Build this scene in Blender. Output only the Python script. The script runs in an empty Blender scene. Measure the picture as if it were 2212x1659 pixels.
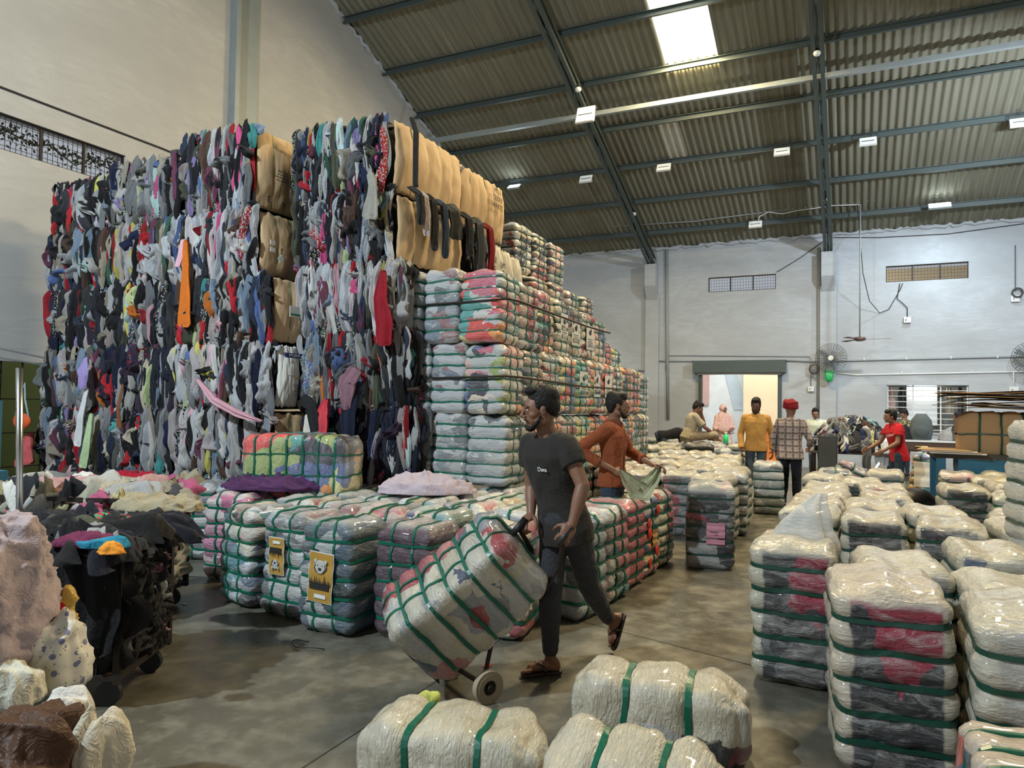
import bpy, bmesh, math, random
from math import sin, cos, pi, radians, sqrt, atan2, exp
from mathutils import Vector, Matrix, noise
C = bpy.context.scene
COL = C.collection
RNG = random.Random(7)
# ---------------------------------------------------------------- camera
CH = 1.62; FPX = 1553.0
yaw, pit, rol = radians(25.38), radians(1.71), radians(.91)
cf = Vector((-sin(yaw)*cos(pit), cos(yaw)*cos(pit), sin(pit)))
cr = Vector((cos(yaw), sin(yaw), 0)); cu = cr.cross(cf)
cr, cu = cos(rol)*cr + sin(rol)*cu, -sin(rol)*cr + cos(rol)*cu
cam = bpy.data.cameras.new('camera'); camo = bpy.data.objects.new('camera', cam); COL.objects.link(camo)
camo.matrix_world = Matrix(((cr.x, cu.x, -cf.x, 0), (cr.y, cu.y, -cf.y, 0), (cr.z, cu.z, -cf.z, CH), (0, 0, 0, 1)))
cam.sensor_width = 36; cam.lens = FPX/2212*36; cam.clip_end = 200; cam.clip_start = .05
C.camera = camo
def ray(x, y): return cf + cr*((x-1106)/FPX) - cu*((y-829.5)/FPX)
def D(x, y, d): return Vector((0, 0, CH)) + ray(x, y)*d            # point of a pixel at a depth
def Z(x, y, z=0.0):                                                # ... on a level plane
    r = ray(x, y); return Vector((0, 0, CH)) + r*((z-CH)/r.z)
def Yp(x, y, Y): r = ray(x, y); return Vector((0, 0, CH)) + r*(Y/r.y)
# ---------------------------------------------------------------- world, light, exposure
C.view_settings.view_transform = 'Standard'; C.view_settings.look = 'None'
C.view_settings.gamma = 1; C.view_settings.exposure = -0.02
w = bpy.data.worlds.new('world'); C.world = w; w.use_nodes = True
w.node_tree.nodes['Background'].inputs[0].default_value = (.80, .87, .95, 1)
w.node_tree.nodes['Background'].inputs[1].default_value = WORLD = .48
def area(name, loc, to, sx, sy, e, col):
    l = bpy.data.lights.new(name, 'AREA'); l.shape = 'RECTANGLE'; l.size = sx; l.size_y = sy; l.energy = e; l.color = col
    o = bpy.data.objects.new(name, l); COL.objects.link(o); o.location = loc
    o.rotation_euler = (Vector(to)-Vector(loc)).to_track_quat('-Z', 'Y').to_euler(); return o
XRA, YBA = 9.2, -3.6
area('daylight_skylight', (-3.12, 14.4, 9.1), (-3.12, 13.2, 0), 1.0, 2.4, 900, (1, .78, .42))
area('daylight_skylight_near', (1.9, 9.6, 10.6), (.6, 5.5, 0), 1.2, 2.6, 1050, (1, .80, .48))
area('daylight_skylight_ridge', (-1.6, 6.0, 10.6), (-3.6, 8.5, 1), 1.2, 2.6, 420, (1, .84, .56))
area('flood_lamp_rear', (-5.2, -1.6, 6.8), (-5.6, 7, 1.2), .22, .16, 820, (.80, .92, 1))
area('flood_lamp_right', (3.6, 14.5, 6.6), (.5, 22, 2.4), .45, .3, 420, (.80, .90, 1))
area('fill_light_right', (XRA-.1, 7.5, 2.4), (0, 8.5, 1.6), 7, 3.6, 120, (1, .90, .72))  # added fill light in an invented opening of the unseen right wall
area('fill_light_rear', (-1.0, YBA+.1, 2.2), (-1.5, 6, 2.2), 9, 3.0, 22, (.90, .96, 1))  # weak added fill from an invented opening behind the camera
area('yard_daylight', (-2.6, 23.2, 5.5), (-2.9, 25.6, 1.0), 3.5, 2.0, 300, (1, .97, .92))
# ---------------------------------------------------------------- helpers
def tag(o, label=None, cat=None, group=None, kind=None):
    if label: o['label'] = label
    if cat: o['category'] = cat
    if group: o['group'] = group
    if kind: o['kind'] = kind
    return o
def empty(name, loc, label, cat, group=None, rz=0):
    o = bpy.data.objects.new(name, None); COL.objects.link(o); o.location = loc; o.rotation_euler = (0, 0, rz)
    o.empty_display_size = .1
    return tag(o, label, cat, group)
class MB:
    def __init__(s): s.v = []; s.f = []; s.m = []; s.c = []
    def add(s, v, f, mi=0, col=None):
        n = len(s.v); s.v += [tuple(p) for p in v]; s.f += [tuple(i+n for i in q) for q in f]; s.m += [mi]*len(f)
        if col is not None: s.c += [col]*len(v)
        return s
    def box(s, c, d, R=None, mi=0):
        v = [Vector((x*d[0]/2, y*d[1]/2, z*d[2]/2)) for x in (-1, 1) for y in (-1, 1) for z in (-1, 1)]
        if R is not None: v = [R @ p for p in v]
        v = [p+Vector(c) for p in v]
        return s.add(v, [(0, 1, 3, 2), (4, 6, 7, 5), (0, 4, 5, 1), (2, 3, 7, 6), (0, 2, 6, 4), (1, 5, 7, 3)], mi)
    def bar(s, a, b, w, h=None, mi=0, up=(0, 0, 1)):
        a = Vector(a); b = Vector(b); h = h or w; d = b-a; L = d.length; z = d/L; u = Vector(up)
        if abs(z.dot(u)) > .95: u = Vector((0, 1, 0))
        x = u.cross(z).normalized(); y = z.cross(x); R = Matrix((x, y, z)).transposed()
        return s.box((a+b)/2, (w, h, L), R, mi)
    def tube(s, pts, r, n=8, mi=0, cap=True, flat=1.0):
        pts = [Vector(p) for p in pts]; rs = r if hasattr(r, '__len__') else [r]*len(pts)
        V = []; F = []; px = None
        for i, p in enumerate(pts):
            t = (pts[min(i+1, len(pts)-1)]-pts[max(i-1, 0)]).normalized()
            if px is None:
                u = Vector((0, 0, 1)) if abs(t.z) < .9 else Vector((1, 0, 0)); x = u.cross(t).normalized()
            else: x = (px - t*px.dot(t)).normalized()
            px = x; y = t.cross(x)
            for k in range(n):
                a = 2*pi*k/n; V.append(p + x*(rs[i]*cos(a)) + y*(rs[i]*flat*sin(a)))
        for i in range(len(pts)-1):
            for k in range(n): F.append((i*n+k, i*n+(k+1) % n, (i+1)*n+(k+1) % n, (i+1)*n+k))
        if cap: F.append(tuple(range(n-1, -1, -1))); F.append(tuple((len(pts)-1)*n+k for k in range(n)))
        return s.add(V, F, mi)
    def disc(s, c, ax, r0, r1, h, n=24, mi=0):        # ring or disc of thickness h along ax
        ax = Vector(ax).normalized(); u = Vector((0, 0, 1)) if abs(ax.z) < .9 else Vector((1, 0, 0))
        x = u.cross(ax).normalized(); y = ax.cross(x); c = Vector(c); V = []; F = []
        for k in range(n):
            a = 2*pi*k/n; d = x*cos(a)+y*sin(a)
            V += [c+d*r0-ax*h/2, c+d*r1-ax*h/2, c+d*r1+ax*h/2, c+d*r0+ax*h/2]
        for k in range(n):
            a = 4*k; b = 4*((k+1) % n)
            for j in range(4): F.append((a+j, b+j, b+(j+1) % 4, a+(j+1) % 4))
        return s.add(V, F, mi)
    def ell(s, c, r, R=None, n=12, m=8, mi=0):
        V = [Vector((0, 0, -r[2]))]; F = []
        for j in range(1, m):
            t = -pi/2+pi*j/m
            for k in range(n): a = 2*pi*k/n; V.append(Vector((r[0]*cos(t)*cos(a), r[1]*cos(t)*sin(a), r[2]*sin(t))))
        V.append(Vector((0, 0, r[2])))
        for k in range(n):
            F.append((0, 1+(k+1) % n, 1+k)); F.append((len(V)-1, 1+(m-2)*n+k, 1+(m-2)*n+(k+1) % n))
        for j in range(m-2):
            for k in range(n): F.append((1+j*n+k, 1+j*n+(k+1) % n, 1+(j+1)*n+(k+1) % n, 1+(j+1)*n+k))
        if R is not None: V = [R @ p for p in V]
        return s.add([p+Vector(c) for p in V], F, mi)
    def mesh(s, name, mats, smooth=False):
        me = bpy.data.meshes.new(name); me.from_pydata(s.v, [], s.f)
        for m_ in (mats if isinstance(mats, (list, tuple)) else [mats]): me.materials.append(m_)
        if any(s.m): me.polygons.foreach_set('material_index', s.m)
        if smooth: me.polygons.foreach_set('use_smooth', [True]*len(s.f))
        if s.c:
            a = me.color_attributes.new('Col', 'FLOAT_COLOR', 'POINT')
            a.data.foreach_set('color', [x for c in s.c for x in c])
        me.update(); return me
    def obj(s, name, mats, parent=None, smooth=False, loc=None):
        o = bpy.data.objects.new(name, s.mesh(name, mats, smooth)); COL.objects.link(o)
        if parent: o.parent = parent
        if loc is not None: o.location = loc
        return o
def part(name, me, parent, col=None, loc=None):
    o = bpy.data.objects.new(name, me); COL.objects.link(o); o.parent = parent
    if col: o.color = col
    if loc is not None: o.location = loc
    return o
def wsub(o, parent):       # parent o (built in world space) under an Empty, keeping its place
    o.parent = parent; o.matrix_parent_inverse = parent.matrix_basis.inverted(); return o
# ---------------------------------------------------------------- materials
class NT:
    def __init__(s, name):
        s.m = bpy.data.materials.new(name); s.m.use_nodes = True; s.t = s.m.node_tree; s.b = s.t.nodes['Principled BSDF']
    def n(s, ty, inp=None, **kw):
        nd = s.t.nodes.new(ty)
        for k, v in kw.items(): setattr(nd, k, v)
        for k, v in (inp or {}).items():
            if isinstance(v, bpy.types.NodeSocket): s.t.links.new(v, nd.inputs[k])
            else: nd.inputs[k].default_value = v
        return nd
    def math(s, op, a, b=0.0, clamp=False): return s.n('ShaderNodeMath', {0: a, 1: b}, operation=op, use_clamp=clamp).outputs[0]
    def mix(s, f, a, b, bt='MIX'):
        nd = s.n('ShaderNodeMix', {0: f, 6: a, 7: b}, data_type='RGBA', blend_type=bt); return nd.outputs[2]
    def ramp(s, f, st, interp='LINEAR'):
        nd = s.n('ShaderNodeValToRGB', {0: f}); r = nd.color_ramp; r.interpolation = interp
        while len(r.elements) < len(st): r.elements.new(.5)
        for e, (p, c) in zip(r.elements, st): e.position = p; e.color = c if len(c) == 4 else (*c, 1)
        return nd.outputs[0]
    def noise(s, vec, sc, det=3, rough=.5, dist=0.0):
        return s.n('ShaderNodeTexNoise', {'Vector': vec, 'Scale': sc, 'Detail': det, 'Roughness': rough, 'Distortion': dist})
    def mapv(s, vec, sc=(1, 1, 1), rot=(0, 0, 0), loc=(0, 0, 0)):
        return s.n('ShaderNodeMapping', {'Vector': vec, 'Scale': sc, 'Rotation': rot, 'Location': loc}).outputs[0]
    def obj(s): return s.n('ShaderNodeTexCoord').outputs['Object']
    def bump(s, h, st, dist=.01, normal=None):
        i = {'Height': h, 'Strength': st, 'Distance': dist}
        if normal is not None: i['Normal'] = normal
        o = s.n('ShaderNodeBump', i).outputs[0]; s.t.links.new(o, s.b.inputs['Normal']); return o
    def set(s, **kw):
        for k, v in kw.items():
            k = k.replace('_', ' ')
            if isinstance(v, bpy.types.NodeSocket): s.t.links.new(v, s.b.inputs[k])
            else: s.b.inputs[k].default_value = v
        return s
def simple(name, col, rough=.6, metal=0, bsc=0, bst=.2, var=.15, **kw):
    t = NT(name); o = t.obj()
    n1 = t.noise(o, 3.1, 4); c = t.mix(n1.outputs[0], (*[x*(1-var) for x in col], 1), (*[min(1, x*(1+var)) for x in col], 1))
    t.set(Base_Color=c, Roughness=rough, Metallic=metal, **kw)
    if bsc: t.bump(t.noise(o, bsc, 4).outputs[0], bst)
    return t.m
def emit(name, col, st):
    t = NT(name); t.set(Base_Color=(*col, 1), Emission_Color=(*col, 1), Emission_Strength=st); return t.m
def m_floor():
    t = NT('worn_concrete'); o = t.mapv(t.obj(), (1, 1, 1), (.2, .1, 0), (0, 0, .37))
    a = t.noise(o, .55, 6, .6); b = t.noise(o, 5, 8, .65); c = t.noise(t.mapv(o, (2, 9, 1), (0, 0, .5)), 1.2, 6, .6)
    col = t.ramp(a.outputs[0], [(.3, (.070, .066, .050)), (.7, (.135, .126, .098))])
    col = t.mix(t.ramp(b.outputs[0], [(.45, (0, 0, 0)), (.75, (1, 1, 1))]), col, (.21, .20, .16, 1))
    col = t.mix(t.ramp(c.outputs[0], [(.4, (0, 0, 0)), (.95, (.3, .3, .3))]), col, (.10, .092, .07, 1))
    t.set(Base_Color=col, Roughness=t.ramp(b.outputs[0], [(.3, (.22,)*3), (.7, (.42,)*3)]), Specular_IOR_Level=.55)
    t.bump(b.outputs[0], .05, .002); return t.m
def m_wall(name, base, dark):
    t = NT(name); o = t.obj()
    a = t.noise(t.mapv(o, (1, 1, 1.5)), .45, 6, .6, .6); b = t.noise(t.mapv(o, (1.2, 1.2, 5)), 1.6, 7, .6, 1.0); c = t.noise(o, 14, 4)
    col = t.mix(t.ramp(a.outputs[0], [(.32, (0, 0, 0)), (.68, (1, 1, 1))]), (*dark, 1), (*base, 1))
    col = t.mix(t.ramp(b.outputs[0], [(.40, (0, 0, 0)), (.62, (1, 1, 1))]), t.mix(.55, col, (*dark, 1)), col)
    t.set(Base_Color=col, Roughness=.85, Specular_IOR_Level=.2)
    t.bump(t.math('ADD', b.outputs[0], t.math('MULTIPLY', c.outputs[0], .25)), .35, .02); return t.m
def m_roof():
    t = NT('asbestos_cement_sheet'); o = t.obj()
    a = t.noise(t.mapv(o, (7, .35, .35)), 1.6, 5, .6); b = t.noise(o, .5, 3)
    s_ = t.noise(t.mapv(o, (16, .12, .12)), 1.3, 3)
    col = t.ramp(a.outputs[0], [(.3, (.155, .150, .110)), (.7, (.285, .275, .215))])
    col = t.mix(b.outputs[0], col, (.19, .185, .14, 1))
    col = t.mix(t.ramp(s_.outputs[0], [(.64, (0, 0, 0)), (.72, (.6, .6, .6))]), col, (.42, .41, .34, 1))
    t.set(Base_Color=col, Roughness=.9, Specular_IOR_Level=.15); return t.m
M = {}
M['floor'] = m_floor(); M['roof'] = m_roof()
M['wall'] = m_wall('limewashed_plaster', (.56, .60, .65), (.42, .44, .46))
M['wall_left'] = m_wall('limewashed_plaster_warm', (.57, .565, .54), (.46, .455, .44))
M['steel'] = simple('grey_green_painted_steel', (.075, .098, .094), .5, .2, 20, .1)
M['steel_light'] = simple('pale_grey_painted_steel', (.30, .34, .35), .5, .1)
M['pipe'] = simple('grey_plastic_conduit', (.30, .32, .33), .5)
M['white'] = simple('white_plastic', (.75, .76, .74), .4, 0, 0, 0, .03)
M['black'] = simple('black_plastic', (.015, .015, .016), .5)
M['cable'] = simple('black_cable', (.03, .03, .03), .6)
M['wood_dark'] = simple('dark_stained_board', (.06, .035, .025), .5, 0, 30, .2, .3)
M['rust'] = simple('rusty_black_steel', (.035, .026, .022), .6, .5, 40, .3, .4)
M['blue'] = simple('blue_painted_steel', (.035, .17, .27), .45, .1, 10, .1)
M['chrome'] = simple('polished_steel_tube', (.55, .56, .56), .22, 1)
M['green_strap'] = simple('green_packing_strap', (.005, .115, .068), .32, 0, 0, 0, .1)
M['black_strap'] = simple('dark_green_packing_strap', (.006, .055, .036), .38, 0, 0, 0, .1)
M['lamp_off_glow'] = emit('lamp_glass_dim', (.80, .84, .82), .35)  # faint glow put into the glass of unlit lamps and a switch plate
M['lamp_on'] = emit('lamp_glass_lit', (.82, .95, 1), 14)
M['sky_pane'] = emit('sunlit_fibreglass_pane', (1, .93, .74), 9)
# ---------------------------------------------------------------- the hall
XL, YF, EV, SL = -10.05, 22.0, 6.6, .358
YR = 9.25                                  # ridge
YB = -3.6
def rz_(y): return EV + SL*(YF-y) if y > YR else EV + SL*(YF-2*YR+y)
def S(name, mb, m, **k): o = mb.obj(name, m, **k); o['kind'] = 'structure'; return o
XR = 9.2
mb = MB(); mb.box(((XL+XR)/2, 9.2, -.1), (XR-XL, 26, .2)); S('floor', mb, M['floor'])
mb = MB()
for a, b in (((-1.9, 5.2), (.1, 4.62)), ((-10, 9.4), (9, 9.4)), ((-2.2, -3), (-2.2, 21))):
    mb.bar((*a, .0008), (*b, .0008), .008, .0016)
S('trim_1', mb, simple('floor_joint_filler', (.03, .028, .022), .8))
def wall_holes(mb, y, th, x0, x1, z0, z1, holes):       # wall slab in the XZ plane with rectangular holes
    xs = sorted({x0, x1, *[h[0] for h in holes], *[h[1] for h in holes]}); 
    for a, b in zip(xs[:-1], xs[1:]):
        hs = sorted([h for h in holes if h[0] <= a and h[1] >= b], key=lambda h: h[2]); z = z0
        for h in hs:
            if h[2] > z: mb.box(((a+b)/2, y+th/2, (z+h[2])/2), (b-a, th, h[2]-z))
            z = h[3]
        if z < z1: mb.box(((a+b)/2, y+th/2, (z+z1)/2), (b-a, th, z1-z))
DOOR = (-4.19, -1.86, 0, 2.66); W1 = (-3.94, -2.02, 5.12, 5.56); W2 = (.81, 2.73, 5.14, 5.58); W3 = (.84, 2.72, 1.05, 2.36)
mb = MB(); wall_holes(mb, YF, .25, XL-.25, XR, 0, EV-.02, [DOOR, W1, W2, W3]); S('wall_far', mb, M['wall'])
# left gable wall in the YZ plane: prism columns with a window opening and a low opening
mb = MB()
WL = (4.2, 7.28, 4.86, 5.34); WL2 = (5.1, 6.45, .3, 2.10)
ys = sorted({YB, WL[0], WL[1], WL2[0], WL2[1], YR, YF+.25, 5.9, 7.0, 3})
def prism(y0, y1, za, zb0, zb1):
    v = [(x, y, z) for x in (XL-.25, XL) for (y, z) in ((y0, za), (y1, za), (y1, zb1), (y0, zb0))]
    mb.add(v, [(0, 3, 2, 1), (4, 5, 6, 7), (0, 1, 5, 4), (1, 2, 6, 5), (2, 3, 7, 6), (3, 0, 4, 7)])
for a, b in zip(ys[:-1], ys[1:]):
    z = 0
    for h in sorted([h for h in (WL, WL2) if h[0] <= a and h[1] >= b], key=lambda h: h[2]):
        prism(a, b, z, h[2], h[2]); z = h[3]
    prism(a, b, z, rz_(a+.001)-.03, rz_(b-.001)-.03)
S('wall_left', mb, M['wall_left'])
# right wall and rear wall beyond the frame, each with an opening added to let fill light in
mb = MB(); wall_holes(mb, YB-.25, .25, XL-.25, XR, 0, rz_(YB), [(-6.5, 4.5, 0, 3.6)]); S('wall_rear', mb, M['wall'])
mb = MB()
for y0, y1, za in ((YB, 3.0, 0), (3.0, 12.0, 4.2), (12.0, YF+.25, 0)):
    yy = sorted({y0, y1} | ({YR} if y0 < YR < y1 else set()))
    for a, b in zip(yy[:-1], yy[1:]):
        v = [(x, y, z) for x in (XR, XR+.25) for (y, z) in ((a, za), (b, za), (b, rz_(b-.001)), (a, rz_(a+.001)))]
        mb.add(v, [(0, 1, 2, 3), (7, 6, 5, 4), (0, 4, 5, 1), (1, 5, 6, 2), (2, 6, 7, 3), (3, 7, 4, 0)])
S('wall_right', mb, M['wall'])
# corrugated roof, sheets two purlins long, lapped
PY = [22.25, 21.0, 19.5, 18.08, 16.66, 15.2, 13.8, 12.33, 10.85, 9.4]
SKY = [(-3.66, -2.58, 12.33, 15.2), (1.3, 2.5, 9.25, 12.33)]
mb = MB(); PITCH = .165; n = int((XR-XL)/PITCH*8); rows = [22.45, 21.0, 18.08, 15.2, 12.33, YR]
for ri, (ya, yb) in enumerate(zip(rows[:-1], rows[1:])):
    ylo = ya+.16; yhi = yb
    subs = [ylo, (ylo+yhi)/2, yhi]
    off = len(mb.v); V = []; F = []
    for j, y in enumerate(subs):
        for i in range(n+1):
            x = XL-.1+(XR-XL+.1)*i/n
            V.append((x, y, EV+SL*(YF-y)+.028*cos(2*pi*x/PITCH)+.02*(1-j/2)*-1+ .006*noise.noise((x*.7, y, ri))))
    for j in range(2):
        for i in range(n):
            xm = V[i][0]; ym = (subs[j]+subs[j+1])/2
            if any(a-.01 < xm < b and c-.4 < ym < d+.2 and not (abs(ym-yb) < .0) for a, b, c, d in SKY): continue
            F.append((j*(n+1)+i, (j+1)*(n+1)+i, (j+1)*(n+1)+i+1, j*(n+1)+i+1))
    mb.add(V, F)
n2 = 60
V = [(XL-.1+(XR-XL)*i/n2, y, rz_(y)) for y in (YR, YB) for i in range(n2+1)]
mb.add(V, [(i, i+1, n2+2+i, n2+1+i) for i in range(n2)])
S('ceiling', mb, M['roof'], smooth=True)
for (a, b, c, d), nm in zip(SKY, ('trim_2', 'trim_3')):
    mb = MB(); V = []; k = 56
    for y in (c, d+.12):
        for i in range(k+1):
            x = a-.02+(b-a+.04)*i/k; V.append((x, y, EV+SL*(YF-y)+.03*cos(2*pi*x/PITCH)+.012))
    mb.add(V, [(i, i+1, k+2+i, k+1+i) for i in range(k)]); S(nm, mb, M['sky_pane'], smooth=True)
# a paler replaced strip of sheet
mb = MB(); V = []; k = 24
for y in (16.75, 18.1):
    for i in range(k+1):
        x = -4.25+.5*i/k; V.append((x, y, EV+SL*(YF-y)+.028*cos(2*pi*x/PITCH)-.025))
mb.add(V, [(i, i+1, k+2+i, k+1+i) for i in range(k)]); S('trim_4', mb, simple('pale_fibreglass_sheet', (.42, .40, .33), .7), smooth=True)
# crust of mortar where the walls meet the sheets
mb = MB()
def crust(a, b, r, n):
    P = [Vector(a).lerp(Vector(b), i/n)+Vector((RNG.uniform(-.03, .03), RNG.uniform(-.03, .0), RNG.uniform(-.04, .04))) for i in range(n+1)]
    mb.tube(P, [r*RNG.uniform(.5, 1.3) for _ in P], 6)
crust((XL, YF-.02, EV-.03), (XR, YF-.02, EV-.03), .06, 170); crust((XL+.02, YF, EV-.06), (XL+.02, YR, rz_(YR)-.06), .055, 120)
S('trim_5', mb, M['wall'], smooth=True)
# purlins, each one a length of channel running the width of the hall
for i, y in enumerate(PY + [8.0, 6.4, 4.8, 3.2]):
    z = rz_(y)-.055; mb = MB(); mb.box(((XL+XR)/2, y, z-.07), (XR-XL, .012, .13)); mb.box(((XL+XR)/2, y-.03, z-.13), (XR-XL, .065, .012)); mb.box(((XL+XR)/2, y-.03, z-.006), (XR-XL, .065, .012))
    S('trim_%d' % (10+i), mb, M['steel'])
def roofp(x, y, off):
    r = ray(x, y); t = (EV-off+SL*YF-CH)/(r.z+SL*r.y); return Vector((0, 0, CH))+r*t
p0 = roofp(1285, 247, .45); p1 = roofp(1760, 168, .45)
mb = MB(); mb.bar((XL, p0.y-.03, p0.z), (XR, p1.y+.05, p1.z), .10, .10); S('trim_30', mb, M['steel_light'])
# rafters: laced girders in the plane of the roof slope
def rafter(x, name):
    mb = MB()
    a = Vector((x, YF-.15, EV-.62)); b = Vector((x, YR, rz_(YR)-.5)); top = Vector((0, .0, .27))
    for s_ in (-1, 1):
        o = Vector((s_*.075, 0, 0))
        mb.bar(a+o, b+o, .075, .012); mb.bar(a+o+Vector((s_*.03, 0, .035)), b+o+Vector((s_*.03, 0, .035)), .012, .07)
        mb.bar(a+o+top, b+o+top, .075, .012); mb.bar(a+o+top+Vector((s_*.03, 0, -.035)), b+o+top+Vector((s_*.03, 0, -.035)), .012, .07)
    L = 22
    for k in range(L):
        p = a.lerp(b, k/L); q = a.lerp(b, (k+1)/L)
        if k % 2: p, q = q, p
        mb.bar(p+Vector((0, 0, .01)), q+top, .045, .02)
    for k in range(0, L, 3):
        p = a.lerp(b, k/L); mb.box(p+Vector((0, 0, .14)), (.02, .22, .26))
    # far-side leg towards the eave behind the camera
    c = Vector((x, YB, rz_(YB)-.5)); mb.bar(b+top, c+top, .2, .06); mb.bar(b, c, .2, .06)
    return S(name, mb, M['steel'])
for i, x in enumerate((-5.62, -.63, 4.36)): rafter(x, 'trim_%d' % (31+i))
# wall piers with corbels
def pier(x, name, w=.34):
    mb = MB(); mb.box((x, YF-.06, 2.55), (w+.08, .14, 5.1))
    V = [(x+sx*w/2, y, z) for sx in (-1, 1) for (y, z) in ((YF, 4.75), (YF-.13, 4.95), (YF-.42, 5.35), (YF-.42, 6.02), (YF, 6.02))]
    mb.add(V, [(0, 1, 2, 3, 4), (9, 8, 7, 6, 5), (0, 5, 6, 1), (1, 6, 7, 2), (2, 7, 8, 3), (3, 8, 9, 4), (4, 9, 5, 0)])
    S(name, mb, M['wall'])
for i, x in enumerate((-5.62, -.63, 4.36)): pier(x, 'trim_%d' % (36+i))
mb = MB(); mb.box((XL+.08, 9.27, 5.4), (.16, .10, 10.8)); mb.box((XL+.015, 9.62, 5.4), (.03, .5, 10.8)); S('trim_40', mb, M['steel_light'])
# vents: frame, mullions, wire mesh
def vent(name, x0, x1, z0, z1, nm=2, plane='y', at=YF, step=.075, fr=.03):
    e = bpy.data.objects.new(name, None); COL.objects.link(e); e['kind'] = 'structure'
    def P(a, z, d=.06): return (a, at+d, z) if plane == 'y' else (at-d, a, z)
    mb = MB()
    for a, b in ((P(x0, z0), P(x1, z0)), (P(x0, z1), P(x1, z1)), (P(x0, z0), P(x0, z1)), (P(x1, z0), P(x1, z1))): mb.bar(a, b, fr*1.4)
    for k in range(1, nm+1): a = x0+(x1-x0)*k/(nm+1); mb.bar(P(a, z0), P(a, z1), fr)
    mb.obj('window_frame', M['rust'], e)
    mb = MB(); k = int((x1-x0)/step)
    for i in range(1, k): a = x0+(x1-x0)*i/k; mb.bar(P(a, z0, .08), P(a, z1, .08), .006)
    k = max(2, int((z1-z0)/step))
    for i in range(1, k): z = z0+(z1-z0)*i/k; mb.bar(P(x0, z, .08), P(x1, z, .08), .006)
    mb.obj('wire_mesh', M['rust'], e); return e
vent('window_1', W1[0], W1[1], W1[2], W1[3]); vent('window_2', W2[0], W2[1], W2[2], W2[3])
vent('window_4', WL[0], WL[1], WL[2], WL[3], 4, 'x', XL, .07)
mb = MB()
wsub = wsub
for k in range(9): z = W3[2]+.09+k*.15; mb.bar((W3[0], YF+.05, z), (W3[1], YF+.05, z), .018)
for x in (W3[0]+.02, -.0+1.46, 2.1, W3[1]-.02): mb.bar((x, YF+.06, W3[2]), (x, YF+.06, W3[3]), .03, .02)
e = bpy.data.objects.new('window_3', None); COL.objects.link(e); e['kind'] = 'structure'; mb.obj('window_bars', M['white'], e)
mb = MB(); mb.bar((W3[0], YF-.0, W3[3]), (W3[1], YF-.0, W3[3]), .05); mb.bar((W3[0], YF, W3[2]), (W3[1], YF, W3[2]), .05); mb.obj('window_frame', M['wall'], e)
# shutter door: box, guides
e = bpy.data.objects.new('door_1', None); COL.objects.link(e); e['kind'] = 'structure'
mb = MB(); mb.box((-3.03, YF-.16, 2.86), (2.6, .32, .36)); mb.obj('shutter_box', M['steel'], e)
mb = MB(); mb.box((-4.14, YF-.05, 1.33), (.1, .12, 2.68)); mb.box((-1.90, YF-.05, 1.33), (.1, .12, 2.68)); mb.obj('guide_rail', M['steel'], e)
mb = MB(); mb.tube([(-4.2, YF-.2, 2.655), (-3, YF-.2, 2.665), (-1.85, YF-.2, 2.645)], .035); mb.obj('shutter_curtain_edge', simple('rolled_shutter_slat', (.45, .40, .38), .6), e)
# yard outside the door
mb = MB(); mb.box((-1.5, 24.9, -.08), (16, 5.4, .16)); S('trim_50', mb, simple('yard_paving', (.55, .53, .5), .8))
mb = MB(); mb.box((-2.0, 26.2, 2.2), (2.9, .2, 4.4)); mb.box((4, 26.2, 3.1), (9, .2, 6.2)); S('wall_yard', mb, simple('cream_painted_render', (.86, .70, .46), .8, 0, 3, .1, .06))
mb = MB(); mb.box((-5.6, 27.2, 2.6), (6.5, .2, 5.2)); S('wall_yard_far', mb, simple('white_painted_render', (.80, .86, .88), .8))
mb = MB(); mb.box((1.8, YF+1.6, 1.3), (2.9, .1, 2.7)); mb.box((1.8, YF+.9, 0.35), (2.9, 1.3, .7)); S('wall_side_room', mb, simple('shade_darkened_render', (.20, .20, .18), .8))  # back wall darkened in its colour to stand for the dimness of the room
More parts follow.
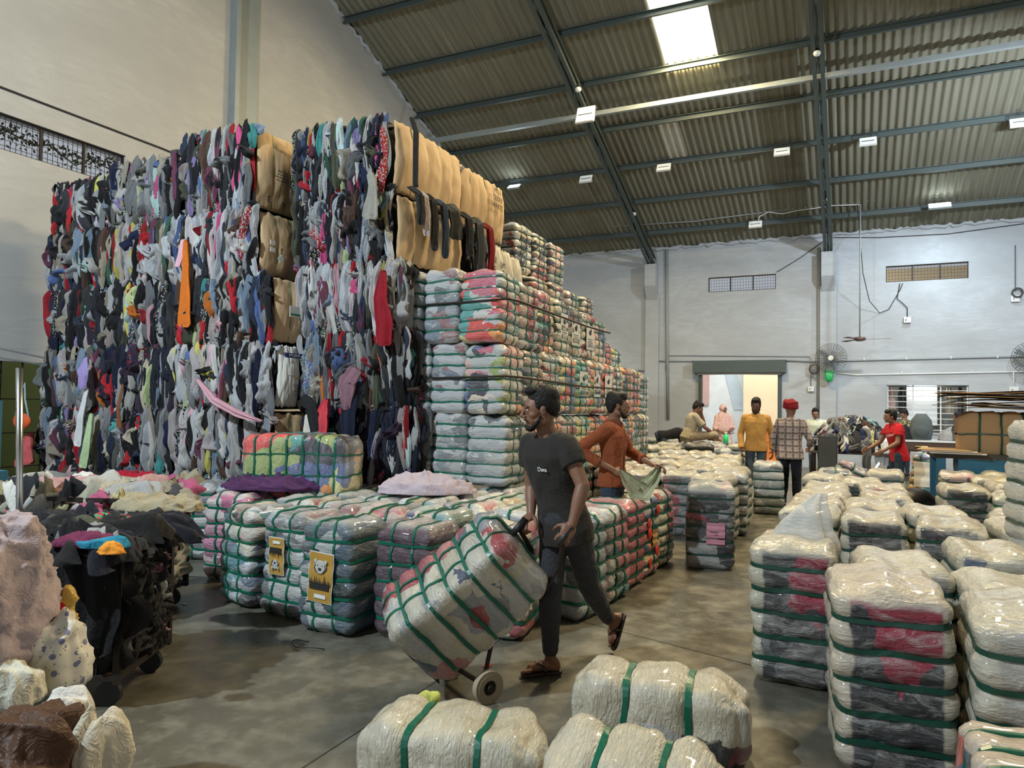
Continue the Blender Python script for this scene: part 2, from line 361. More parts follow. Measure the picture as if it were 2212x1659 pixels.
# ---------------------------------------------------------------- plastic-wrapped bales
PAL = [(.05,.055,.06),(.60,.58,.54),(.09,.10,.13),(.42,.45,.47),(.70,.66,.58),(.35,.04,.055),(.16,.20,.27),(.62,.60,.58),(.03,.03,.035),(.55,.42,.36),
       (.14,.30,.34),(.50,.13,.15),(.30,.31,.32),(.72,.55,.52),(.10,.16,.14),(.66,.62,.50),(.05,.07,.16),(.48,.36,.20),(.58,.60,.62),(.24,.17,.15)]
def m_bale(name, pal, film=.45, sc=(3.4, 3.4, 2.6), dots=0, tint=None, shell=0, under=0):
    t = NT(name); o = t.obj(); ri = t.n('ShaderNodeObjectInfo')
    rnd = ri.outputs['Random']
    sh = t.n('ShaderNodeCombineXYZ', {0: t.math('MULTIPLY', rnd, 37.), 1: t.math('MULTIPLY', rnd, 91.), 2: t.math('MULTIPLY', rnd, 53.)}).outputs[0]
    v = t.n('ShaderNodeVectorMath', {0: o, 1: sh}, operation='ADD').outputs[0]
    nz = t.noise(v, 4.5, 3); dv = t.n('ShaderNodeVectorMath', {0: nz.outputs['Color'], 'Scale': .26}, operation='SCALE').outputs[0]
    v2 = t.n('ShaderNodeVectorMath', {0: v, 1: dv}, operation='ADD').outputs[0]
    vo = t.n('ShaderNodeTexVoronoi', {'Vector': t.mapv(v2, sc), 'Scale': 1.0})
    sp = t.n('ShaderNodeSeparateColor', {0: vo.outputs['Color']})
    k = len(pal); col = t.ramp(sp.outputs[0], [(i/k, c) for i, c in enumerate(pal)], 'CONSTANT')
    # layered folded edges: thin stripes of a second garment
    vo2 = t.n('ShaderNodeTexVoronoi', {'Vector': t.mapv(v2, (3.5, 3.5, 13)), 'Scale': 1.0}); sp2 = t.n('ShaderNodeSeparateColor', {0: vo2.outputs['Color']})
    col2 = t.ramp(sp2.outputs[1], [(i/k, pal[(i*7+3) % k]) for i in range(k)], 'CONSTANT')
    if not shell: col = t.mix(t.ramp(sp2.outputs[2], [(.0, (0, 0, 0)), (.76, (1, 1, 1))], 'CONSTANT'), col, col2)
    if dots:
        vd = t.n('ShaderNodeTexVoronoi', {'Vector': v, 'Scale': 70.}, feature='F1'); col = t.mix(t.ramp(vd.outputs['Distance'], [(.0, (1,)*3), (.33, (1,)*3), (.4, (0,)*3)]), col, (.8, .7, .66, 1))
    # object colour: a chosen dominant cloth (alpha = how much)
    oc = ri.outputs['Color']; oa = ri.outputs['Alpha']
    big = t.noise(v, 2.3, 2); msk = t.math('LESS_THAN', big.outputs[0], t.math('ADD', t.math('MULTIPLY', oa, .62), .10))
    col = t.mix(msk, col, t.mix(t.math('MULTIPLY', sp.outputs[1], .15), oc, (.35, .35, .36, 1)))
    # film: milky streaks and folds, thicker where it is gathered over the ends
    wv = t.noise(t.mapv(v, (2.0, 2.0, 6), (.6, .45, .2)), 2.6, 6, .62, 1.4); fine = t.noise(t.mapv(v, (3, 3, 15), (.35, -.45, .1)), 6, 4, .6, .8)
    z = t.n('ShaderNodeSeparateXYZ', {0: o}).outputs[2]
    ends = t.ramp(t.math('ABSOLUTE', t.math('SUBTRACT', t.math('DIVIDE', z, .78), .5)), [(.455, (0, 0, 0)), (.51, (1, 1, 1))])
    f = t.ramp(wv.outputs[0], [(.44, (film*.06,)*3), (.60, (film*.42,)*3), (.74, (min(1, film*1.7),)*3)])
    if shell: f = t.ramp(wv.outputs[0], [(.47, (.04,)*3), (.60, (film,)*3), (.74, (min(1, film*1.9),)*3)])
    f = t.math('MAXIMUM', f, t.math('MULTIPLY', ends, .62)); f = t.math('ADD', f, t.math('MULTIPLY', t.math('SUBTRACT', fine.outputs[0], .5), .16), True)
    col = t.mix(f, col, (.62, .62, .585, 1))
    if shell:      # cream sacking folded over the top and round both narrow sides, clothes showing at the ends
        ax = t.math('ABSOLUTE', t.n('ShaderNodeSeparateXYZ', {0: o}).outputs[0]); big2 = t.noise(v, 6, 4)
        e1_ = t.ramp(t.math('ADD', t.math('MULTIPLY', ax, 4.6), t.math('MULTIPLY', t.math('SUBTRACT', big2.outputs[0], .5), .35)), [(.80, (0, 0, 0)), (.86, (1, 1, 1))])
        e2_ = t.ramp(t.math('ADD', t.math('ABSOLUTE', t.math('SUBTRACT', t.math('DIVIDE', z, .78), .5)), t.math('MULTIPLY', t.math('SUBTRACT', big2.outputs[0], .5), .14)), [(.475, (0, 0, 0)), (.50, (1, 1, 1))])
        sh_ = t.mix(big2.outputs[0], (.56, .51, .38, 1), (.68, .64, .52, 1)); sh_ = t.mix(.22, sh_, t.mix(.5, oc, (.4, .4, .4, 1)))
        col = t.mix(t.math('MULTIPLY', t.math('MAXIMUM', e1_, e2_), shell), col, sh_)
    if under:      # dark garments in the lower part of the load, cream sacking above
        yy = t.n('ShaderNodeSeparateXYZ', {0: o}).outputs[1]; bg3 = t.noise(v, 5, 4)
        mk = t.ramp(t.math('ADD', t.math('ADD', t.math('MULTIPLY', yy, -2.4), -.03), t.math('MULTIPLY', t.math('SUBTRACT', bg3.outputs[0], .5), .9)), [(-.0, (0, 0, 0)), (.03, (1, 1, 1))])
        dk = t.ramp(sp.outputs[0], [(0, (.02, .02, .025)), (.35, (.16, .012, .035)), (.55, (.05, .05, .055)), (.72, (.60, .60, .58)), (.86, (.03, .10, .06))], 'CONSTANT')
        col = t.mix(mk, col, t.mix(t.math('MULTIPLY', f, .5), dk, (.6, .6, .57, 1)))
    t.set(Base_Color=col, Roughness=t.ramp(fine.outputs[0], [(.35, (.12,)*3), (.7, (.32,)*3)]), Specular_IOR_Level=.5, Coat_Weight=.5, Coat_Roughness=.06)
    hs = t.math('ADD', wv.outputs[0], t.math('MULTIPLY', fine.outputs[0], .6))
    t.bump(hs, .85, .026)
    return t.m
MBALE = m_bale('film_wrapped_clothes', PAL)
GREY = [(.16,.18,.20),(.45,.47,.48),(.28,.30,.32),(.50,.52,.53),(.10,.11,.13),(.33,.36,.40),(.56,.56,.55),(.20,.24,.30),(.46,.46,.44),(.30,.16,.17)]
MGREY = m_bale('film_wrapped_grey_clothes', GREY, .62, (4.2, 4.2, 3.2))
BRIGHT = [(.72,.10,.09),(.62,.60,.56),(.80,.34,.12),(.60,.18,.24),(.12,.36,.34),(.70,.62,.30),(.14,.18,.34),(.75,.45,.42),(.5,.5,.5),(.72,.62,.52),(.08,.08,.1),(.35,.42,.16)]
MBRIGHT = m_bale('film_wrapped_bright_clothes', BRIGHT, .30, (3.2, 3.2, 2.4))
MDARK = m_bale('film_wrapped_dark_clothes', [(.03,.03,.035),(.06,.06,.07),(.05,.05,.055),(.28,.03,.05),(.10,.11,.12),(.02,.02,.03),(.30,.30,.30),(.07,.08,.07)], .30, (3.4, 3.4, 2.2))
MDARKS = m_bale('film_and_sacking_over_dark_clothes', [(.025,.025,.03),(.05,.05,.06),(.30,.02,.05),(.16,.17,.18),(.02,.02,.025),(.36,.36,.35),(.04,.045,.04),(.10,.09,.09)], .34, (3.2, 3.2, 1.2), shell=1.)
MSHELL = m_bale('film_and_sacking_over_clothes', [(.10,.10,.11),(.30,.29,.27),(.05,.05,.06),(.20,.22,.24),(.40,.38,.34),(.30,.06,.08),(.16,.14,.13),(.10,.14,.22),(.48,.45,.40)], .36, (3.4, 3.4, 1.5), shell=1.)
MDOT = m_bale('film_wrapped_dotted_pink_cloth', [(.45,.10,.12),(.50,.13,.15),(.42,.09,.11),(.55,.16,.18)], .10, (4, 4, 4), dots=1)
MPLUM = m_bale('film_wrapped_plum_cloth', [(.085,.045,.065),(.10,.055,.075),(.075,.04,.06),(.09,.05,.08)], .12, (4, 4, 4))
MFILM = NT('loose_clear_film'); MFILM.set(Base_Color=(.80, .80, .77, 1), Roughness=.22, Alpha=.62, Specular_IOR_Level=.8)
MFILM.bump(MFILM.noise(MFILM.mapv(MFILM.obj(), (3, 3, 12), (.3, .2, 0)), 5, 5, .6, 1).outputs[0], .8, .02); MFILM = MFILM.m
MWHITEF = m_bale('thick_white_film_wrap', [(.66,.64,.56),(.60,.58,.50),(.70,.67,.58),(.52,.50,.43),(.62,.58,.46)], .55, (3, 3, 3))
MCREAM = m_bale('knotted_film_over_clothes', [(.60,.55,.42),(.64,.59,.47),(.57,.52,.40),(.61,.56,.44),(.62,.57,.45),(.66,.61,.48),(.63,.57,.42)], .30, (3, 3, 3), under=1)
MSOFT = m_bale('film_wrapped_muted_clothes', [(.55,.51,.42),(.36,.07,.08),(.58,.55,.48),(.30,.31,.33),(.60,.56,.46),(.10,.12,.17),(.50,.20,.20),(.62,.58,.50),(.52,.47,.36),(.45,.45,.44)], .25, (3.6, 3.6, 5.))
MDOTLESS = m_bale('film_wrapped_pink_clothes', [(.60,.26,.38),(.62,.50,.50),(.50,.16,.28),(.64,.56,.55),(.25,.10,.14),(.58,.34,.42)], .16, (3, 3, 3))
MTEAL = m_bale('film_wrapped_dark_knitwear', [(.05,.08,.11),(.03,.045,.05),(.42,.44,.43),(.06,.10,.12),(.02,.03,.03),(.12,.15,.17)], .22, (2.8, 2.8, 2.6))
class Proto: pass
PROTOS = {}
def proto(key, w=.42, d=.54, h=.78, hs=(.17, .33, .5, .66, .82), vs=(-.36, .36), vside=0, bulge=.035, seed=0, groove=.017, sw=.0085, rnd=.24, wob=.018, vaxis='x'):
    """rounded pressed block cinched by straps; local origin at the bottom centre"""
    P = Proto(); P.w, P.d, P.h = w, d, h
    def f(a, b, c, out=0.0, wn=1.0):
        p = Vector((a, b, c)); 
        # rounded box
        q = Vector([max(-1+rnd, min(1-rnd, t_)) for t_ in p]); dlt = p-q
        if dlt.length > 1e-6: p = q + dlt.normalized()*min(dlt.length, rnd)
        x, y, z = p.x*w/2, p.y*d/2, p.z*h/2
        t = (c+1)/2; g = 0
        for s_ in hs: g = max(g, exp(-((t-s_)/.020)**2))
        edges = [0]+list(hs)+[1]
        bl = 0
        for e0, e1 in zip(edges[:-1], edges[1:]):
            if e0 <= t <= e1: bl = sin(pi*(t-e0)/(e1-e0))
        gv = 0; ax = (a if vaxis == 'x' else b)
        if vs:
            for s_ in vs: gv = max(gv, exp(-((ax-s_)/.06)**2))
        k = 1 + bulge*1.6*bl - groove*3.0*g - .012*gv*(1 if abs(b if vaxis == 'x' else a) > .8 or abs(c) > .8 else 0)*(3 if abs(c) < .95 else 1)
        # global slump
        k *= 1 + .035*cos(pi*(t-.35)) + .03*noise.noise((seed, t*2.2, 1.7))
        P_ = Vector((x*k, y*k, z))
        P_.x += .02*noise.noise((seed*3.1, t*1.7, 5.)) ; P_.y += .02*noise.noise((seed*5.3, t*1.9, 9.))
        if abs(c) > .9: P_.z += (abs(c)-.9)*10*(.014*cos(a*pi*1.6+seed)*1 - .010*gv)*(1 if c > 0 else .25)*(1-a*a*.5)
        if wn:
            nv = noise.noise_vector((P_.x*7+seed*9, P_.y*7, P_.z*9)); P_ += Vector(nv)*wob*wn*.8
            nv = noise.noise_vector((P_.x*22+seed*9, P_.y*22, P_.z*30)); P_ += Vector(nv)*wob*.28*wn
        if out:
            nrm = Vector((x/(w/2), y/(d/2), z/(h/2))); m_ = max(abs(nrm.x), abs(nrm.y), abs(nrm.z)); nrm = Vector([n_ if abs(n_) > m_*.72 else n_*.15 for n_ in nrm]).normalized(); P_ += nrm*out
        P_.z = max(P_.z, -h/2); P_.z += h/2
        return P_
    nx, ny, nz = 14, 14, 44
    key_ = {}; V = []; F = []
    def vid(i, j, k):
        q = (i, j, k)
        if q not in key_: key_[q] = len(V); V.append(f(-1+2*i/nx, -1+2*j/ny, -1+2*k/nz))
        return key_[q]
    for i in range(nx):
        for j in range(ny):
            F.append((vid(i, j, 0), vid(i, j+1, 0), vid(i+1, j+1, 0), vid(i+1, j, 0))); F.append((vid(i, j, nz), vid(i+1, j, nz), vid(i+1, j+1, nz), vid(i, j+1, nz)))
        for k in range(nz):
            F.append((vid(i, 0, k), vid(i+1, 0, k), vid(i+1, 0, k+1), vid(i, 0, k+1))); F.append((vid(i, ny, k), vid(i, ny, k+1), vid(i+1, ny, k+1), vid(i+1, ny, k)))
    for j in range(ny):
        for k in range(nz):
            F.append((vid(0, j, k), vid(0, j, k+1), vid(0, j+1, k+1), vid(0, j+1, k))); F.append((vid(nx, j, k), vid(nx, j+1, k), vid(nx, j+1, k+1), vid(nx, j, k+1)))
    P.V, P.F = V, F
    P.meshes = {}
    def body(mat):
        if mat.name not in P.meshes: P.meshes[mat.name] = MB().add(V, F).mesh('wrapped_clothes', mat, True)
        return P.meshes[mat.name]
    P.body = body
    P.straps = {}
    def ribbon(pts_in, pts_out):       # closed ribbon: four rings
        n_ = len(pts_in[0]); V_ = pts_in[0]+pts_out[0]+pts_out[1]+pts_in[1]; F_ = []
        for r_ in range(4):
            for k in range(n_): a0 = r_*n_+k; a1 = r_*n_+(k+1) % n_; b0 = ((r_+1) % 4)*n_+k; b1 = ((r_+1) % 4)*n_+(k+1) % n_; F_.append((a0, a1, b1, b0))
        return MB().add(V_, F_)
    per = []
    m_ = 12
    for i in range(m_): per.append((-1+2*i/m_, -1))
    for i in range(m_): per.append((1, -1+2*i/m_))
    for i in range(m_): per.append((1-2*i/m_, 1))
    for i in range(m_): per.append((-1, 1-2*i/m_))
    hw = sw*2/h*1.0
    ribs = []
    for s_ in hs:
        c = s_*2-1
        ribs.append(ribbon([[f(a, b, c+q, .001, .8) for a, b in per] for q in (-hw, hw)], [[f(a, b, c+q, .013, .5) for a, b in per] for q in (-hw, hw)]))
    vw = sw*2/w
    for s_ in (vs or ()):
        if vaxis == 'x': g_ = lambda u, v_, q, o_, s_=s_: f(s_+q, u, v_, o_, .8)
        else: g_ = lambda u, v_, q, o_, s_=s_: f(u, s_+q, v_, o_, .8)
        per2 = []
        for i in range(m_): per2.append((-1+2*i/m_, -1))
        for i in range(32): per2.append((1, -1+2*i/32))
        for i in range(m_): per2.append((1-2*i/m_, 1))
        for i in range(32): per2.append((-1, 1-2*i/32))
        ribs.append(ribbon([[g_(u, v_, q, .001) for u, v_ in per2] for q in (-vw, vw)], [[g_(u, v_, q, .011) for u, v_ in per2] for q in (-vw, vw)]))
    P.ribs = ribs
    def strap_meshes(mat):
        if mat.name not in P.straps: P.straps[mat.name] = [r_.mesh('strap', mat, False) for r_ in ribs]
        return P.straps[mat.name]
    P.strap_meshes = strap_meshes
    PROTOS[key] = P; return P
for i in range(4): proto('A%d' % i, .43, .50, .78, (.17, .34, .5, .66, .83), (-.40, .34), seed=1.3+i)
for i in range(3): proto('B%d' % i, .43, .52, .77, (.15, .30, .44, .58, .72, .86), (.0,), seed=11.3+i)
for i in range(3): proto('C%d' % i, .44, .58, .80, (.16, .33, .5, .67, .83), (), bulge=.03, seed=21.1+i, sw=.009, rnd=.19)
proto('CW', .46, .62, .84, (.18, .34, .5, .66, .82), (), bulge=.035, seed=25.7, sw=.011, wob=.022, rnd=.22)
proto('S0', .50, .55, .77, (.15, .30, .45, .60, .74, .88), (-.3, .4), seed=31., vaxis='y', sw=.006); proto('S1', .50, .55, .77, (.15, .32, .5, .68, .85), (-.36, .36), seed=33., vaxis='y', sw=.006)
proto('S2', .50, .55, .77, (.17, .34, .5, .66, .83), (-.33, .33), seed=35., vaxis='y', sw=.006)
proto('L0', .42, .42, .80, (.33, .68), (), bulge=.10, groove=.03, seed=41., rnd=.42, wob=.024, sw=.013); proto('L1', .42, .42, .80, (.31, .69), (), bulge=.10, groove=.03, seed=43., rnd=.42, wob=.024, sw=.013)
proto('T', .48, .46, .84, (.18, .38, .58, .80), (-.3, .25), seed=47., rnd=.3, sw=.009, wob=.03)
proto('P0', .46, .46, .86, (.17, .33, .5, .67, .83), (), seed=51., bulge=.02, rnd=.22, sw=.007)
proto('K', .5, .45, .9, (.2, .4, .6, .8), (.0,), seed=53., bulge=.03, rnd=.35, sw=.008)
BCOUNT = [0]
def bale(pk, loc, label, rz=0, mat=None, strap='green_strap', col=(0, 0, 0, 0), group=None, rot=None, sc=(1, 1, 1), cat='bale', name='wrapped_clothing_bale', fine=True):
    P = PROTOS[pk]; e = empty(name, loc, label, cat, group, rz)
    if rot: e.rotation_euler = rot
    e.scale = sc; BCOUNT[0] += 1
    b = part('wrapped_clothes', P.body(mat or MBALE), e, col)
    if fine:
        for me in P.strap_meshes(M[strap]): part('strap', me, e)
    return e
def ordn(i): return ('first', 'second', 'third', 'fourth', 'fifth', 'sixth', 'seventh', 'eighth', 'ninth', 'tenth', 'eleventh', 'twelfth', 'thirteenth', 'fourteenth')[i]
r = random.Random(3)
# --- the front row facing the aisle, left to right
def fl(px, py): p = Z(px, py); return (p.x, p.y, 0)
FR = [
 ('B0', (-6.25, 5.42), 25, MGREY, (.55,.60,.66,.5), 'bale in silvery film beside the crumpled dark cloth, leftmost of the front row'),
 ('B1', (-5.80, 5.62), 22, MGREY, (.42,.55,.64,.8), 'narrow bluish film-wrapped bale wedged behind the pink one'),
 ('A0', (-5.10, 5.10), 14, MDOTLESS, (.60,.30,.40,.55), 'bale of pale and deep pink clothes under film, lower half in shadow'),
 ('A1', (-4.38, 4.50), -14, MBALE, (.66,.62,.52,.5), 'bale of cream and grey clothes leaning at the left corner of the front row'),
 ('A2', (-3.86, 4.42), -6, MGREY, (.16,.17,.18,.6), 'grey-white bale with a mustard stag poster standing left of the bear poster bale'),
 ('A3', (-3.34, 4.26), 0, MTEAL, (.07,.11,.15,.7), 'dark grey knitwear bale with a mustard bear poster on its front'),
 ('A0', (-2.80, 4.40), 4, MPLUM, (.085,.045,.065,1), 'bale of plum-purple cloth under clear film with green straps'),
 ('A1', (-2.28, 4.70), 8, MBALE, (.60,.56,.48,.4), 'cream and red bale mostly hidden behind the hand truck load'),
 ('A2', (-2.05, 5.38), 80, MGREY, (.42,.42,.36,.5), 'grey and olive bale right behind the walking man legs'),
 ('A3', (-2.03, 5.90), 84, MBALE, (.62,.60,.56,.5), 'bale of white and grey clothes just right of the walking man'),
 ('B2', (-2.01, 6.42), 86, MDOT, (.45,.10,.12,1), 'bale of dark pink cloth with white dots'),
 ('B0', (-1.99, 6.93), 86, MBRIGHT, (.62,.58,.52,.45), 'floral bale with red flowers and an orange label at the aisle edge'),
 ('B1', (-1.97, 7.44), 86, MBALE, (.38,.06,.09,.7), 'deep red bale behind the floral one at the aisle edge'),
]
FRO = []
for pk, (x, y), rz, m_, c_, lb in FR:
    FRO.append(bale(pk, (x, y, 0), lb, radians(rz), m_, col=c_, sc=(1, .9, 1)))
# --- the floor of bales behind that row, up to the stacks
k = 0
taken = [(a[1][0], a[1][1]) for a in FR]
rowsY = [4.98, 5.52, 6.06, 6.62]
for ri, y in enumerate(rowsY):
    x0 = (-5.25, -5.35, -5.2, -3.3)[ri] + (.1 if ri % 2 else 0); x = x0; ci = 0
    while x < -2.30:
        if all((x-a)**2+(y-b)**2 > .40**2 for a, b in taken):
            bale(r.choice(('A0', 'A1', 'A2', 'A3', 'B0', 'B2')), (x, y, 0), 'upright film-wrapped bale, %s from the left in row %s behind the front row' % (ordn(ci), ('one', 'two', 'three', 'four')[ri]), r.uniform(-.06, .06)+(pi if r.random() < .5 else 0),
                 r.choice((MBALE, MGREY, MBALE)), col=(*r.choice(PAL), r.uniform(0, .35)), group='bales packed behind the front row'); taken.append((x, y)); ci += 1
        x += .455
# --- wall of wrapped bales right of the clothes mountain
SX, SY = -3.14, 6.46
levels = [(0, .0, .0), (.795, .02, .0), (1.525, .0, -.02), (2.245, -.05, -.05)]
lvn = ('bottom', 'second', 'third', 'top')
tints_front = {(1, 0): (.40,.42,.44), (2, 0): (.45,.5,.55), (3, 2): (.42,.46,.5), (3, 1): (.5, .12, .2)}
for li, (z, ox, oy) in enumerate(levels):
    if li == 0: continue
    for c in range(3):                                # faces turned to the camera
        x = SX-.23-c*(.43, .42, .42, .45)[li]+ox
        m_ = MBRIGHT if (li, c) in ((3, 0), (2, 0)) else MGREY
        tn = (.48, .50, .52, .55) if m_ is MGREY else (.52, .54, .52, .5)
        bale(('S0', 'S1', 'S2')[(c+li) % 3] if c == 0 else ('C0', 'C1', 'C2')[(c+li) % 3], (x, SY+.25+oy, z), 'silvery film-wrapped bale in the %s layer of the tall stack, %s' % (lvn[li], ('at its near corner', 'second from its near corner', 'next to the clothes mountain')[c]), r.uniform(-.05, .05), m_, col=tn,
             sc=(.88, .88, (.95, .93, .92, .98)[li]), rot=(radians((0, 0, -1, -3)[li]), radians((0, 0, -1, -2)[li]), 0))
    nside = (0, 11, 10, 7)[li]
    cols = [(.42,.45,.42,.3), (.75,.30,.12,.7), (.40,.42,.40,.2), (.70,.12,.10,.85), (.68,.25,.22,.5), (.45,.47,.45,.3), (.50,.10,.12,.4), (.10,.14,.24,.5), (.6,.45,.3,.3), (.5,.52,.5,.3), (.14,.36,.34,.4)]
    for s_ in range(1, nside):
        y = SY+.25+s_*.51+oy; m_ = MBRIGHT if r.random() < .5 else MBALE
        bale(('S0', 'S1', 'S2')[(s_+li) % 3], (SX-.23+ox+r.uniform(-.02, .02)-(.03 if li == 3 else 0), y, z+(0 if li < 3 else -.02*s_)), 'aisle-side film-wrapped bale of the tall stack, %s layer, %s from the corner' % (lvn[li], ordn(s_)), r.uniform(-.06, .06), m_,
             col=cols[(s_*(3-li)+li*2) % len(cols)], sc=(.9, .9, (.95, .93, .92, .96)[li]*r.uniform(.97, 1.0)))
# bottom layer only along the aisle
for s_ in range(1, 11):
    if s_ < 3: continue
    bale(('S0', 'S1', 'S2')[s_ % 3], (SX-.23, SY+.25+s_*.51, 0), 'film-wrapped bale in the bottom layer of the tall stack, %s from its near end' % ordn(s_), 0, MBALE, sc=(.9, .9, 1))
# --- the taller stack further back
def bk(px, py, z, Y, *a): p = Yp(px, py, Y); return p
back = [((1130,), 9.75, [(4, -6.05), (4, -5.5), (4, -4.98)])]
lvl = lambda i: .76*i
tall = []
for (x, y, z, lb, c_) in [
  (-5.93, 10.15, 4.02-.42, 'leftmost bale on top of the far stack', (.45,.40,.36,.2)), (-5.42, 10.15, 3.60, 'second bale on top of the far stack, striped red', (.45,.08,.10,.35)), (-4.86, 10.1, 3.66, 'tallest bale on top of the far stack at its near corner', (.42,.44,.42,.4)),
  (-4.86, 10.75, 3.66, 'bale behind the tallest one on top of the far stack', (.5,.5,.48,.3)), (-4.80, 11.35, 3.6, 'rearmost pinkish bale on top of the far stack', (.62,.30,.30,.4)),
  (-5.35, 10.4, 2.85, 'dark bale under the top layer of the far stack', (.10,.11,.12,.5)), (-4.62, 10.2, 2.88, 'yellowish striped bale below the top corner of the far stack', (.55,.48,.24,.4)), (-4.60, 10.85, 2.88, 'second bale in the layer below the top of the far stack', (.5,.46,.40,.3)), (-4.55, 11.5, 2.84, 'yellow-edged bale at the end of the layer below the top', (.66,.60,.25,.4)), (-4.5, 12.1, 2.84, 'last bale of the layer below the top of the far stack', (.4,.38,.36,.3)),
  (-4.42, 11.4, 2.10, 'greenish film-wrapped bale in the middle of the far stack', (.35,.40,.36,.5)), (-4.38, 12.05, 2.10, 'pale bale in the middle of the far stack', (.5,.5,.46,.3)), (-4.34, 12.7, 2.08, 'red bale at the outer edge of the far stack', (.55,.08,.10,.8)), (-4.34, 13.3, 2.0, 'lime-coloured bale at the outer edge of the far stack', (.45,.52,.12,.8))]:
    bale(('S0', 'S1', 'S2')[len(tall) % 3], (x, y, z), 'film-wrapped ' + lb, r.uniform(-.05, .05), MBALE, 'black_strap' if z > 2.5 else 'green_strap', c_, sc=(.96, .96, 1.0 if z > 3 else .95)); tall.append((x, y))
for li in range(0, 4):          # body of the far stack, seen only in the gaps
    for (x, y) in ((-4.9, 10.3), (-4.9, 10.9), (-5.42, 10.3), (-4.85, 11.5), (-5.95, 10.4)):
        if li*.76 < (2.8 if y < 11.2 else 2.0) and li >= 2: bale('S1', (x-.02, y+.02, li*.72), 'film-wrapped bale inside the far stack', 0, MBALE, group='bales inside the far stack')
for (x, y, z) in ((-4.05, 12.9, 1.5), (-4.05, 13.5, 1.5), (-4.05, 13.5, .75), (-4.0, 14.1, .75), (-3.95, 13.3, .0), (-3.95, 13.9, 0), (-4.0, 14.1, 1.5)):
    bale('S2', (x, y, z), 'grey film-wrapped bale at the far end of the tall stack, %s layer' % lvn[int(z/.7)], 0, MGREY, group='bales at the far end of the tall stack')
# --- standing bale with the pink sheet and the middle field
bale('P0', (-1.34, 7.66, 0), 'dark red and black bale with a pink paper sheet, alone at the aisle', radians(12), MDARK, 'black_strap', (.05,.05,.055,.3))
mid = [(-2.04,9.43),(-1.63,9.20),(-1.48,9.86),(-2.01,10.57),(-2.46,11.1),(-2.50,9.97),(-2.50,9.2),(-1.91,11.36),(-2.40,11.82),(-2.0,13.3),(-2.64,14.04),(-3.13,13.99),(-2.85,12.62),
       (-3.3,12.6),(-2.45,13.3),(-4.0,17.3),(-3.45,17.3),(-2.9,17.2),(-2.4,17.4),(-4.9,19.6),(-4.3,19.4),(-3.7,19.6),(-3.1,19.5),(-2.5,19.4),(-3.5,15.4),(-3.0,15.5),(-2.5,15.3),(-4.1,15.6),(-2.02,12.1),(-2.9,11.3),(-3.4,11.3),(-1.60,10.50),(-2.9,10.4),(-2.95,9.55)]
for i, (x, y) in enumerate(mid):
    z = 0
    bale(('C0', 'C1', 'C2')[i % 3], (x, y, z), 'cream-topped film-wrapped bale %s' % ('in the field left of the aisle, %s counted from the front' % ordn(min(13, i)) if i < 14 else 'on the floor near the roller door'), radians(r.uniform(-8, 8)), (MSHELL, MSHELL, MGREY)[i % 3], 'black_strap',
         (*r.choice(PAL), .25), group=None if i < 13 else 'bales near the roller door')
bale('C1', (-1.20, 12.0, 0), 'grey film-wrapped bale held by the man in the red turban', radians(5), MGREY, 'black_strap', (.3,.34,.33,.7), sc=(.95, .8, 1))
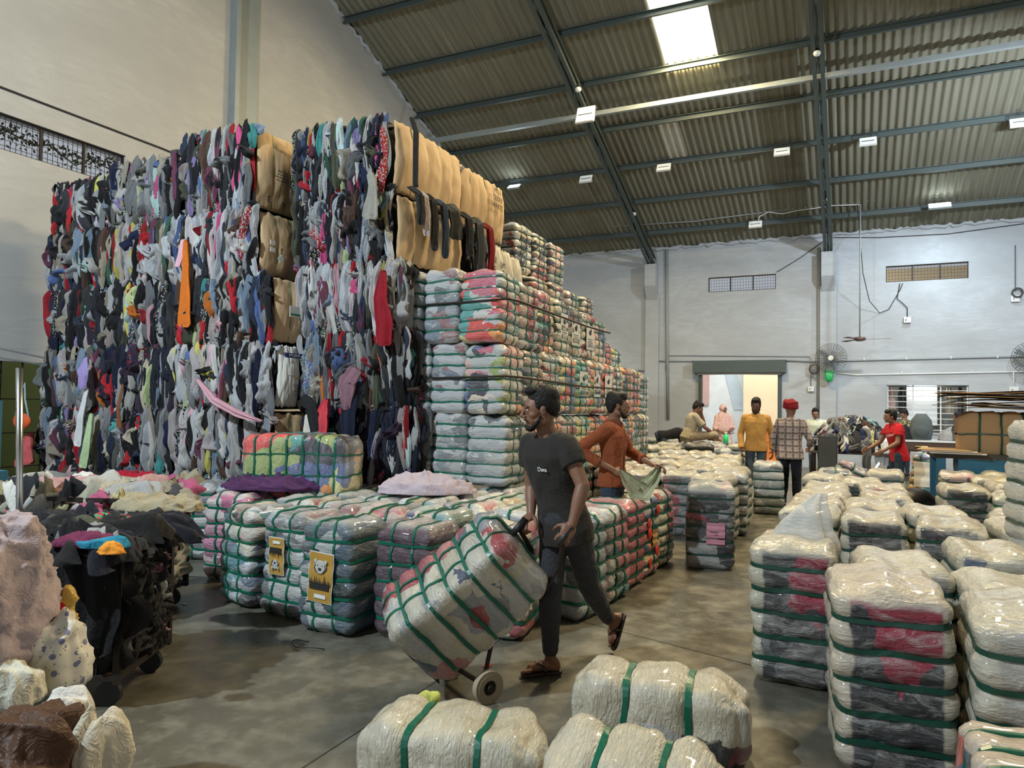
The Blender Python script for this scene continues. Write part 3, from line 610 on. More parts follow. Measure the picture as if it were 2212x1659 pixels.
# --- the field right of the aisle
RT = [(-.30, 4.86, 'CW', MDARKS, (.03,.03,.035,.5), 'dark bale with a peak of gathered film on top, at the right aisle edge'),
 (.15, 3.92, 'CW', MDARKS, (.32,.03,.06,.35), 'black and wine-red film-wrapped bale, nearest standing one right of the aisle'),
 (.24, 4.66, 'C1', MSHELL, (.50,.50,.44,.4), 'cream bale directly behind the black and wine-red one'),
 (.70, 3.66, 'CW', MSHELL, (.16,.17,.22,.5), 'grey-blue bale with a crossing green strap at the right edge'),
 (.72, 4.25, 'C0', MSHELL, (.55,.55,.46,.4), 'wide cream-topped bale behind the grey-blue one'),
 (.76, 5.30, 'C2', MSHELL, (.60,.57,.46,.5), 'bulging cream bale below the film column at right'),
 (-.33, 6.70, 'C0', MSHELL, (.30,.42,.42,.4), 'bale with a teal patch behind the peaked film bale'),
 (.15, 6.50, 'C1', MDARKS, (.05,.06,.09,.3), 'dark bale with navy cloth low down, second behind the wine-red one'),
 (.66, 6.40, 'C2', MSHELL, (.30,.28,.27,.5), 'grey-brown bale standing right of the navy one'),
 (-.27, 7.40, 'C1', MSHELL, (.60,.40,.38,.4), 'bale with a pink right side in the leftmost file right of the aisle'),
 (.17, 7.32, 'C0', MSHELL, (.55,.52,.46,.3), 'cream bale in the second file, third from the front'),
 (.60, 7.15, 'C1', MSHELL, (.56,.54,.46,.4), 'wide cream bale in the third file behind the grey-brown one'),
 (1.18, 9.55, 'C2', MDARKS, (.10,.10,.11,.5), 'grey bale with a red fleck standing alone behind the third file'),
 (.30, 9.12, 'C0', MSHELL, (.4,.4,.38,.4), 'grey bale in the second file behind a gap'),
 (.29, 8.20, 'C2', MSHELL, (.5,.48,.42,.3), 'pale bale filling the second file midway'),
 (-.28, 8.90, 'C2', MSHELL, (.3,.3,.3,.4), 'grey-topped bale in the leftmost file near the turbaned man'),
 (-.25, 8.15, 'C1', MSHELL, (.45,.42,.36,.3), 'cream-topped bale in the leftmost file, midway'),
 (.05, 9.75, 'C1', MSHELL, (.5,.47,.4,.3), 'low cream bale between the two left files'),
 (-.28, 10.15, 'C0', MSHELL, (.35,.42,.45,.4), 'bluish-edged bale in the leftmost file, last but one'),
 (.42, 11.4, 'C1', MDARKS, (.10,.14,.16,.3), 'dark-sided bale in front of the man in red'),
 (-.24, 11.6, 'B1', MSHELL, (.55,.52,.45,.4), 'bale crossed by black straps at the end of the leftmost file'),
 (1.30, 11.7, 'C2', MBRIGHT, (.62,.42,.38,.5), 'pinkish bale right of the man in red'),
 (1.85, 11.9, 'C0', MSHELL, (.56,.54,.46,.4), 'cream bale beside the blue machine'),
 (1.62, 11.0, 'C1', MSHELL, (.58,.56,.5,.4), 'cream bale second in front of the blue machine'),
 (1.68, 10.2, 'C2', MSHELL, (.3,.34,.34,.4), 'grey-green bale in the right field near the film column'),
 (1.50, 9.20, 'A1', MSHELL, (.55,.57,.46,.5), 'cream bale crossed by green straps in the right field'),
 (1.30, 7.45, 'A2', MSHELL, (.60,.62,.48,.5), 'pale bale with green straps just left of the film column'),
 (2.10, 12.9, 'B0', MSHELL, (.5,.2,.22,.3), 'small distant bale in front of the blue machine'),
 (2.05, 9.6, 'C0', MSHELL, (.5,.48,.4,.3), 'cream bale hidden beyond the film column'),
 (1.20, 6.6, 'C0', MSHELL, (.55,.52,.42,.3), 'cream bale left of the film column base')]
RTO = []
for x, y, pk, m_, c_, lb in RT:
    RTO.append(bale(pk, (x, y, 0), lb, radians(r.uniform(-6, 6)), m_, 'black_strap' if pk[0] == 'C' else 'green_strap', c_))
for z in (0, .80): bale('C2', (1.22, 5.76, z*.96), 'tall milky film-wrapped bale at the right edge, %s one of its column' % ('upper' if z else 'lower'), .2, MWHITEF, 'black_strap', (.64,.62,.54,1), sc=(1, .9, 1.0))
# --- bales lying in the foreground
def lying(pk, a, b, z, lb, m_, c_, roll=0):
    a = Vector(a); b = Vector(b); d = (b-a).normalized(); q = d.to_track_quat('Z', 'Y') @ Matrix.Rotation(roll, 4, 'Z').to_quaternion()
    P = PROTOS[pk]; e = bale(pk, a-Vector((0, 0, 0)), lb, mat=m_, col=c_); e.rotation_mode = 'QUATERNION'; e.rotation_quaternion = q; e.location = (a.x, a.y, z); s_ = (b-a).length/P.h; e.scale = (1, 1, s_); return e
def flatl(e): e.scale = (.80, .80, e.scale[2]); return e
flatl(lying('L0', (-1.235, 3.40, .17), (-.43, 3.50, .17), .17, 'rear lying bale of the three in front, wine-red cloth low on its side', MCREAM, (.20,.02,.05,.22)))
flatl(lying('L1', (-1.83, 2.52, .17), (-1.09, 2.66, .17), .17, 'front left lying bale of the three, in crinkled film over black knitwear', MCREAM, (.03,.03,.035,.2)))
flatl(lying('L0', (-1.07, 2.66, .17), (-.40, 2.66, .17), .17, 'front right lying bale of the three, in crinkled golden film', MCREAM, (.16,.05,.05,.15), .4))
lying('C0', (.64, 3.10, .30), (.68, 2.30, .30), .30, 'lying bale with an orange-red left side at the bottom right corner', MSHELL, (.66,.10,.06,.6), pi/2)
# --- the bale lying on the front row, brightly coloured
pa = Z(432, 1050, .78); pb = Z(622, 1030, .78)
lying('S0', (-5.35, 5.35, 1.03), (-4.30, 5.62, 1.03), 1.02, 'long multicoloured film-wrapped bale lying on top of the front rows', MBRIGHT, (.60,.40,.50,.3), 0)
# --- bales behind the carts at the far left
for i, (x, y, c_) in enumerate([(-7.15, 4.15, (.10,.14,.18,.5)), (-6.72, 4.55, (.30,.34,.36,.5)), (-6.45, 5.05, (.16,.17,.18,.5)), (-7.35, 4.85, (.18,.19,.20,.5)), (-6.95, 5.25, (.3,.3,.3,.5)), (-7.6, 4.3, (.1,.2,.24,.5)), (-7.9, 4.9, (.2,.2,.2,.5))]):
    bale(('C0', 'C1', 'C2')[i % 3], (x, y, 0), 'dark grey film-wrapped bale behind the carts at the left, %s of that group' % ordn(i), radians(20), MGREY, 'green_strap', c_)

# --- settle the standing bales: nudge neighbours apart so that they touch and do not run into each other
BL = []
for o_ in list(COL.objects):
    if o_.get('category') == 'bale' and o_.name.startswith('wrapped_clothing_bale') and o_.rotation_mode == 'XYZ' and abs(o_.rotation_euler.x)+abs(o_.rotation_euler.y) < .2:
        bd = o_.children[0]; dm = bd.data; xs = [v.co.x for v in dm.vertices]; ys_ = [v.co.y for v in dm.vertices]; zs = [v.co.z for v in dm.vertices]
        hx, hy, hz = (max(xs)-min(xs))/2*o_.scale.x*.95, (max(ys_)-min(ys_))/2*o_.scale.y*.95, max(zs)*o_.scale.z
        a_ = o_.rotation_euler.z; ax_, ay_ = Vector((cos(a_), sin(a_))), Vector((-sin(a_), cos(a_)))
        BL.append([o_, o_.location.x, o_.location.y, hx, hy, ax_, ay_, o_.location.z, o_.location.z+hz, o_.location.x, o_.location.y])
def obb(A, B):
    d = Vector((B[1]-A[1], B[2]-A[2])); best = None
    for ax_ in (A[5], A[6], B[5], B[6]):
        ra = A[3]*abs(A[5].dot(ax_))+A[4]*abs(A[6].dot(ax_)); rb = B[3]*abs(B[5].dot(ax_))+B[4]*abs(B[6].dot(ax_)); t_ = d.dot(ax_); o2 = ra+rb-abs(t_)
        if o2 <= 0: return None
        if best is None or o2 < best[0]: best = (o2, ax_*(1 if t_ >= 0 else -1))
    return best
for it in range(60):
    mv = 0
    for i, A in enumerate(BL):
        for B in BL[i+1:]:
            if abs(A[1]-B[1]) > .8 or abs(A[2]-B[2]) > .8 or min(A[8], B[8])-max(A[7], B[7]) < .12: continue
            q = obb(A, B)
            if q:
                s_ = q[0]*.25; mv = max(mv, q[0])
                A[1] -= q[1].x*s_; A[2] -= q[1].y*s_; B[1] += q[1].x*s_; B[2] += q[1].y*s_
    for A in BL:
        d = Vector((A[1]-A[9], A[2]-A[10])); lim = .22 if A[7] < .1 else .10
        if A[9] < -8.2 or A[1] < -8.2: lim = .3
        if d.length > lim: d = d.normalized()*lim; A[1], A[2] = A[9]+d.x, A[10]+d.y
for A in BL: A[0].location.x, A[0].location.y = A[1], A[2]

# --- dark bands tied round the tall stack, leaflets under the film of some of its bales
for z_, lb in ((1.89, 'dark band tied round the tall wrapped stack at head height'), (2.66, 'dark band tied round the top layer of the tall wrapped stack')):
    P = [(-4.62, 6.42, z_-.02), (-4.1, 6.40, z_), (-3.5, 6.40, z_+.01), (-3.10, 6.41, z_+.02), (-3.06, 6.6, z_+.02), (-3.07, 7.8, z_), (-3.06, 8.6, z_-.02), (-3.07, 9.4, z_-.01), (-3.09, 11.4 if z_ < 2 else 9.7, z_)]
    tag(MB().tube(P, .012, 6).obj('binding_band', M['rust'], None, True), lb, 'strap')
MLEAF = simple('white_leaflet', (.62, .62, .60), .45, 0, 0, 0, .05); k_ = 0
for o_ in list(COL.objects):
    lb = o_.get('label', '')
    if any(lb.startswith('aisle-side film-wrapped bale of the tall stack, %s layer, %s from' % q) for q in (('third', 'fifth'), ('third', 'sixth'), ('third', 'seventh'), ('top', 'fourth'), ('top', 'fifth'), ('top', 'sixth'))):
        hx = .262*o_.scale.x; c = Vector((hx/o_.scale.x+.006, .0, .42)); mb = MB(); mb.box(c, (.004, .30, .34)); mb.obj('leaflet', MLEAF, o_)
        mb = MB(); mb.ell(c+Vector((.004, 0, .07)), (.003, .05, .035)); mb.ell(c+Vector((.004, .03, .10)), (.003, .02, .03))
        for i in range(5): mb.box(c+Vector((.004, 0, -.02-.025*i)), (.003, .2-.05*(i % 2), .007))
        mb.obj('leaflet_print', M['black'], o_)
# ---------------------------------------------------------------- unwrapped clothing bales: the mountain
def m_fabric():
    t = NT('mixed_garment_fabric'); o = t.obj()
    a = t.n('ShaderNodeAttribute', attribute_name='Col')
    wv = t.noise(o, 90, 3); md = t.noise(t.mapv(o, (1, 1, .35)), 26, 5, .65)
    pr = t.n('ShaderNodeTexVoronoi', {'Vector': o, 'Scale': 55.}); pm = t.math('MULTIPLY', t.math('LESS_THAN', pr.outputs['Distance'], .42), a.outputs['Alpha'])
    c = t.mix(pm, a.outputs['Color'], t.mix(.6, pr.outputs['Color'], (.38, .36, .33, 1)))
    t.set(Base_Color=c, Roughness=.85, Specular_IOR_Level=.25, Sheen_Weight=.08)
    t.bump(t.math('ADD', md.outputs[0], t.math('MULTIPLY', wv.outputs[0], .25)), .8, .018); return t.m
MF = m_fabric()
GC = [((.012,.012,.014), 24), ((.03,.032,.038), 10), ((.50,.49,.46), 8), ((.36,.37,.38), 8), ((.48,.50,.54), 4), ((.18,.19,.20), 8), ((.035,.05,.09), 6), ((.012,.018,.055), 4), ((.33,.015,.025), 4), ((.50,.02,.03), 2.5),
      ((.36,.32,.25), 4), ((.55,.50,.38), 3), ((.10,.055,.04), 4), ((.65,.10,.26), 1.5), ((.72,.42,.47), 2), ((.08,.34,.33), 1.6), ((.28,.22,.45), 1.4), ((.62,.58,.12), 1.0), ((.70,.20,.03), .8), ((.04,.12,.07), 2), ((.10,.16,.36), 2.5),
      ((.22,.30,.40), 4), ((.08,.085,.055), 4), ((.35,.30,.28), 3), ((.16,.05,.09), 2), ((.50,.60,.30), .6), ((.45,.62,.60), 1.2)]
GCC = [c for c, w_ in GC]; GCW = [w_ for c, w_ in GC]
gr = random.Random(11)
def gcol(bias=None):
    c = gr.choices(GCC, GCW)[0]
    pl = bias and gr.random() < bias[1]
    if pl: c = gr.choice(bias[0])
    k = gr.uniform(.55, .95); a = 1.0 if (gr.random() < .06 and not pl) else 0.0
    return (min(1, c[0]*k), min(1, c[1]*k), min(1, c[2]*k), a)
def lump(mb, c, L, W, dep, ux, un, ang=0, col=(1, 1, 1, 0), nu=9, nv=11, fold=.42):
    """one pressed garment: a folded strip bulging out of the bale face"""
    ux = Vector(ux); un = Vector(un); uz = un.cross(ux); uz = uz if uz.z >= 0 or abs(uz.z) < .01 else -uz
    p1, p2, p3 = gr.uniform(0, 6.3), gr.uniform(0, 6.3), gr.uniform(0, 6.3); sw = gr.uniform(.1, .45)*W; kf = gr.choice((2.8, 4.1, 5.3)); lean = gr.uniform(-.5, .5)*W
    ca, sa = cos(ang), sin(ang); V = []
    for j in range(nv+1):
        t = j/nv; wid = min(1, .45+t*5, .45+(1-t)*5)*(1+.20*sin(t*6+p1)+.10*sin(t*13+p2)); sway = sw*sin(t*5+p2)+lean*(t-.5)
        for i in range(nu+1):
            s_ = -1+2*i/nu; env = sqrt(max(0, 1-s_*s_*.98)); e2 = min(1, .15+t*7, .15+(1-t)*7)**.6*(1-.25*abs(2*t-1)**3)
            x = W/2*s_*wid+sway; z = L*(t-.5)+.10*W*sin(s_*2.2+p3)+(.12*W*sin(s_*5+p1) if t in (0, 1) else 0); n_ = dep*env*e2*(1+fold*sin(s_*kf*1.6+t*4+p3)+.18*sin(t*11+p1+s_))-.015
            V.append(Vector(c)+ux*(x*ca-z*sa)+uz*(x*sa+z*ca)+un*n_)
    F = [(j*(nu+1)+i, j*(nu+1)+i+1, (j+1)*(nu+1)+i+1, (j+1)*(nu+1)+i) for j in range(nv) for i in range(nu)]
    if ux.cross(uz).dot(un) < 0: F = [q[::-1] for q in F]
    mb.add(V, F, 0, col)
MCORE = simple('dark_pressed_cloth_core', (.018, .018, .02), .95, 0, 20, .5, .5)
def rbox(x0, x1, y0, y1, z0, z1, ins=.05, n=8, amp=.03, seed=0):
    mb = MB(); cx, cy, cz = (x0+x1)/2, (y0+y1)/2, (z0+z1)/2; hx, hy, hz = (x1-x0)/2-ins, (y1-y0)/2-ins, (z1-z0)/2-ins*.5; kk = {}; V = []; F = []
    def vid(i, j, k):
        if (i, j, k) not in kk:
            kk[(i, j, k)] = len(V); a, b, c = -1+2*i/n, -1+2*j/n, -1+2*k/n
            p = Vector((cx+a*hx, cy+b*hy, cz+c*hz)); p += Vector(noise.noise_vector(p*4+Vector((seed, 0, 0))))*amp
            cr_ = 1-.04*(max(0, abs(a)+abs(b)+abs(c)-2)); V.append(Vector((cx+(p.x-cx)*cr_, cy+(p.y-cy)*cr_, p.z)))
        return kk[(i, j, k)]
    for i in range(n):
        for j in range(n):
            F += [(vid(i, j, 0), vid(i, j+1, 0), vid(i+1, j+1, 0), vid(i+1, j, 0)), (vid(i, j, n), vid(i+1, j, n), vid(i+1, j+1, n), vid(i, j+1, n)),
                  (vid(i, 0, j), vid(i+1, 0, j), vid(i+1, 0, j+1), vid(i, 0, j+1)), (vid(i, n, j), vid(i, n, j+1), vid(i+1, n, j+1), vid(i+1, n, j)),
                  (vid(0, i, j), vid(0, i, j+1), vid(0, i+1, j+1), vid(0, i+1, j)), (vid(n, i, j), vid(n, i+1, j), vid(n, i+1, j+1), vid(n, i, j+1))]
    return mb.add(V, F)
def face_lumps(small, big, P0, ux, uw, H, un, bias=None, dens=1.0, horiz=.12, big_thr=.030):
    """fill a bale face: P0 = lower corner, ux = unit vector along the width uw, height H, outward normal un"""
    ux = Vector(ux); un = Vector(un); n = 0; x = .02
    def put(cx, cz, L, W, dep, ang=0, o=0.0):
        bul = .07*sin(pi*min(1, max(0, cz/H)))
        c = Vector(P0)+ux*cx+Vector((0, 0, cz))+un*(bul+o); col = gcol(bias)
        if L*W > big_thr and len(big) < 26:
            m_ = MB(); lump(m_, c, L, W, dep, ux, un, ang, col, 9, 14); big.append(m_)
        else: lump(small, c, L, W, dep, ux, un, ang, col)
    while x < uw:
        W = gr.uniform(.030, .085)/dens**.5; z = gr.uniform(-.12, .02)*H
        while z < H*.98:
            L = gr.uniform(.30, .95)*H; put(x+gr.uniform(-.01, .01), min(z+L/2, H-L/2+gr.uniform(-.01, .05)), L, W*gr.uniform(.9, 1.4), gr.uniform(.022, .07), gr.gauss(0, .07), gr.uniform(-.035, .045)); z += L*gr.uniform(.55, .8)
        x += W*gr.uniform(.55, .8)
    for _ in range(int(uw*9*dens)): put(gr.uniform(0, uw), gr.uniform(.15, .8)*H, gr.uniform(.12, .34), gr.uniform(.08, .16), gr.uniform(.06, .11), gr.gauss(0, .5), .02)
    for _ in range(int(uw*11*dens)): put(gr.uniform(0, uw), gr.choice((0.03, 0.06, .93))*H+gr.uniform(-.05, .04), gr.uniform(.12, .28), gr.uniform(.07, .13), gr.uniform(.05, .10), gr.gauss(pi/2, .5), -.01)
def top_lumps(small, x0, x1, y0, y1, z, bias=None):
    for _ in range(int((x1-x0)*26)):
        c = (gr.uniform(x0, x1), gr.uniform(y0+.03, y0+min(.35, y1-y0)), z-.07); lump(small, c, gr.uniform(.15, .35), gr.uniform(.07, .14), gr.uniform(.03, .06), (1, 0, 0), (0, -.35, .94), gr.gauss(0, .5), gcol(bias), 6, 8)
CB = m_b = None
def m_card():
    t = NT('pressed_cardboard'); o = t.obj()
    a = t.noise(t.mapv(o, (1, 1, .4)), 2.2, 5, .6); b = t.noise(o, 30, 3); f = t.n('ShaderNodeTexWave', {'Vector': o, 'Scale': 55., 'Distortion': .4}, bands_direction='Z')
    c = t.ramp(a.outputs[0], [(.3, (.43, .29, .155)), (.7, (.60, .43, .25))])
    t.set(Base_Color=c, Roughness=.75, Specular_IOR_Level=.3)
    t.bump(t.math('ADD', t.math('ADD', a.outputs[0], t.math('MULTIPLY', b.outputs[0], .2)), t.math('MULTIPLY', f.outputs[0], .03)), .5, .02); return t.m
MCARD = m_card(); MWCARD = simple('white_printed_carton', (.66, .65, .60), .6, 0, 12, .15, .06)
MTHIN = simple('thin_green_wire_tie', (.04, .20, .10), .4)
MINK = simple('black_print', (.02, .02, .02), .7); MLAB = simple('white_paper_label', (.75, .75, .72), .7); MSACK = simple('off_white_woven_sack', (.52, .49, .42), .7, 0, 60, .3, .1)
def lobed(p0, p1, z0, z1, nrm, lobes, bulge, mat, parent, name='cardboard_sheet', seed=0, ny=56, nz=18, tear=.012):
    """a sheet pressed round a bale side, cinched into lobes by the ties"""
    a = Vector(p0); b = Vector(p1); nrm = Vector(nrm); V = []; F = []
    for s_ in (0, 1):
        for j in range(nz+1):
            t = j/nz
            for i in range(ny+1):
                u = i/ny; lf = abs(sin(pi*u*lobes))**.35; env = (sin(pi*(t*.8+.1))**.8)
                p = a.lerp(b, u); p = Vector((p.x, p.y, z0+(z1-z0)*t))
                o = bulge*env*(.70+.30*lf)*(sin(pi*(u*.92+.04))**.35)+.012*noise.noise((u*9+seed, t*5, 0))+.008*noise.noise((u*40+seed, t*9, 3))-s_*.012
                p += nrm*o; p.z += tear*noise.noise((u*14+seed, 7., 1.))*(1 if t in (0, 1) else 0)*2
                V.append(p)
    m_ = (ny+1)*(nz+1)
    for j in range(nz):
        for i in range(ny):
            q = (j*(ny+1)+i, j*(ny+1)+i+1, (j+1)*(ny+1)+i+1, (j+1)*(ny+1)+i); F.append(q); F.append(tuple(k+m_ for k in q[::-1]))
    for i in range(ny): F.append((i+1, i, i+m_, i+1+m_)); k = nz*(ny+1); F.append((k+i, k+i+1, k+i+1+m_, k+i+m_))
    for j in range(nz): F.append((j*(ny+1), (j+1)*(ny+1), (j+1)*(ny+1)+m_, j*(ny+1)+m_)); k = ny; F.append(((j+1)*(ny+1)+k, j*(ny+1)+k, j*(ny+1)+k+m_, (j+1)*(ny+1)+k+m_))
    o = MB().add(V, F).obj(name, mat, None, True); wsub(o, parent)
    mt = MB()
    for k in range(1, lobes):
        u = k/lobes; P = []
        for j in range(15):
            t = j/14; env = (sin(pi*(t*.8+.1))**.8); p = a.lerp(b, u); P.append(Vector((p.x, p.y, z0+(z1-z0)*t))+nrm*(bulge*env*.72*(sin(pi*(u*.92+.04))**.35)+.006))
        mt.tube(P, .0045, 5)
    if lobes > 1: wsub(mt.obj('strap', MTHIN), parent)
    return o
def text(s_, loc, xdir, nrm, size, parent, mat=None, name='printed_text', flip=False):
    cu_ = bpy.data.curves.new('text', 'FONT'); cu_.body = s_; cu_.size = size; cu_.extrude = .0012; cu_.align_x = 'CENTER'; cu_.align_y = 'CENTER'
    t_ = bpy.data.objects.new('tmp', cu_); me = bpy.data.meshes.new_from_object(t_); bpy.data.objects.remove(t_); me.name = name
    me.materials.clear(); me.materials.append(mat or MINK); o = bpy.data.objects.new(name, me); COL.objects.link(o)
    x = Vector(xdir).normalized(); n_ = Vector(nrm).normalized(); y = n_.cross(x)
    if flip: x, y = -x, -y
    mw = Matrix((x, y, n_)).transposed().to_4x4(); mw.translation = Vector(loc); o.matrix_world = mw
    if parent: o.parent = parent; o.matrix_parent_inverse = parent.matrix_basis.inverted(); o.matrix_basis = mw
    return o
def clothing_bale(x0, x1, y0, y1, z0, z1, label, bias=None, top=False, side=False, left=False, lean=0, dens=1.0, slab=False):
    e = empty('clothing_bale', ((x0+x1)/2, (y0+y1)/2, z0), label, 'bale')
    xc = min(x1, -4.37) if slab else x1
    wsub(rbox(x0, xc, y0, y1, z0, z1, seed=x0*3+z0).obj('packed_core', MCORE, None, True), e)
    if slab: wsub(rbox(xc-.2, x1, y0, y0+.24, z0, z1, .02, seed=x0*3+z0).obj('packed_edge', MCORE, None, True), e)
    small = MB(); big = []
    if slab: face_lumps(small, big, (x1-.03, y0, z0), (0, 1, 0), .24, z1-z0, (1, 0, 0), bias)
    face_lumps(small, big, (x0, y0+.04, z0), (1, 0, 0), x1-x0, z1-z0, (0, -1, 0), bias, dens)
    if side: face_lumps(small, big, (x1-.04, y0, z0), (0, 1, 0), y1-y0, z1-z0, (1, 0, 0), bias)
    if left: face_lumps(small, big, (x0+.04, y0+.3, z0), (0, -1, 0), .3, z1-z0, (-1, 0, 0), bias)
    if top: top_lumps(small, x0+.03, x1-.03, y0, y1, z1, bias)
    o = small.obj('pressed_clothes', MF, None, True); o['kind'] = 'stuff'; wsub(o, e)
    for m_ in big: wsub(m_.obj('garment', MF, None, True), e)
    return e
WHT = ([(.60,.60,.58), (.48,.50,.52), (.54,.49,.49), (.4,.42,.45)], .48); DRK = ([(.012,.012,.014), (.03,.03,.035), (.06,.06,.07)], .5); GRY = ([(.2,.21,.22), (.3,.31,.32), (.12,.12,.11)], .45); NVY = ([(.012,.016,.04), (.02,.022,.03), (.05,.03,.06)], .45)
RW = ('bottom', 'second lowest', 'third lowest', 'third highest', 'second highest', 'top')
zr = [.03, .82, 1.58, 2.37, 3.11, 3.86, 4.66]; xr = [-3.99, -4.08, -4.18, -4.30, -4.38, -4.42]; xl = [-5.30, -5.40, -5.47, -5.55, -5.63, -5.68]
RB = []
for i in range(1, 6):
    RB.append(clothing_bale(xl[i], xr[i], 6.2, 7.12 if i < 4 else 7.6, zr[i], zr[i+1], 'unwrapped bale of folded clothes in the right column of the mountain, %s row' % RW[i], (NVY, NVY, None, WHT, None, None)[i], top=(i == 5), slab=(i < 4)))
clothing_bale(xl[0], xr[0], 6.25, 7.1, zr[0], zr[1], 'unwrapped bale of clothes at the foot of the mountain, right column', NVY, dens=.6, slab=True)
cols = [(-9.26, -8.18, 4.36, 0), (-8.16, -6.98, 4.46, 1), (-6.95, -5.90, 4.64, 2)]
cn = ('left', 'middle', 'inner')
for ci, (a, b, zt, _) in enumerate(cols):
    zz = [.03, .80, 1.52, 2.24, 2.98, 3.72, zt]
    for i in range(6):
        a_ = a - (0, .12, .05, .1, .1, 0)[5-i] if ci == 0 else a; b_ = b + ((.40, .36, .34, .30, .08, 0)[i] if ci == 2 else 0)
        bias = {(2, 5): None, (2, 4): WHT, (2, 3): None, (0, 5): DRK, (1, 5): GRY, (1, 4): WHT, (0, 4): None, (2, 2): WHT, (2, 1): WHT, (0, 0): DRK}.get((ci, i), (NVY, None, GRY)[(ci+i) % 3])
        e = clothing_bale(a_, b_, 5.78+(.0 if ci else .02), 7.0, zz[i], zz[i+1], 'unwrapped bale of folded clothes in the %s column of the left block, %s row' % (cn[ci], RW[i]), bias, top=(i == 5), left=(ci == 0), dens=.8 if i == 0 else 1)
        if ci == 2 and i > 0:
            fx = b_-.02
            if i == 2: lobed((fx, 5.84, 0), (fx, 6.16, 0), zz[i]+.05, zz[i+1]-.02, (1, 0, 0), 1, .13, MWCARD, e, 'carton_side', 3.)
            elif i > 0: lobed((fx, 5.82, 0), (fx, 6.9, 0), zz[i]+.03, zz[i+1]-.03, (1, 0, 0), 5, .11, MCARD, e, 'cardboard_sheet', i*3.)
            if i == 5:
                text('3', (fx+.115, 5.93, zz[i]+.13), (0, 1, 0), (1, 0, 0), .11, e, flip=True); text('4', (fx+.125, 6.15, zz[i]+.12), (0, 1, 0), (1, 0, 0), .11, e, flip=True)
                text('Put the rest\nof the cartons\non top of\nthe pallet', (fx+.13, 6.10, zz[i]+.42), (0, 1, 0), (1, 0, 0), .035, e, flip=True)
            if i == 4:
                for (yy, z_) in ((5.93, .38), (5.93, .30)):
                    m_ = MB().box((fx+.105, yy, zz[i]+z_), (.006, .07, .05)); wsub(m_.obj('paper_label', MLAB), e)
                m_ = MB().box((fx+.125, 6.04, zz[i]+.22), (.006, .08, .06), Matrix.Rotation(.6, 3, 'X')); wsub(m_.obj('paper_label', MLAB), e)
            if i == 3:
                m_ = MB().box((fx+.122, 6.06, zz[i]+.36), (.006, .2, .12)); wsub(m_.obj('paper_label', MLAB), e)
                m_ = MB().box((fx+.127, 6.06, zz[i]+.33), (.006, .18, .02)); wsub(m_.obj('label_stripe', simple('green_label_print', (.03, .22, .10), .6)), e)
            if i == 2:
                m_ = MB().box((fx+.118, 6.0, zz[i]+.60), (.008, .26, .05)); wsub(m_.obj('printed_band', simple('navy_print', (.02, .04, .16), .6)), e)
                text('MFC-J3720', (fx+.128, 6.0, zz[i]+.60), (0, 1, 0), (1, 0, 0), .035, e, MLAB)
                m_ = MB(); 
                for k in range(8): m_.box((fx+.135, 6.05, zz[i]+.16+k*.018), (.004, .10-.02*(k % 3), .004))
                m_.box((fx+.128, 5.92, zz[i]+.25), (.004, .004, .24)); m_.box((fx+.13, 5.96, zz[i]+.38), (.004, .1, .005)); wsub(m_.obj('printed_lines', MINK), e)
                m_ = MB().ell((fx+.137, 6.05, zz[i]+.36), (.004, .035, .014)); wsub(m_.obj('hand_hole', simple('hole_shadow_board', (.30, .22, .08), .8)), e)
# cardboard on the aisle side of the right column's two top rows, and the bales behind
lobed((-4.40, 6.24, 0), (-4.40, 7.62, 0), zr[5]+.0, zr[6]-.04, (1, 0, 0), 5, .13, MCARD, RB[4], seed=1.)
lobed((-4.36, 6.26, 0), (-4.36, 7.60, 0), zr[4]+.02, zr[5]-.04, (1, 0, 0), 5, .12, MCARD, RB[3], seed=2.)
e = clothing_bale(-5.6, -4.42, 7.66, 8.92, 3.84, 4.62, 'clothes bale faced with cardboard, second along the top of the right column', None, top=True)
lobed((-4.44, 7.68, 0), (-4.44, 8.9, 0), 3.84, 4.60, (1, 0, 0), 6, .13, MCARD, e, seed=3.)
text('M 11\nTERRY\nWHITE', (-4.26, 8.45, 4.35), (0, 1, 0), (1, 0, 0), .10, e, name='handwritten_text')
e = clothing_bale(-5.6, -4.40, 7.66, 8.3, 3.10, 3.82, 'bale with black garments spilling out, below the second cardboard one', DRK, side=True)
e = empty('white_sack_bale', (-4.9, 8.75, 3.1), 'bale of off-white sacks with dark lettering, far end of the right column', 'bale')
wsub(rbox(-5.6, -4.45, 8.3, 9.6, 3.1, 3.82, seed=4).obj('packed_core', MCORE, None, True), e)
for k in range(4): lobed((-4.47, 8.32+k*.31, 0), (-4.47, 8.62+k*.31, 0), 3.12, 3.84-.03*k, (1, 0, 0), 1, .12, MSACK, e, 'sack', k*2.)
text('TONI\nKIDS', (-4.34, 8.45, 3.5), (0, 1, 0), (1, 0, 0), .13, e, name='handwritten_text'); text('LM\n42', (-4.34, 8.8, 3.48), (0, 1, 0), (1, 0, 0), .11, e, name='handwritten_text')
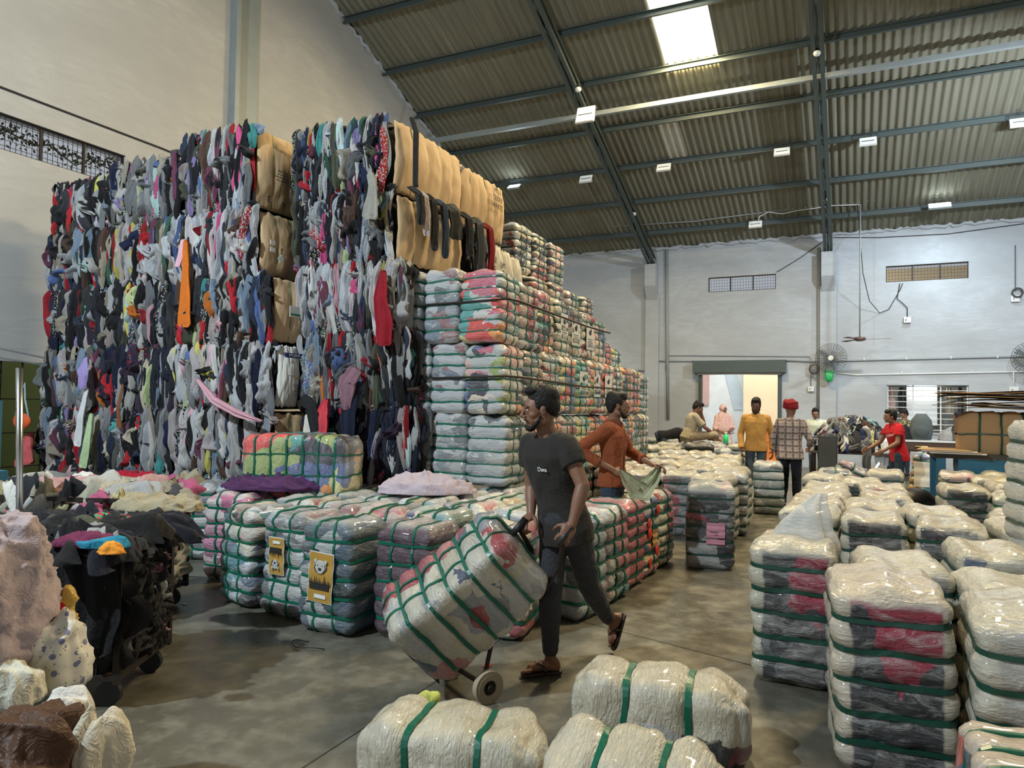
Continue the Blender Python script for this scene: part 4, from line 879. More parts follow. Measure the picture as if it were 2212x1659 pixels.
# ---------------------------------------------------------------- loose garments
FM = {}
def fab(col, rough=.85, name=None, bump=.5):
    k = name or 'cloth_%d' % len(FM)
    if k not in FM:
        t = NT(k); o = t.obj(); a = t.noise(o, 12, 4, .6); b = t.noise(o, 120, 2)
        t.set(Base_Color=t.mix(a.outputs[0], (*[c*.85 for c in col], 1), (*[min(1, c*1.12) for c in col], 1)), Roughness=rough, Specular_IOR_Level=.25, Sheen_Weight=.05)
        rg = t.noise(o, 17, 3, .5, 1.6); rd = t.math('ABSOLUTE', t.math('SUBTRACT', rg.outputs[0], .5)); t.bump(t.math('SUBTRACT', t.math('ADD', a.outputs[0], t.math('MULTIPLY', b.outputs[0], .15)), t.math('MULTIPLY', t.math('MINIMUM', rd, .12), 4.)), bump, .012); FM[k] = t.m
    return FM[k]
def hang(path, w, mat, name, label, cat, n=(0, -1, 0), folds=3, amp=.02, th=.02, parent=None, seed=0, nu=28, group=None):
    """a hanging cloth of some thickness following a path, widths w per point"""
    path = [Vector(p) for p in path]; n = Vector(n).normalized(); NV = 24; V = []; F = []
    def at(t):
        q = t*(len(path)-1); i = min(int(q), len(path)-2); f = q-i; f2 = f*f*(3-2*f); return path[i].lerp(path[i+1], f), w[i]+(w[i+1]-w[i])*f2, (path[i+1]-path[i]).normalized()
    for j in range(NV+1):
        t = j/NV; p, ww, tg = at(t); ux = n.cross(tg).normalized(); ee = 1 if 0 < j < NV else .6
        for i in range(nu):
            a = 2*pi*i/nu; s_ = cos(a)
            wav = amp*sin(s_*folds*pi/1.0+seed+t*1.5)*(.4+.6*t)+amp*.4*sin(s_*folds*2.3*pi+seed*2-t*3)+.3*amp*noise.noise((s_*3+seed, t*6, 0))
            V.append(p+ux*(s_*ww/2*ee+.1*ww*noise.noise((seed, t*4, 1)))+n*(sin(a)*th*ee*.5+wav))
    for j in range(NV):
        for i in range(nu): F.append((j*nu+i, j*nu+(i+1) % nu, (j+1)*nu+(i+1) % nu, (j+1)*nu+i))
    F.append(tuple(range(nu))); F.append(tuple(NV*nu+i for i in range(nu-1, -1, -1)))
    o = MB().add(V, F).obj(name, mat, None, True)
    if parent: wsub(o, parent)
    else: tag(o, label, cat, group)
    return o
hang([(-6.70, 5.61, 3.40), (-6.70, 5.62, 3.1), (-6.71, 5.63, 2.7), (-6.71, 5.64, 2.43)], [.05, .10, .16, .20], fab((.66, .17, .02), name='orange_jersey'), 'orange_dress', 'long orange dress hanging down the middle of the clothes mountain', 'dress', folds=2, amp=.012, th=.04)
hang([(-6.76, 5.64, 3.42), (-6.78, 5.58, 3.1)], [.10, .07], fab((.72, .42, .50), name='pink_satin'), 'pink_satin_top', 'pale pink top bunched left of the orange dress', 'top', folds=2, amp=.01)
hang([(-4.34, 6.04, 2.98), (-4.33, 5.98, 2.7), (-4.28, 5.98, 2.4), (-4.27, 5.98, 2.2)], [.06, .14, .20, .17], fab((.26, .008, .018), name='dark_red_knit'), 'red_jumper', 'dark red jumper hanging near the right edge of the clothes mountain', 'jumper', folds=1.5, amp=.02, th=.05)
hang([(-6.42, 5.57, 1.86), (-6.1, 5.51, 1.63), (-5.75, 5.49, 1.50), (-5.42, 5.52, 1.42)], [.03, .09, .08, .03], fab((.60, .33, .38), name='dusty_pink_jersey'), 'pink_scarf', 'dusty pink scarf stretched diagonally across the clothes mountain', 'scarf', folds=2, amp=.015, th=.03)
hang([(-4.98, 5.98, 1.66), (-5.0, 5.92, 1.45), (-4.98, 5.92, 1.22)], [.05, .17, .14], fab((.62, .06, .08), name='coral_red_cotton'), 'red_blouse', 'coral red blouse hanging low beside the cardboard strip', 'blouse', folds=2, amp=.03, th=.06)
hang([(-7.72, 5.65, 1.80), (-7.72, 5.59, 1.5), (-7.71, 5.61, 1.28)], [.04, .06, .09], fab((.22, .08, .035), name='brown_suede'), 'brown_sleeve', 'brown garment strip hanging in the left part of the mountain', 'garment', folds=1, amp=.006)
hang([(-9.36, 5.61, 1.18), (-9.38, 5.55, .98), (-9.33, 5.55, .78)], [.05, .26, .36], fab((.55, .11, .11), name='salmon_red_cotton'), 'red_shirt', 'salmon red cloth hanging at the lower left end of the mountain', 'shirt', folds=2, amp=.03, th=.05)
hang([(-8.28, 5.60, 1.75), (-8.3, 5.54, 1.4), (-8.34, 5.55, 1.05)], [.05, .10, .13], fab((.66, .66, .68), name='white_lilac_cotton'), 'white_trousers', 'white cloth with lilac hem hanging low in the left block', 'trousers', folds=2, amp=.015)
hang([(-8.20, 5.61, 1.45), (-8.18, 5.55, 1.1), (-8.22, 5.55, .80)], [.05, .12, .13], fab((.46, .60, .34), name='pale_green_cotton'), 'green_trousers', 'pale green cloth hanging down beside the white and lilac one', 'trousers', folds=2, amp=.02)
hang([(-8.32, 5.60, 2.12), (-8.3, 5.54, 1.95), (-8.28, 5.54, 1.74)], [.08, .20, .08], fab((.36, .28, .58), name='lavender_cotton'), 'lavender_top', 'lavender top hanging high in the left part of the lower mountain', 'top', folds=3, amp=.02)
hang([(-5.30, 5.96, 1.66), (-5.12, 5.9, 1.6), (-5.05, 5.9, 1.3), (-5.02, 5.9, .92)], [.12, .13, .14, .12], fab((.014, .014, .016), name='black_cotton'), 'black_trousers', 'black trousers draped over the cardboard strip near the bottom', 'trousers', folds=1.5, amp=.012, th=.04)
hang([(-5.24, 6.00, 1.5), (-5.2, 5.94, 1.3), (-5.12, 5.93, 1.0)], [.08, .10, .07], fab((.60, .57, .48), name='cream_cotton'), 'cream_trousers', 'cream trousers beside the black trousers near the bottom', 'trousers', folds=1.5, amp=.01, th=.03)
hang([(-4.62, 5.99, 1.85), (-4.66, 5.93, 1.5), (-4.68, 5.93, .95)], [.12, .17, .16], fab((.008, .012, .03), name='navy_cotton'), 'navy_trousers', 'long navy trousers hanging low in the right column', 'trousers', folds=1.5, amp=.02, th=.05)
hang([(-4.60, 5.98, 1.98), (-4.68, 5.92, 1.82), (-4.66, 5.93, 1.55)], [.16, .20, .09], fab((.24, .13, .16), name='mauve_cotton'), 'mauve_top', 'mauve top knotted above the long navy trousers', 'top', folds=2, amp=.03, th=.06)
hang([(-4.52, 6.02, 4.0), (-4.44, 5.96, 3.85), (-4.46, 5.97, 3.5)], [.07, .09, .19], fab((.30, .29, .25), name='taupe_cotton'), 'taupe_jumper', 'taupe jumper hanging at the upper right corner of the mountain', 'jumper', folds=2, amp=.02, th=.05)
for y0, wd, zb, c_, lb in ((6.45, .10, 3.42, (.42,.36,.33), 'patterned pale'), (6.62, .13, 3.30, (.02,.02,.022), 'black'), (6.85, .12, 3.26, (.03,.05,.075), 'dark blue'), (7.08, .30, 3.52, (.015,.016,.015), 'black leather'), (7.42, .14, 3.40, (.02,.02,.024), 'charcoal'), (6.33, .10, 3.52, (.02,.02,.02), 'narrow black'), (7.70, .22, 3.14, (.035,.037,.042), 'washed black'), (7.98, .14, 3.3, (.20,.012,.02), 'wine red')):
    hang([(-4.24, y0, 3.92), (-4.14, y0+.03, 3.84), (-4.12, y0+.05, (3.84+zb)/2), (-4.13, y0+.07, zb)], [wd*1.3, wd, wd, wd*.9], fab(c_, name=lb.replace(' ', '_')+'_denim'), 'draped_garment', lb+' garment draped over the lower cardboard face, high on the mountain', 'garment', n=(1, 0, 0), folds=1.5, amp=.02, th=.04)
hang([(-4.24, 6.34, 4.66), (-4.19, 6.36, 4.5), (-4.20, 6.38, 4.0), (-4.2, 6.4, 3.92)], [.07, .06, .05, .06], fab((.03, .03, .03), name='black_denim'), 'black_trouser_leg', 'black trouser leg hanging over the topmost cardboard face', 'trousers', n=(1, 0, 0), folds=1, amp=.01, th=.04)
# orange handbag hooked on the left edge
e = empty('orange_handbag', (-9.3, 5.5, 1.25), 'orange handbag on a strap at the left edge of the clothes mountain', 'bag')
wsub(MB().ell((-9.3, 5.46, 1.33), (.17, .05, .10), None, 20, 12).obj('bag_body', fab((.72, .12, .03), .5, 'orange_leather'), None, True), e)
wsub(MB().tube([(-9.44, 5.46, 1.37), (-9.40, 5.47, 1.6), (-9.33, 5.5, 1.80), (-9.27, 5.47, 1.6), (-9.17, 5.46, 1.38)], .012, 6).obj('bag_strap', fab((.35, .5, .52), .7, 'webbing'), None, True), e)
def heap(c, rx, ry, h, mat, name, label, cat, seed=0, amp=.22, n=72, m=30, freq=2.2, parent=None, rz=0, flat=.0, sq=2.0, group=None):
    """a crumpled cloth heap: a squashed dome pushed in and out along its normal by soft creases"""
    V = []; F = []; c = Vector(c); A = amp*(.035+.10*min(h, .4)); fr = freq*3.2; ca, sa = cos(rz), sin(rz)
    for j in range(m+1):
        t = j/m
        for i in range(n):
            a = 2*pi*i/n; ph = t*pi/2; rr = sin(ph)**(2/sq*1.0 if sq > 2 else 1); zz = cos(ph)**(.75 if sq > 2 else 1)
            k = 1+.20*noise.noise((cos(a)*1.2+seed, sin(a)*1.2, 2.))+.10*noise.noise((cos(a)*3.4+seed, sin(a)*3.4, 5.))
            p = Vector((rr*cos(a)*rx*k, rr*sin(a)*ry*k, zz*h*(1+.25*noise.noise((rr*cos(a)*1.5+seed, rr*sin(a)*1.5, 8.)))))
            nr = Vector((rr*cos(a)/rx, rr*sin(a)/ry, zz/h)).normalized()
            q = p*fr+Vector((seed, seed*1.7, 0)); q += Vector(noise.noise_vector(q*.45))*1.1
            r1 = 1-min(1, abs(noise.noise(q*.8))*3.2); r2 = 1-min(1, abs(noise.noise(q*1.9+Vector((9, 3, 1))))*3.0); r3 = noise.noise(q*4.5)
            p += nr*A*(1-.65*t**5)*(1.5*r1**1.5+.8*r2-.9+.25*r3)
            if j == m: p.z = 0
            p.z = max(p.z, 0); V.append(c+Vector((p.x*ca-p.y*sa, p.x*sa+p.y*ca, p.z)))
    for j in range(m):
        for i in range(n): F.append((j*n+i, (j+1)*n+i, (j+1)*n+(i+1) % n, j*n+(i+1) % n))
    F.append(tuple(m*n+i for i in range(n-1, -1, -1)))
    o = MB().add(V, F).obj(name, mat, None, True)
    if parent: wsub(o, parent)
    elif label: tag(o, label, cat, group)
    return o
heap((-4.92, 5.18, .80), .50, .20, .13, fab((.085, .03, .095), name='aubergine_cotton'), 'purple_cloth', 'crumpled aubergine cloth lying on the bales before the multicoloured bale', 'cloth', 3.1, .7, freq=2.6, rz=.35)
heap((-3.60, 5.72, .80), .46, .24, .17, fab((.50, .42, .47), name='pale_lilac_cotton'), 'lilac_cloth', 'pale lilac cloth crumpled on the bales in front of the tall stack', 'cloth', 7.7, .5, freq=2.2, rz=.4)
heap((-5.98, 4.88, 0), .34, .14, .14, fab((.075, .06, .05), name='dark_brown_rag'), 'brown_rag', 'crumpled dark brown cloth on the floor before the leftmost front bale', 'rag', 2.4, .6, freq=2.6, rz=-.3)
heap((-6.62, 5.0, .80), .30, .16, .08, fab((.42, .01, .03), name='crimson_cotton'), 'red_cloth', 'small crimson cloth on the dark bales at the foot of the mountain', 'cloth', 5.2, .6, rz=.3)
# ---------------------------------------------------------------- wire carts at the left
def cart(o, L, W, H, rz, label, posts=True):
    e = empty('wire_cart', o, label, 'cart', None, rz); mb = MB()
    for x in (0, -L):
        for y in (0, W): mb.bar((x, y, .14), (x, y, H), .032)
    for z in (.17, H*.45, H*.72, H):
        for a, b in (((0, 0), (0, W)), ((0, W), (-L, W)), ((-L, W), (-L, 0)), ((-L, 0), (0, 0))): mb.bar((*a, z), (*b, z), .03 if z in (.17, H) else .016)
    mb.obj('frame', M['rust'], e)
    mb = MB()
    for k in range(1, 7):
        y = W*k/7; mb.bar((0, y, .17), (0, y, H), .007)
    for k in range(1, 9):
        x = -L*k/9; mb.bar((x, 0, .17), (x, 0, H), .007); mb.bar((x, W, .17), (x, W, H), .007)
    for z in (.3, .42, .55): mb.bar((0, 0, z), (0, W, z), .007); mb.bar((0, 0, z), (-L, 0, z), .007)
    mb.obj('wire_panel', M['rust'], e)
    MB().box((-L/2, W/2, .17), (L, W, .02)).obj('base_board', M['wood_dark'], e)
    for x in (-.07, -L+.07):
        for y in (.07, W-.07):
            q = MB().disc((x, y, .065), (0, 1, 0), 0.0, .065, .035, 20).obj('caster_wheel', M['black'], e, False); MB().bar((x, y, .065), (x, y, .17), .03).obj('caster_fork', M['rust'], q)
    return e
e1 = cart((-3.46, 2.55, 0), .95, .62, .86, radians(28), 'black wire cart overflowing with dark clothes, near the left edge')
def toload(base, rz, x, y, z): ca, sa = cos(rz), sin(rz); return (base[0]+x*ca-y*sa, base[1]+x*sa+y*ca, z)
def cart_fill(e, L, W, H, rz, base, label, bias, seed, top=.95, nside=60, name='clothes_in_cart'):
    gr.seed(seed); mb = MB(); un_f = Vector((sin(rz), -cos(rz), 0)); ux_f = Vector((cos(rz), sin(rz), 0)); un_s = Vector((cos(rz), sin(rz), 0)); ux_s = Vector((-sin(rz), cos(rz), 0))
    core = rbox(-L+.03, -.03, .03, W-.03, .19, top-.05, .02, 8, .02, seed); R_ = Matrix.Rotation(rz, 3, 'Z'); core.v = [tuple(R_ @ Vector(p)+Vector(base)) for p in core.v]
    o = core.obj('clothes_core', MCORE, None, True)
    for _ in range(nside):
        x = gr.uniform(-L+.05, -.05); lump(mb, toload(base, rz, x, .02, gr.uniform(.3, top-.1)), gr.uniform(.2, .5), gr.uniform(.14, .28), gr.uniform(.03, .06), ux_f, un_f, gr.gauss(0, .3), gcol(bias))
        y = gr.uniform(.05, W-.05); lump(mb, toload(base, rz, -.02, y, gr.uniform(.25, top-.1)), gr.uniform(.12, .3), gr.uniform(.07, .16), gr.uniform(.03, .07), ux_s, un_s, gr.gauss(0, .7), gcol((bias[0], .75)))
    for _ in range(46):
        c = toload(base, rz, gr.uniform(-L+.02, .0), gr.uniform(0, W), top-.05+gr.uniform(-.03, .05)); lump(mb, c, gr.uniform(.25, .5), gr.uniform(.14, .28), gr.uniform(.06, .12), ux_f, (un_f*.25+Vector((0, 0, 1))).normalized(), gr.uniform(0, 3), gcol(bias), 9, 12)
    q = mb.obj(name, MF, None, True); tag(q, label, 'clothes', kind='stuff'); o.parent = q
    return q
cart_fill(e1, .95, .62, .86, radians(28), (-3.46, 2.55, 0), 'heap of mostly black clothes filling the near wire cart', ([(.010, .010, .012), (.018, .018, .02), (.012, .012, .02)], .90), 5, .87)
for px_, py_, d_, rx_, ry_, h_, c_, nm, lb, sd in ((185, 1180, 3.75, .17, .10, .06, (.14, .02, .06), 'maroon_cloth', 'maroon cloth on the near cart beside the lilac bundle', 1.), (222, 1165, 3.7, .14, .07, .05, (.02, .22, .34), 'blue_cloth', 'bright teal blue cloth on top of the near cart', 2.), (240, 1212, 3.55, .07, .05, .06, (.72, .28, .03), 'orange_cloth', 'small orange cloth hanging at the front of the near cart', 3.), (235, 1125, 4.1, .22, .10, .08, (.30, .04, .05), 'striped_cloth', 'red and green striped cloth on the near cart', 4.), (180, 1140, 3.9, .20, .10, .07, (.25, .26, .28), 'patterned_cloth', 'black and white patterned cloth on the near cart', 5.)):
    p = D(px_, py_, d_); p.z = max(p.z-.05, .86); m_ = fab(c_, name=nm+'_fabric')
    if nm == 'striped_cloth':
        t = NT('red_green_stripe'); w_ = t.n('ShaderNodeTexWave', {'Vector': t.obj(), 'Scale': 9., 'Distortion': 1.}, bands_direction='Y'); t.set(Base_Color=t.ramp(w_.outputs[0], [(0, (.42, .03, .05)), (.5, (.05, .28, .12))], 'CONSTANT'), Roughness=.85); m_ = t.m
    heap(p, rx_, ry_, h_, m_, nm, lb, 'cloth', sd*3.3, .4, rz=.4, n=40, m=14)
for k_, (x_, w0) in enumerate(((-.12, .26), (-.36, .30), (-.62, .26), (-.84, .22))):
    A_ = Vector(toload((-3.46, 2.55, 0), radians(28), x_, .10, .90)); B_ = Vector(toload((-3.46, 2.55, 0), radians(28), x_, -.05, .84)); Cc = Vector(toload((-3.46, 2.55, 0), radians(28), x_+.02, -.05, .5)); Dd = Vector(toload((-3.46, 2.55, 0), radians(28), x_, -.045, .30+.05*k_))
    hang([A_, B_, Cc, Dd], [w0*.9, w0, w0, w0*.9], fab((.008, .008, .010), name='black_jersey_cart'), 'black_garment', 'black garment draped down the front of the near wire cart', 'garment', n=(sin(radians(28)), -cos(radians(28)), .1), folds=2, amp=.018, th=.03, group='black garments over the front of the near cart')
e2 = cart((-4.60, 3.46, 0), 1.35, .7, .90, radians(18), 'second black wire cart behind the near one, with pale clothes on top')
gr.seed(9)
cart_fill(e2, 1.35, .7, .90, radians(18), (-4.60, 3.46, 0), 'pile of white, pink and coloured clothes in the second wire cart', ([(.70, .68, .62), (.72, .42, .40), (.60, .60, .58), (.45, .10, .20), (.55, .48, .25), (.45, .42, .32), (.05, .05, .06)], .8), 9, .91)
p = D(340, 1090, 4.75); heap((p.x, p.y, p.z-.03), .30, .15, .10, fab((.34, .29, .19), name='khaki_cotton'), 'khaki_shorts', 'khaki shorts hung over the corner of the second cart', 'shorts', 4.5, .5, rz=.3)
# ---------------------------------------------------------------- foreground left: bundles on crates
def crate(c, s, rz, label, col='steel'):
    e = empty('metal_crate', c, label, 'crate', None, rz); mb = MB(); x, y, z = s
    for a, b, d_ in (((0, -y/2), (x, .02), z), ((0, y/2), (x, .02), z), ((-x/2, 0), (.02, y), z), ((x/2, 0), (.02, y), z)): mb.box((a[0], a[1], z/2), (b[0], b[1], d_))
    mb.obj('side_panel', M[col], e); mb = MB()
    for sy in (-1, 1): mb.bar((-x/2, sy*y/2, z), (x/2, sy*y/2, z), .04)
    for sx in (-1, 1): mb.bar((sx*x/2, -y/2, z), (sx*x/2, y/2, z), .04)
    mb.obj('rim', M[col], e); return e
crate((-3.02, 1.44, 0), (.80, .50, .62), radians(25), 'dark metal crate under the lilac bundle at the left edge')
lil = fab((.40, .325, .34), name='dusty_lilac_cotton', bump=.35)
heap((-2.88, 1.56, .62), .27, .26, .54, lil, 'lilac_bundle', 'large crumpled dusty lilac bundle in the left foreground', 'bundle', 9.1, .24, n=120, m=60, freq=3.0, sq=3)
t = NT('floral_voile'); vo = t.n('ShaderNodeTexVoronoi', {'Vector': t.obj(), 'Scale': 26.}); vo2 = t.n('ShaderNodeTexVoronoi', {'Vector': t.obj(), 'Scale': 60.})
cc = t.mix(t.math('LESS_THAN', vo.outputs['Distance'], .30), (.62, .60, .54, 1), (.17, .18, .30, 1)); cc = t.mix(t.math('LESS_THAN', vo2.outputs['Distance'], .16), cc, (.12, .07, .05, 1)); t.set(Base_Color=cc, Roughness=.8)
p = D(118, 1420, 2.62); heap((p.x, p.y, .58), .11, .11, .24, t.m, 'patterned_dress', 'white cloth printed with blue flowers below the lilac bundle', 'dress', 2.2, .35, n=60, m=26, sq=3)
p = D(25, 1460, 2.42); heap((p.x, p.y, .60), .11, .09, .12, fab((.56, .54, .44), name='cream_linen'), 'cream_cloth', 'plain cream cloth hanging at the left edge under the lilac bundle', 'cloth', 6.2, .3, sq=3)
p = D(112, 1330, 2.75); heap((p.x, p.y, .74), .045, .05, .16, fab((.62, .02, .03), name='bright_red_cotton'), 'red_cloth', 'bright red cloth peeking from behind the lilac bundle', 'cloth', 1.2, .25, n=30, m=14)
p = D(132, 1350, 2.78); heap((p.x, p.y, .72), .045, .05, .14, fab((.55, .36, .08), .35, 'gold_sequin'), 'gold_cloth', 'gold glittering cloth beside the bright red one', 'cloth', 3.2, .6, n=30, m=14)
crate((-2.33, .93, 0), (.66, .50, .50), radians(25), 'metal crate in the bottom left corner holding brown and white cloths')
p = D(55, 1640, 1.93); heap((p.x, p.y, .48), .155, .15, .31, fab((.075, .035, .018), .5, 'brown_leather'), 'brown_jacket', 'shiny dark brown jacket in the bottom left corner', 'jacket', 4.4, .45, n=80, m=36, freq=1.6, sq=3)
p = D(138, 1560, 2.2); heap((p.x, p.y, .58), .10, .08, .14, fab((.62, .60, .56), name='white_towel'), 'white_towel', 'white towel bundled behind the brown jacket', 'towel', 8.3, .35, n=60, m=26, freq=1.6, sq=3)
p = D(205, 1660, 2.0); heap((p.x, p.y, .45), .078, .09, .31, fab((.58, .53, .42), name='ivory_fleece'), 'ivory_fleece', 'ivory fleece hanging at the right of the brown jacket', 'fleece', 1.3, .25, n=60, m=26, freq=1.4, sq=3)
p = D(25, 1680, 1.72); heap((p.x, p.y, .60), .06, .05, .05, fab((.68, .36, .38), name='pink_cotton'), 'pink_cloth', 'bit of pink cloth in the extreme bottom left corner', 'cloth', 2.9, .4, n=30, m=12)
# ---------------------------------------------------------------- blue machine edge, post, things behind the low opening
e = empty('blue_press_machine', (-6.5, 3.3, 0), 'blue painted machine frame at the extreme left with grey piston post', 'machine')
mb = MB(); mb.box((-5.22, 2.72, 1.62), (.16, .16, .32)); mb.box((-5.22, 2.72, .6), (.05, .05, 1.5)); mb.box((-5.05, 2.80, 1.35), (.05, .05, .5)); mb.box((-5.1, 2.78, 1.12), (.38, .06, .06)); mb.box((-5.1, 2.78, .82), (.38, .06, .08)); mb.box((-5.2, 2.74, .3), (.3, .3, .6)); wsub(mb.obj('machine_frame', M['blue']), e)
wsub(MB().tube([D(42, 1100, 4.6)-Vector((0, 0, .75)), D(42, 1090, 4.6), D(42, 795, 4.6)], .02, 16).obj('piston_post', M['chrome'], None, True), e)
mb = MB()
for k in range(6): mb.bar((XL-.05, 5.1+k*.27, .3), (XL-.05, 5.1+k*.27, 2.1), .016)
for z in (.7, 1.15, 1.6): mb.bar((XL-.05, 5.1, z), (XL-.05, 6.45, z), .016)
e = bpy.data.objects.new('window_5', None); COL.objects.link(e); e['kind'] = 'structure'; mb.obj('window_bars', M['rust'], e)
mb = MB(); mb.box((-11.6, 5.6, 1.2), (.1, 4.5, 2.4)); S('wall_annex', mb, simple('green_light_tinted_wall', (.30, .34, .10), .8)); mb = MB(); mb.box((-10.9, 5.6, -.05), (1.4, 4.5, .1)); S('floor_annex', mb, M['floor'])  # wall colour stands in for the green-yellow light behind the opening
mb = MB(); mb.bar((XL+.3, 4.6, 2.36), (XL+.2, 7.6, 1.93), .02); mb.bar((XL+.35, 4.6, 2.2), (XL+.2, 7.6, 1.9), .02); S('trim_60', mb, M['pipe'])

# leaves of a creeper outside the left vent
mb = MB()
for _ in range(420):
    c = Vector((XL-gr.uniform(.35, .7), gr.uniform(4.6, 7.6), 0)); c.z = 5.36-abs(gr.gauss(0, .13))-.05*sin(c.y*4); r_ = gr.uniform(.02, .045); a = gr.uniform(0, 6.3); u = Vector((gr.uniform(-.4, .4), cos(a), sin(a))).normalized(); v = u.cross(Vector((1, 0, 0))).normalized()
    mb.add([c-u*r_, c+v*r_*.5, c+u*r_, c-v*r_*.5], [(0, 1, 2, 3)])
for k in range(5): mb.tube([(XL-.5, 4.6+k*.6, 5.3), (XL-.45, 5.0+k*.6, 5.2-.1*(k % 2)), (XL-.5, 5.3+k*.6, 5.32)], .012, 5)
tag(mb.obj('creeper_leaves', simple('dark_green_leaves', (.05, .065, .03), .7)), 'dark creeper leaves outside the barred vent in the left wall', 'plant', kind='stuff')
# ---------------------------------------------------------------- people
def remesh(mb, voxel, mats, name, parent, smooth=3, wrinkle=None, fac=.5):
    me = mb.mesh('tmp', mats); o = bpy.data.objects.new('tmp', me); COL.objects.link(o)
    m_ = o.modifiers.new('r', 'REMESH'); m_.mode = 'VOXEL'; m_.voxel_size = voxel; m_.use_smooth_shade = True
    s_ = o.modifiers.new('s', 'SMOOTH'); s_.iterations = smooth; s_.factor = fac
    dg = bpy.context.evaluated_depsgraph_get(); me2 = bpy.data.meshes.new_from_object(o.evaluated_get(dg)); bpy.data.objects.remove(o)
    me2.name = name; me2.materials.clear(); me2.materials.append(mats)
    if wrinkle:
        a, f, st = wrinkle; co = [v.co.copy() for v in me2.vertices]; no = [v.normal.copy() for v in me2.vertices]
        for v, c, n_ in zip(me2.vertices, co, no):
            q = Vector((c.x*f, c.y*f, c.z*f*st)); q += Vector(noise.noise_vector(q*.6))*.7
            v.co = c+n_*(a*((1-abs(noise.noise(q))*2.4)*.7+noise.noise(q*2.3)*.5))
    me2.polygons.foreach_set('use_smooth', [True]*len(me2.polygons)); me2.update()
    o = bpy.data.objects.new(name, me2); COL.objects.link(o)
    if parent: wsub(o, parent)
    return o
def cap(mb, pts, rs, n=14, flat=1.0):
    mb.tube(pts, rs, n, flat=flat); mb.ell(pts[0], (rs[0],)*3, None, n, 8); mb.ell(pts[-1], (rs[-1],)*3, None, n, 8)
def limb(mb, a, b, r0, r1, bul=0.0, up=None):
    a = Vector(a); b = Vector(b); P = [a.lerp(b, t/6) for t in range(7)]; R_ = [r0+(r1-r0)*t/6+bul*sin(pi*min(1, t/6*1.4 if t < 5 else 1)) for t in range(7)]; cap(mb, P, R_)
def loft(mb, rings, n=24, pw=2.3):
    V = []; F = []
    for c, xa, ya in rings:
        for k in range(n):
            a = 2*pi*k/n; ca, sa = cos(a), sin(a); V.append(Vector(c)+Vector(xa)*(abs(ca)**(2/pw)*(1 if ca > 0 else -1))+Vector(ya)*(abs(sa)**(2/pw)*(1 if sa > 0 else -1)))
    m_ = len(rings)
    for j in range(m_-1):
        for k in range(n): F.append((j*n+k, j*n+(k+1) % n, (j+1)*n+(k+1) % n, (j+1)*n+k))
    F.append(tuple(range(n-1, -1, -1))); F.append(tuple((m_-1)*n+k for k in range(n)))
    mb.add(V, F)
def hand(mb, w_, d, n_, t_, curl=.5, s=1.0, thumb=.5):
    """w wrist, d along the hand, n palm side, t towards the thumb"""
    w_ = Vector(w_); d = Vector(d).normalized(); n_ = Vector(n_); n_ = (n_-d*n_.dot(d)).normalized(); t2 = n_.cross(d); t_ = t2 if t2.dot(Vector(t_)) > 0 else -t2
    R_ = Matrix((d, t_, n_)).transposed()
    mb.ell(w_+d*.045*s, (.055*s, .040*s, .017*s), R_, 14, 10); mb.ell(w_+d*.03*s+t_*.018*s+n_*.006*s, (.032*s, .020*s, .015*s), R_)
    for k, (L, sp) in enumerate(((.038, .5), (.043, .16), (.040, -.16), (.031, -.5))):
        b = w_+d*.088*s+t_*(.029-.0195*k)*s; a = curl*.55; P = [b]; dd = d+t_*sp*.18
        for j, f in enumerate((1.0, .72, .55)):
            v = (dd*cos(a)+n_*sin(a)).normalized(); P.append(P[-1]+v*L*f*s); a += curl*(1.0 if j == 0 else .75)
        cap(mb, P, [.0098*s, .0092*s, .0085*s, .0072*s], 8)
    b = w_+d*.022*s+t_*.028*s+n_*.006*s; P = [b, b+(d*.55+t_*.75+n_*.3*thumb)*.036*s]; P.append(P[-1]+(d*.8+t_*.25+n_*.9*thumb).normalized()*.030*s); P.append(P[-1]+(d*.8-t_*.2*thumb+n_*1.1*thumb).normalized()*.022*s)
    cap(mb, P, [.0135*s, .0115*s, .0100*s, .0080*s], 8)
def head(mb, c, R_, s=1.0, jaw=1.0):
    def E(p, r_, n=20, m=14): mb.ell(Vector(c)+R_ @ (Vector(p)*s), [q*s for q in r_], R_, n, m)
    E((0, -.018, .038), (.072, .092, .080)); E((0, .022, .012), (.064, .066, .082)); E((0, .028, -.045), (.052, .056, .052)); E((0, .048, -.082), (.030, .030, .022)); E((0, -.03, -.02), (.055, .06, .06))
    for q in (-1, 1):
        E((q*.040, .040, -.022), (.022, .030, .024)); E((q*.048, .0, -.058), (.014, .04, .03)); E((q*.030, .080, .026), (.024, .012, .010)); E((q*.074, -.008, -.005), (.008, .018, .031)); E((q*.079, -.014, .012), (.006, .012, .014)); E((q*.013, .094, -.030), (.009, .010, .008))
        cap(mb, [Vector(c)+R_ @ (Vector((q*.006, .080, -.062))*s), Vector(c)+R_ @ (Vector((q*.022, .071, -.060))*s)], [.0055*s, .004*s], 8)
    cap(mb, [Vector(c)+R_ @ (Vector(p)*s) for p in ((0, .086, .026), (0, .097, .0), (0, .108, -.022))], [.008*s, .010*s, .0125*s], 10)
    E((0, .082, -.055), (.024, .008, .006)); E((0, .079, -.068), (.020, .009, .006))
SK = {}
def skin(col, name):
    if name not in SK: t = NT(name); o = t.obj(); a = t.noise(o, 18, 4); t.set(Base_Color=t.mix(a.outputs[0], (*[c*.82 for c in col], 1), (*[c*1.15 for c in col], 1)), Roughness=.48, Specular_IOR_Level=.35, Subsurface_Weight=.06, Subsurface_Radius=(.02, .008, .004)); t.bump(t.noise(o, 160, 2).outputs[0], .1, .002); SK[name] = t.m
    return SK[name]
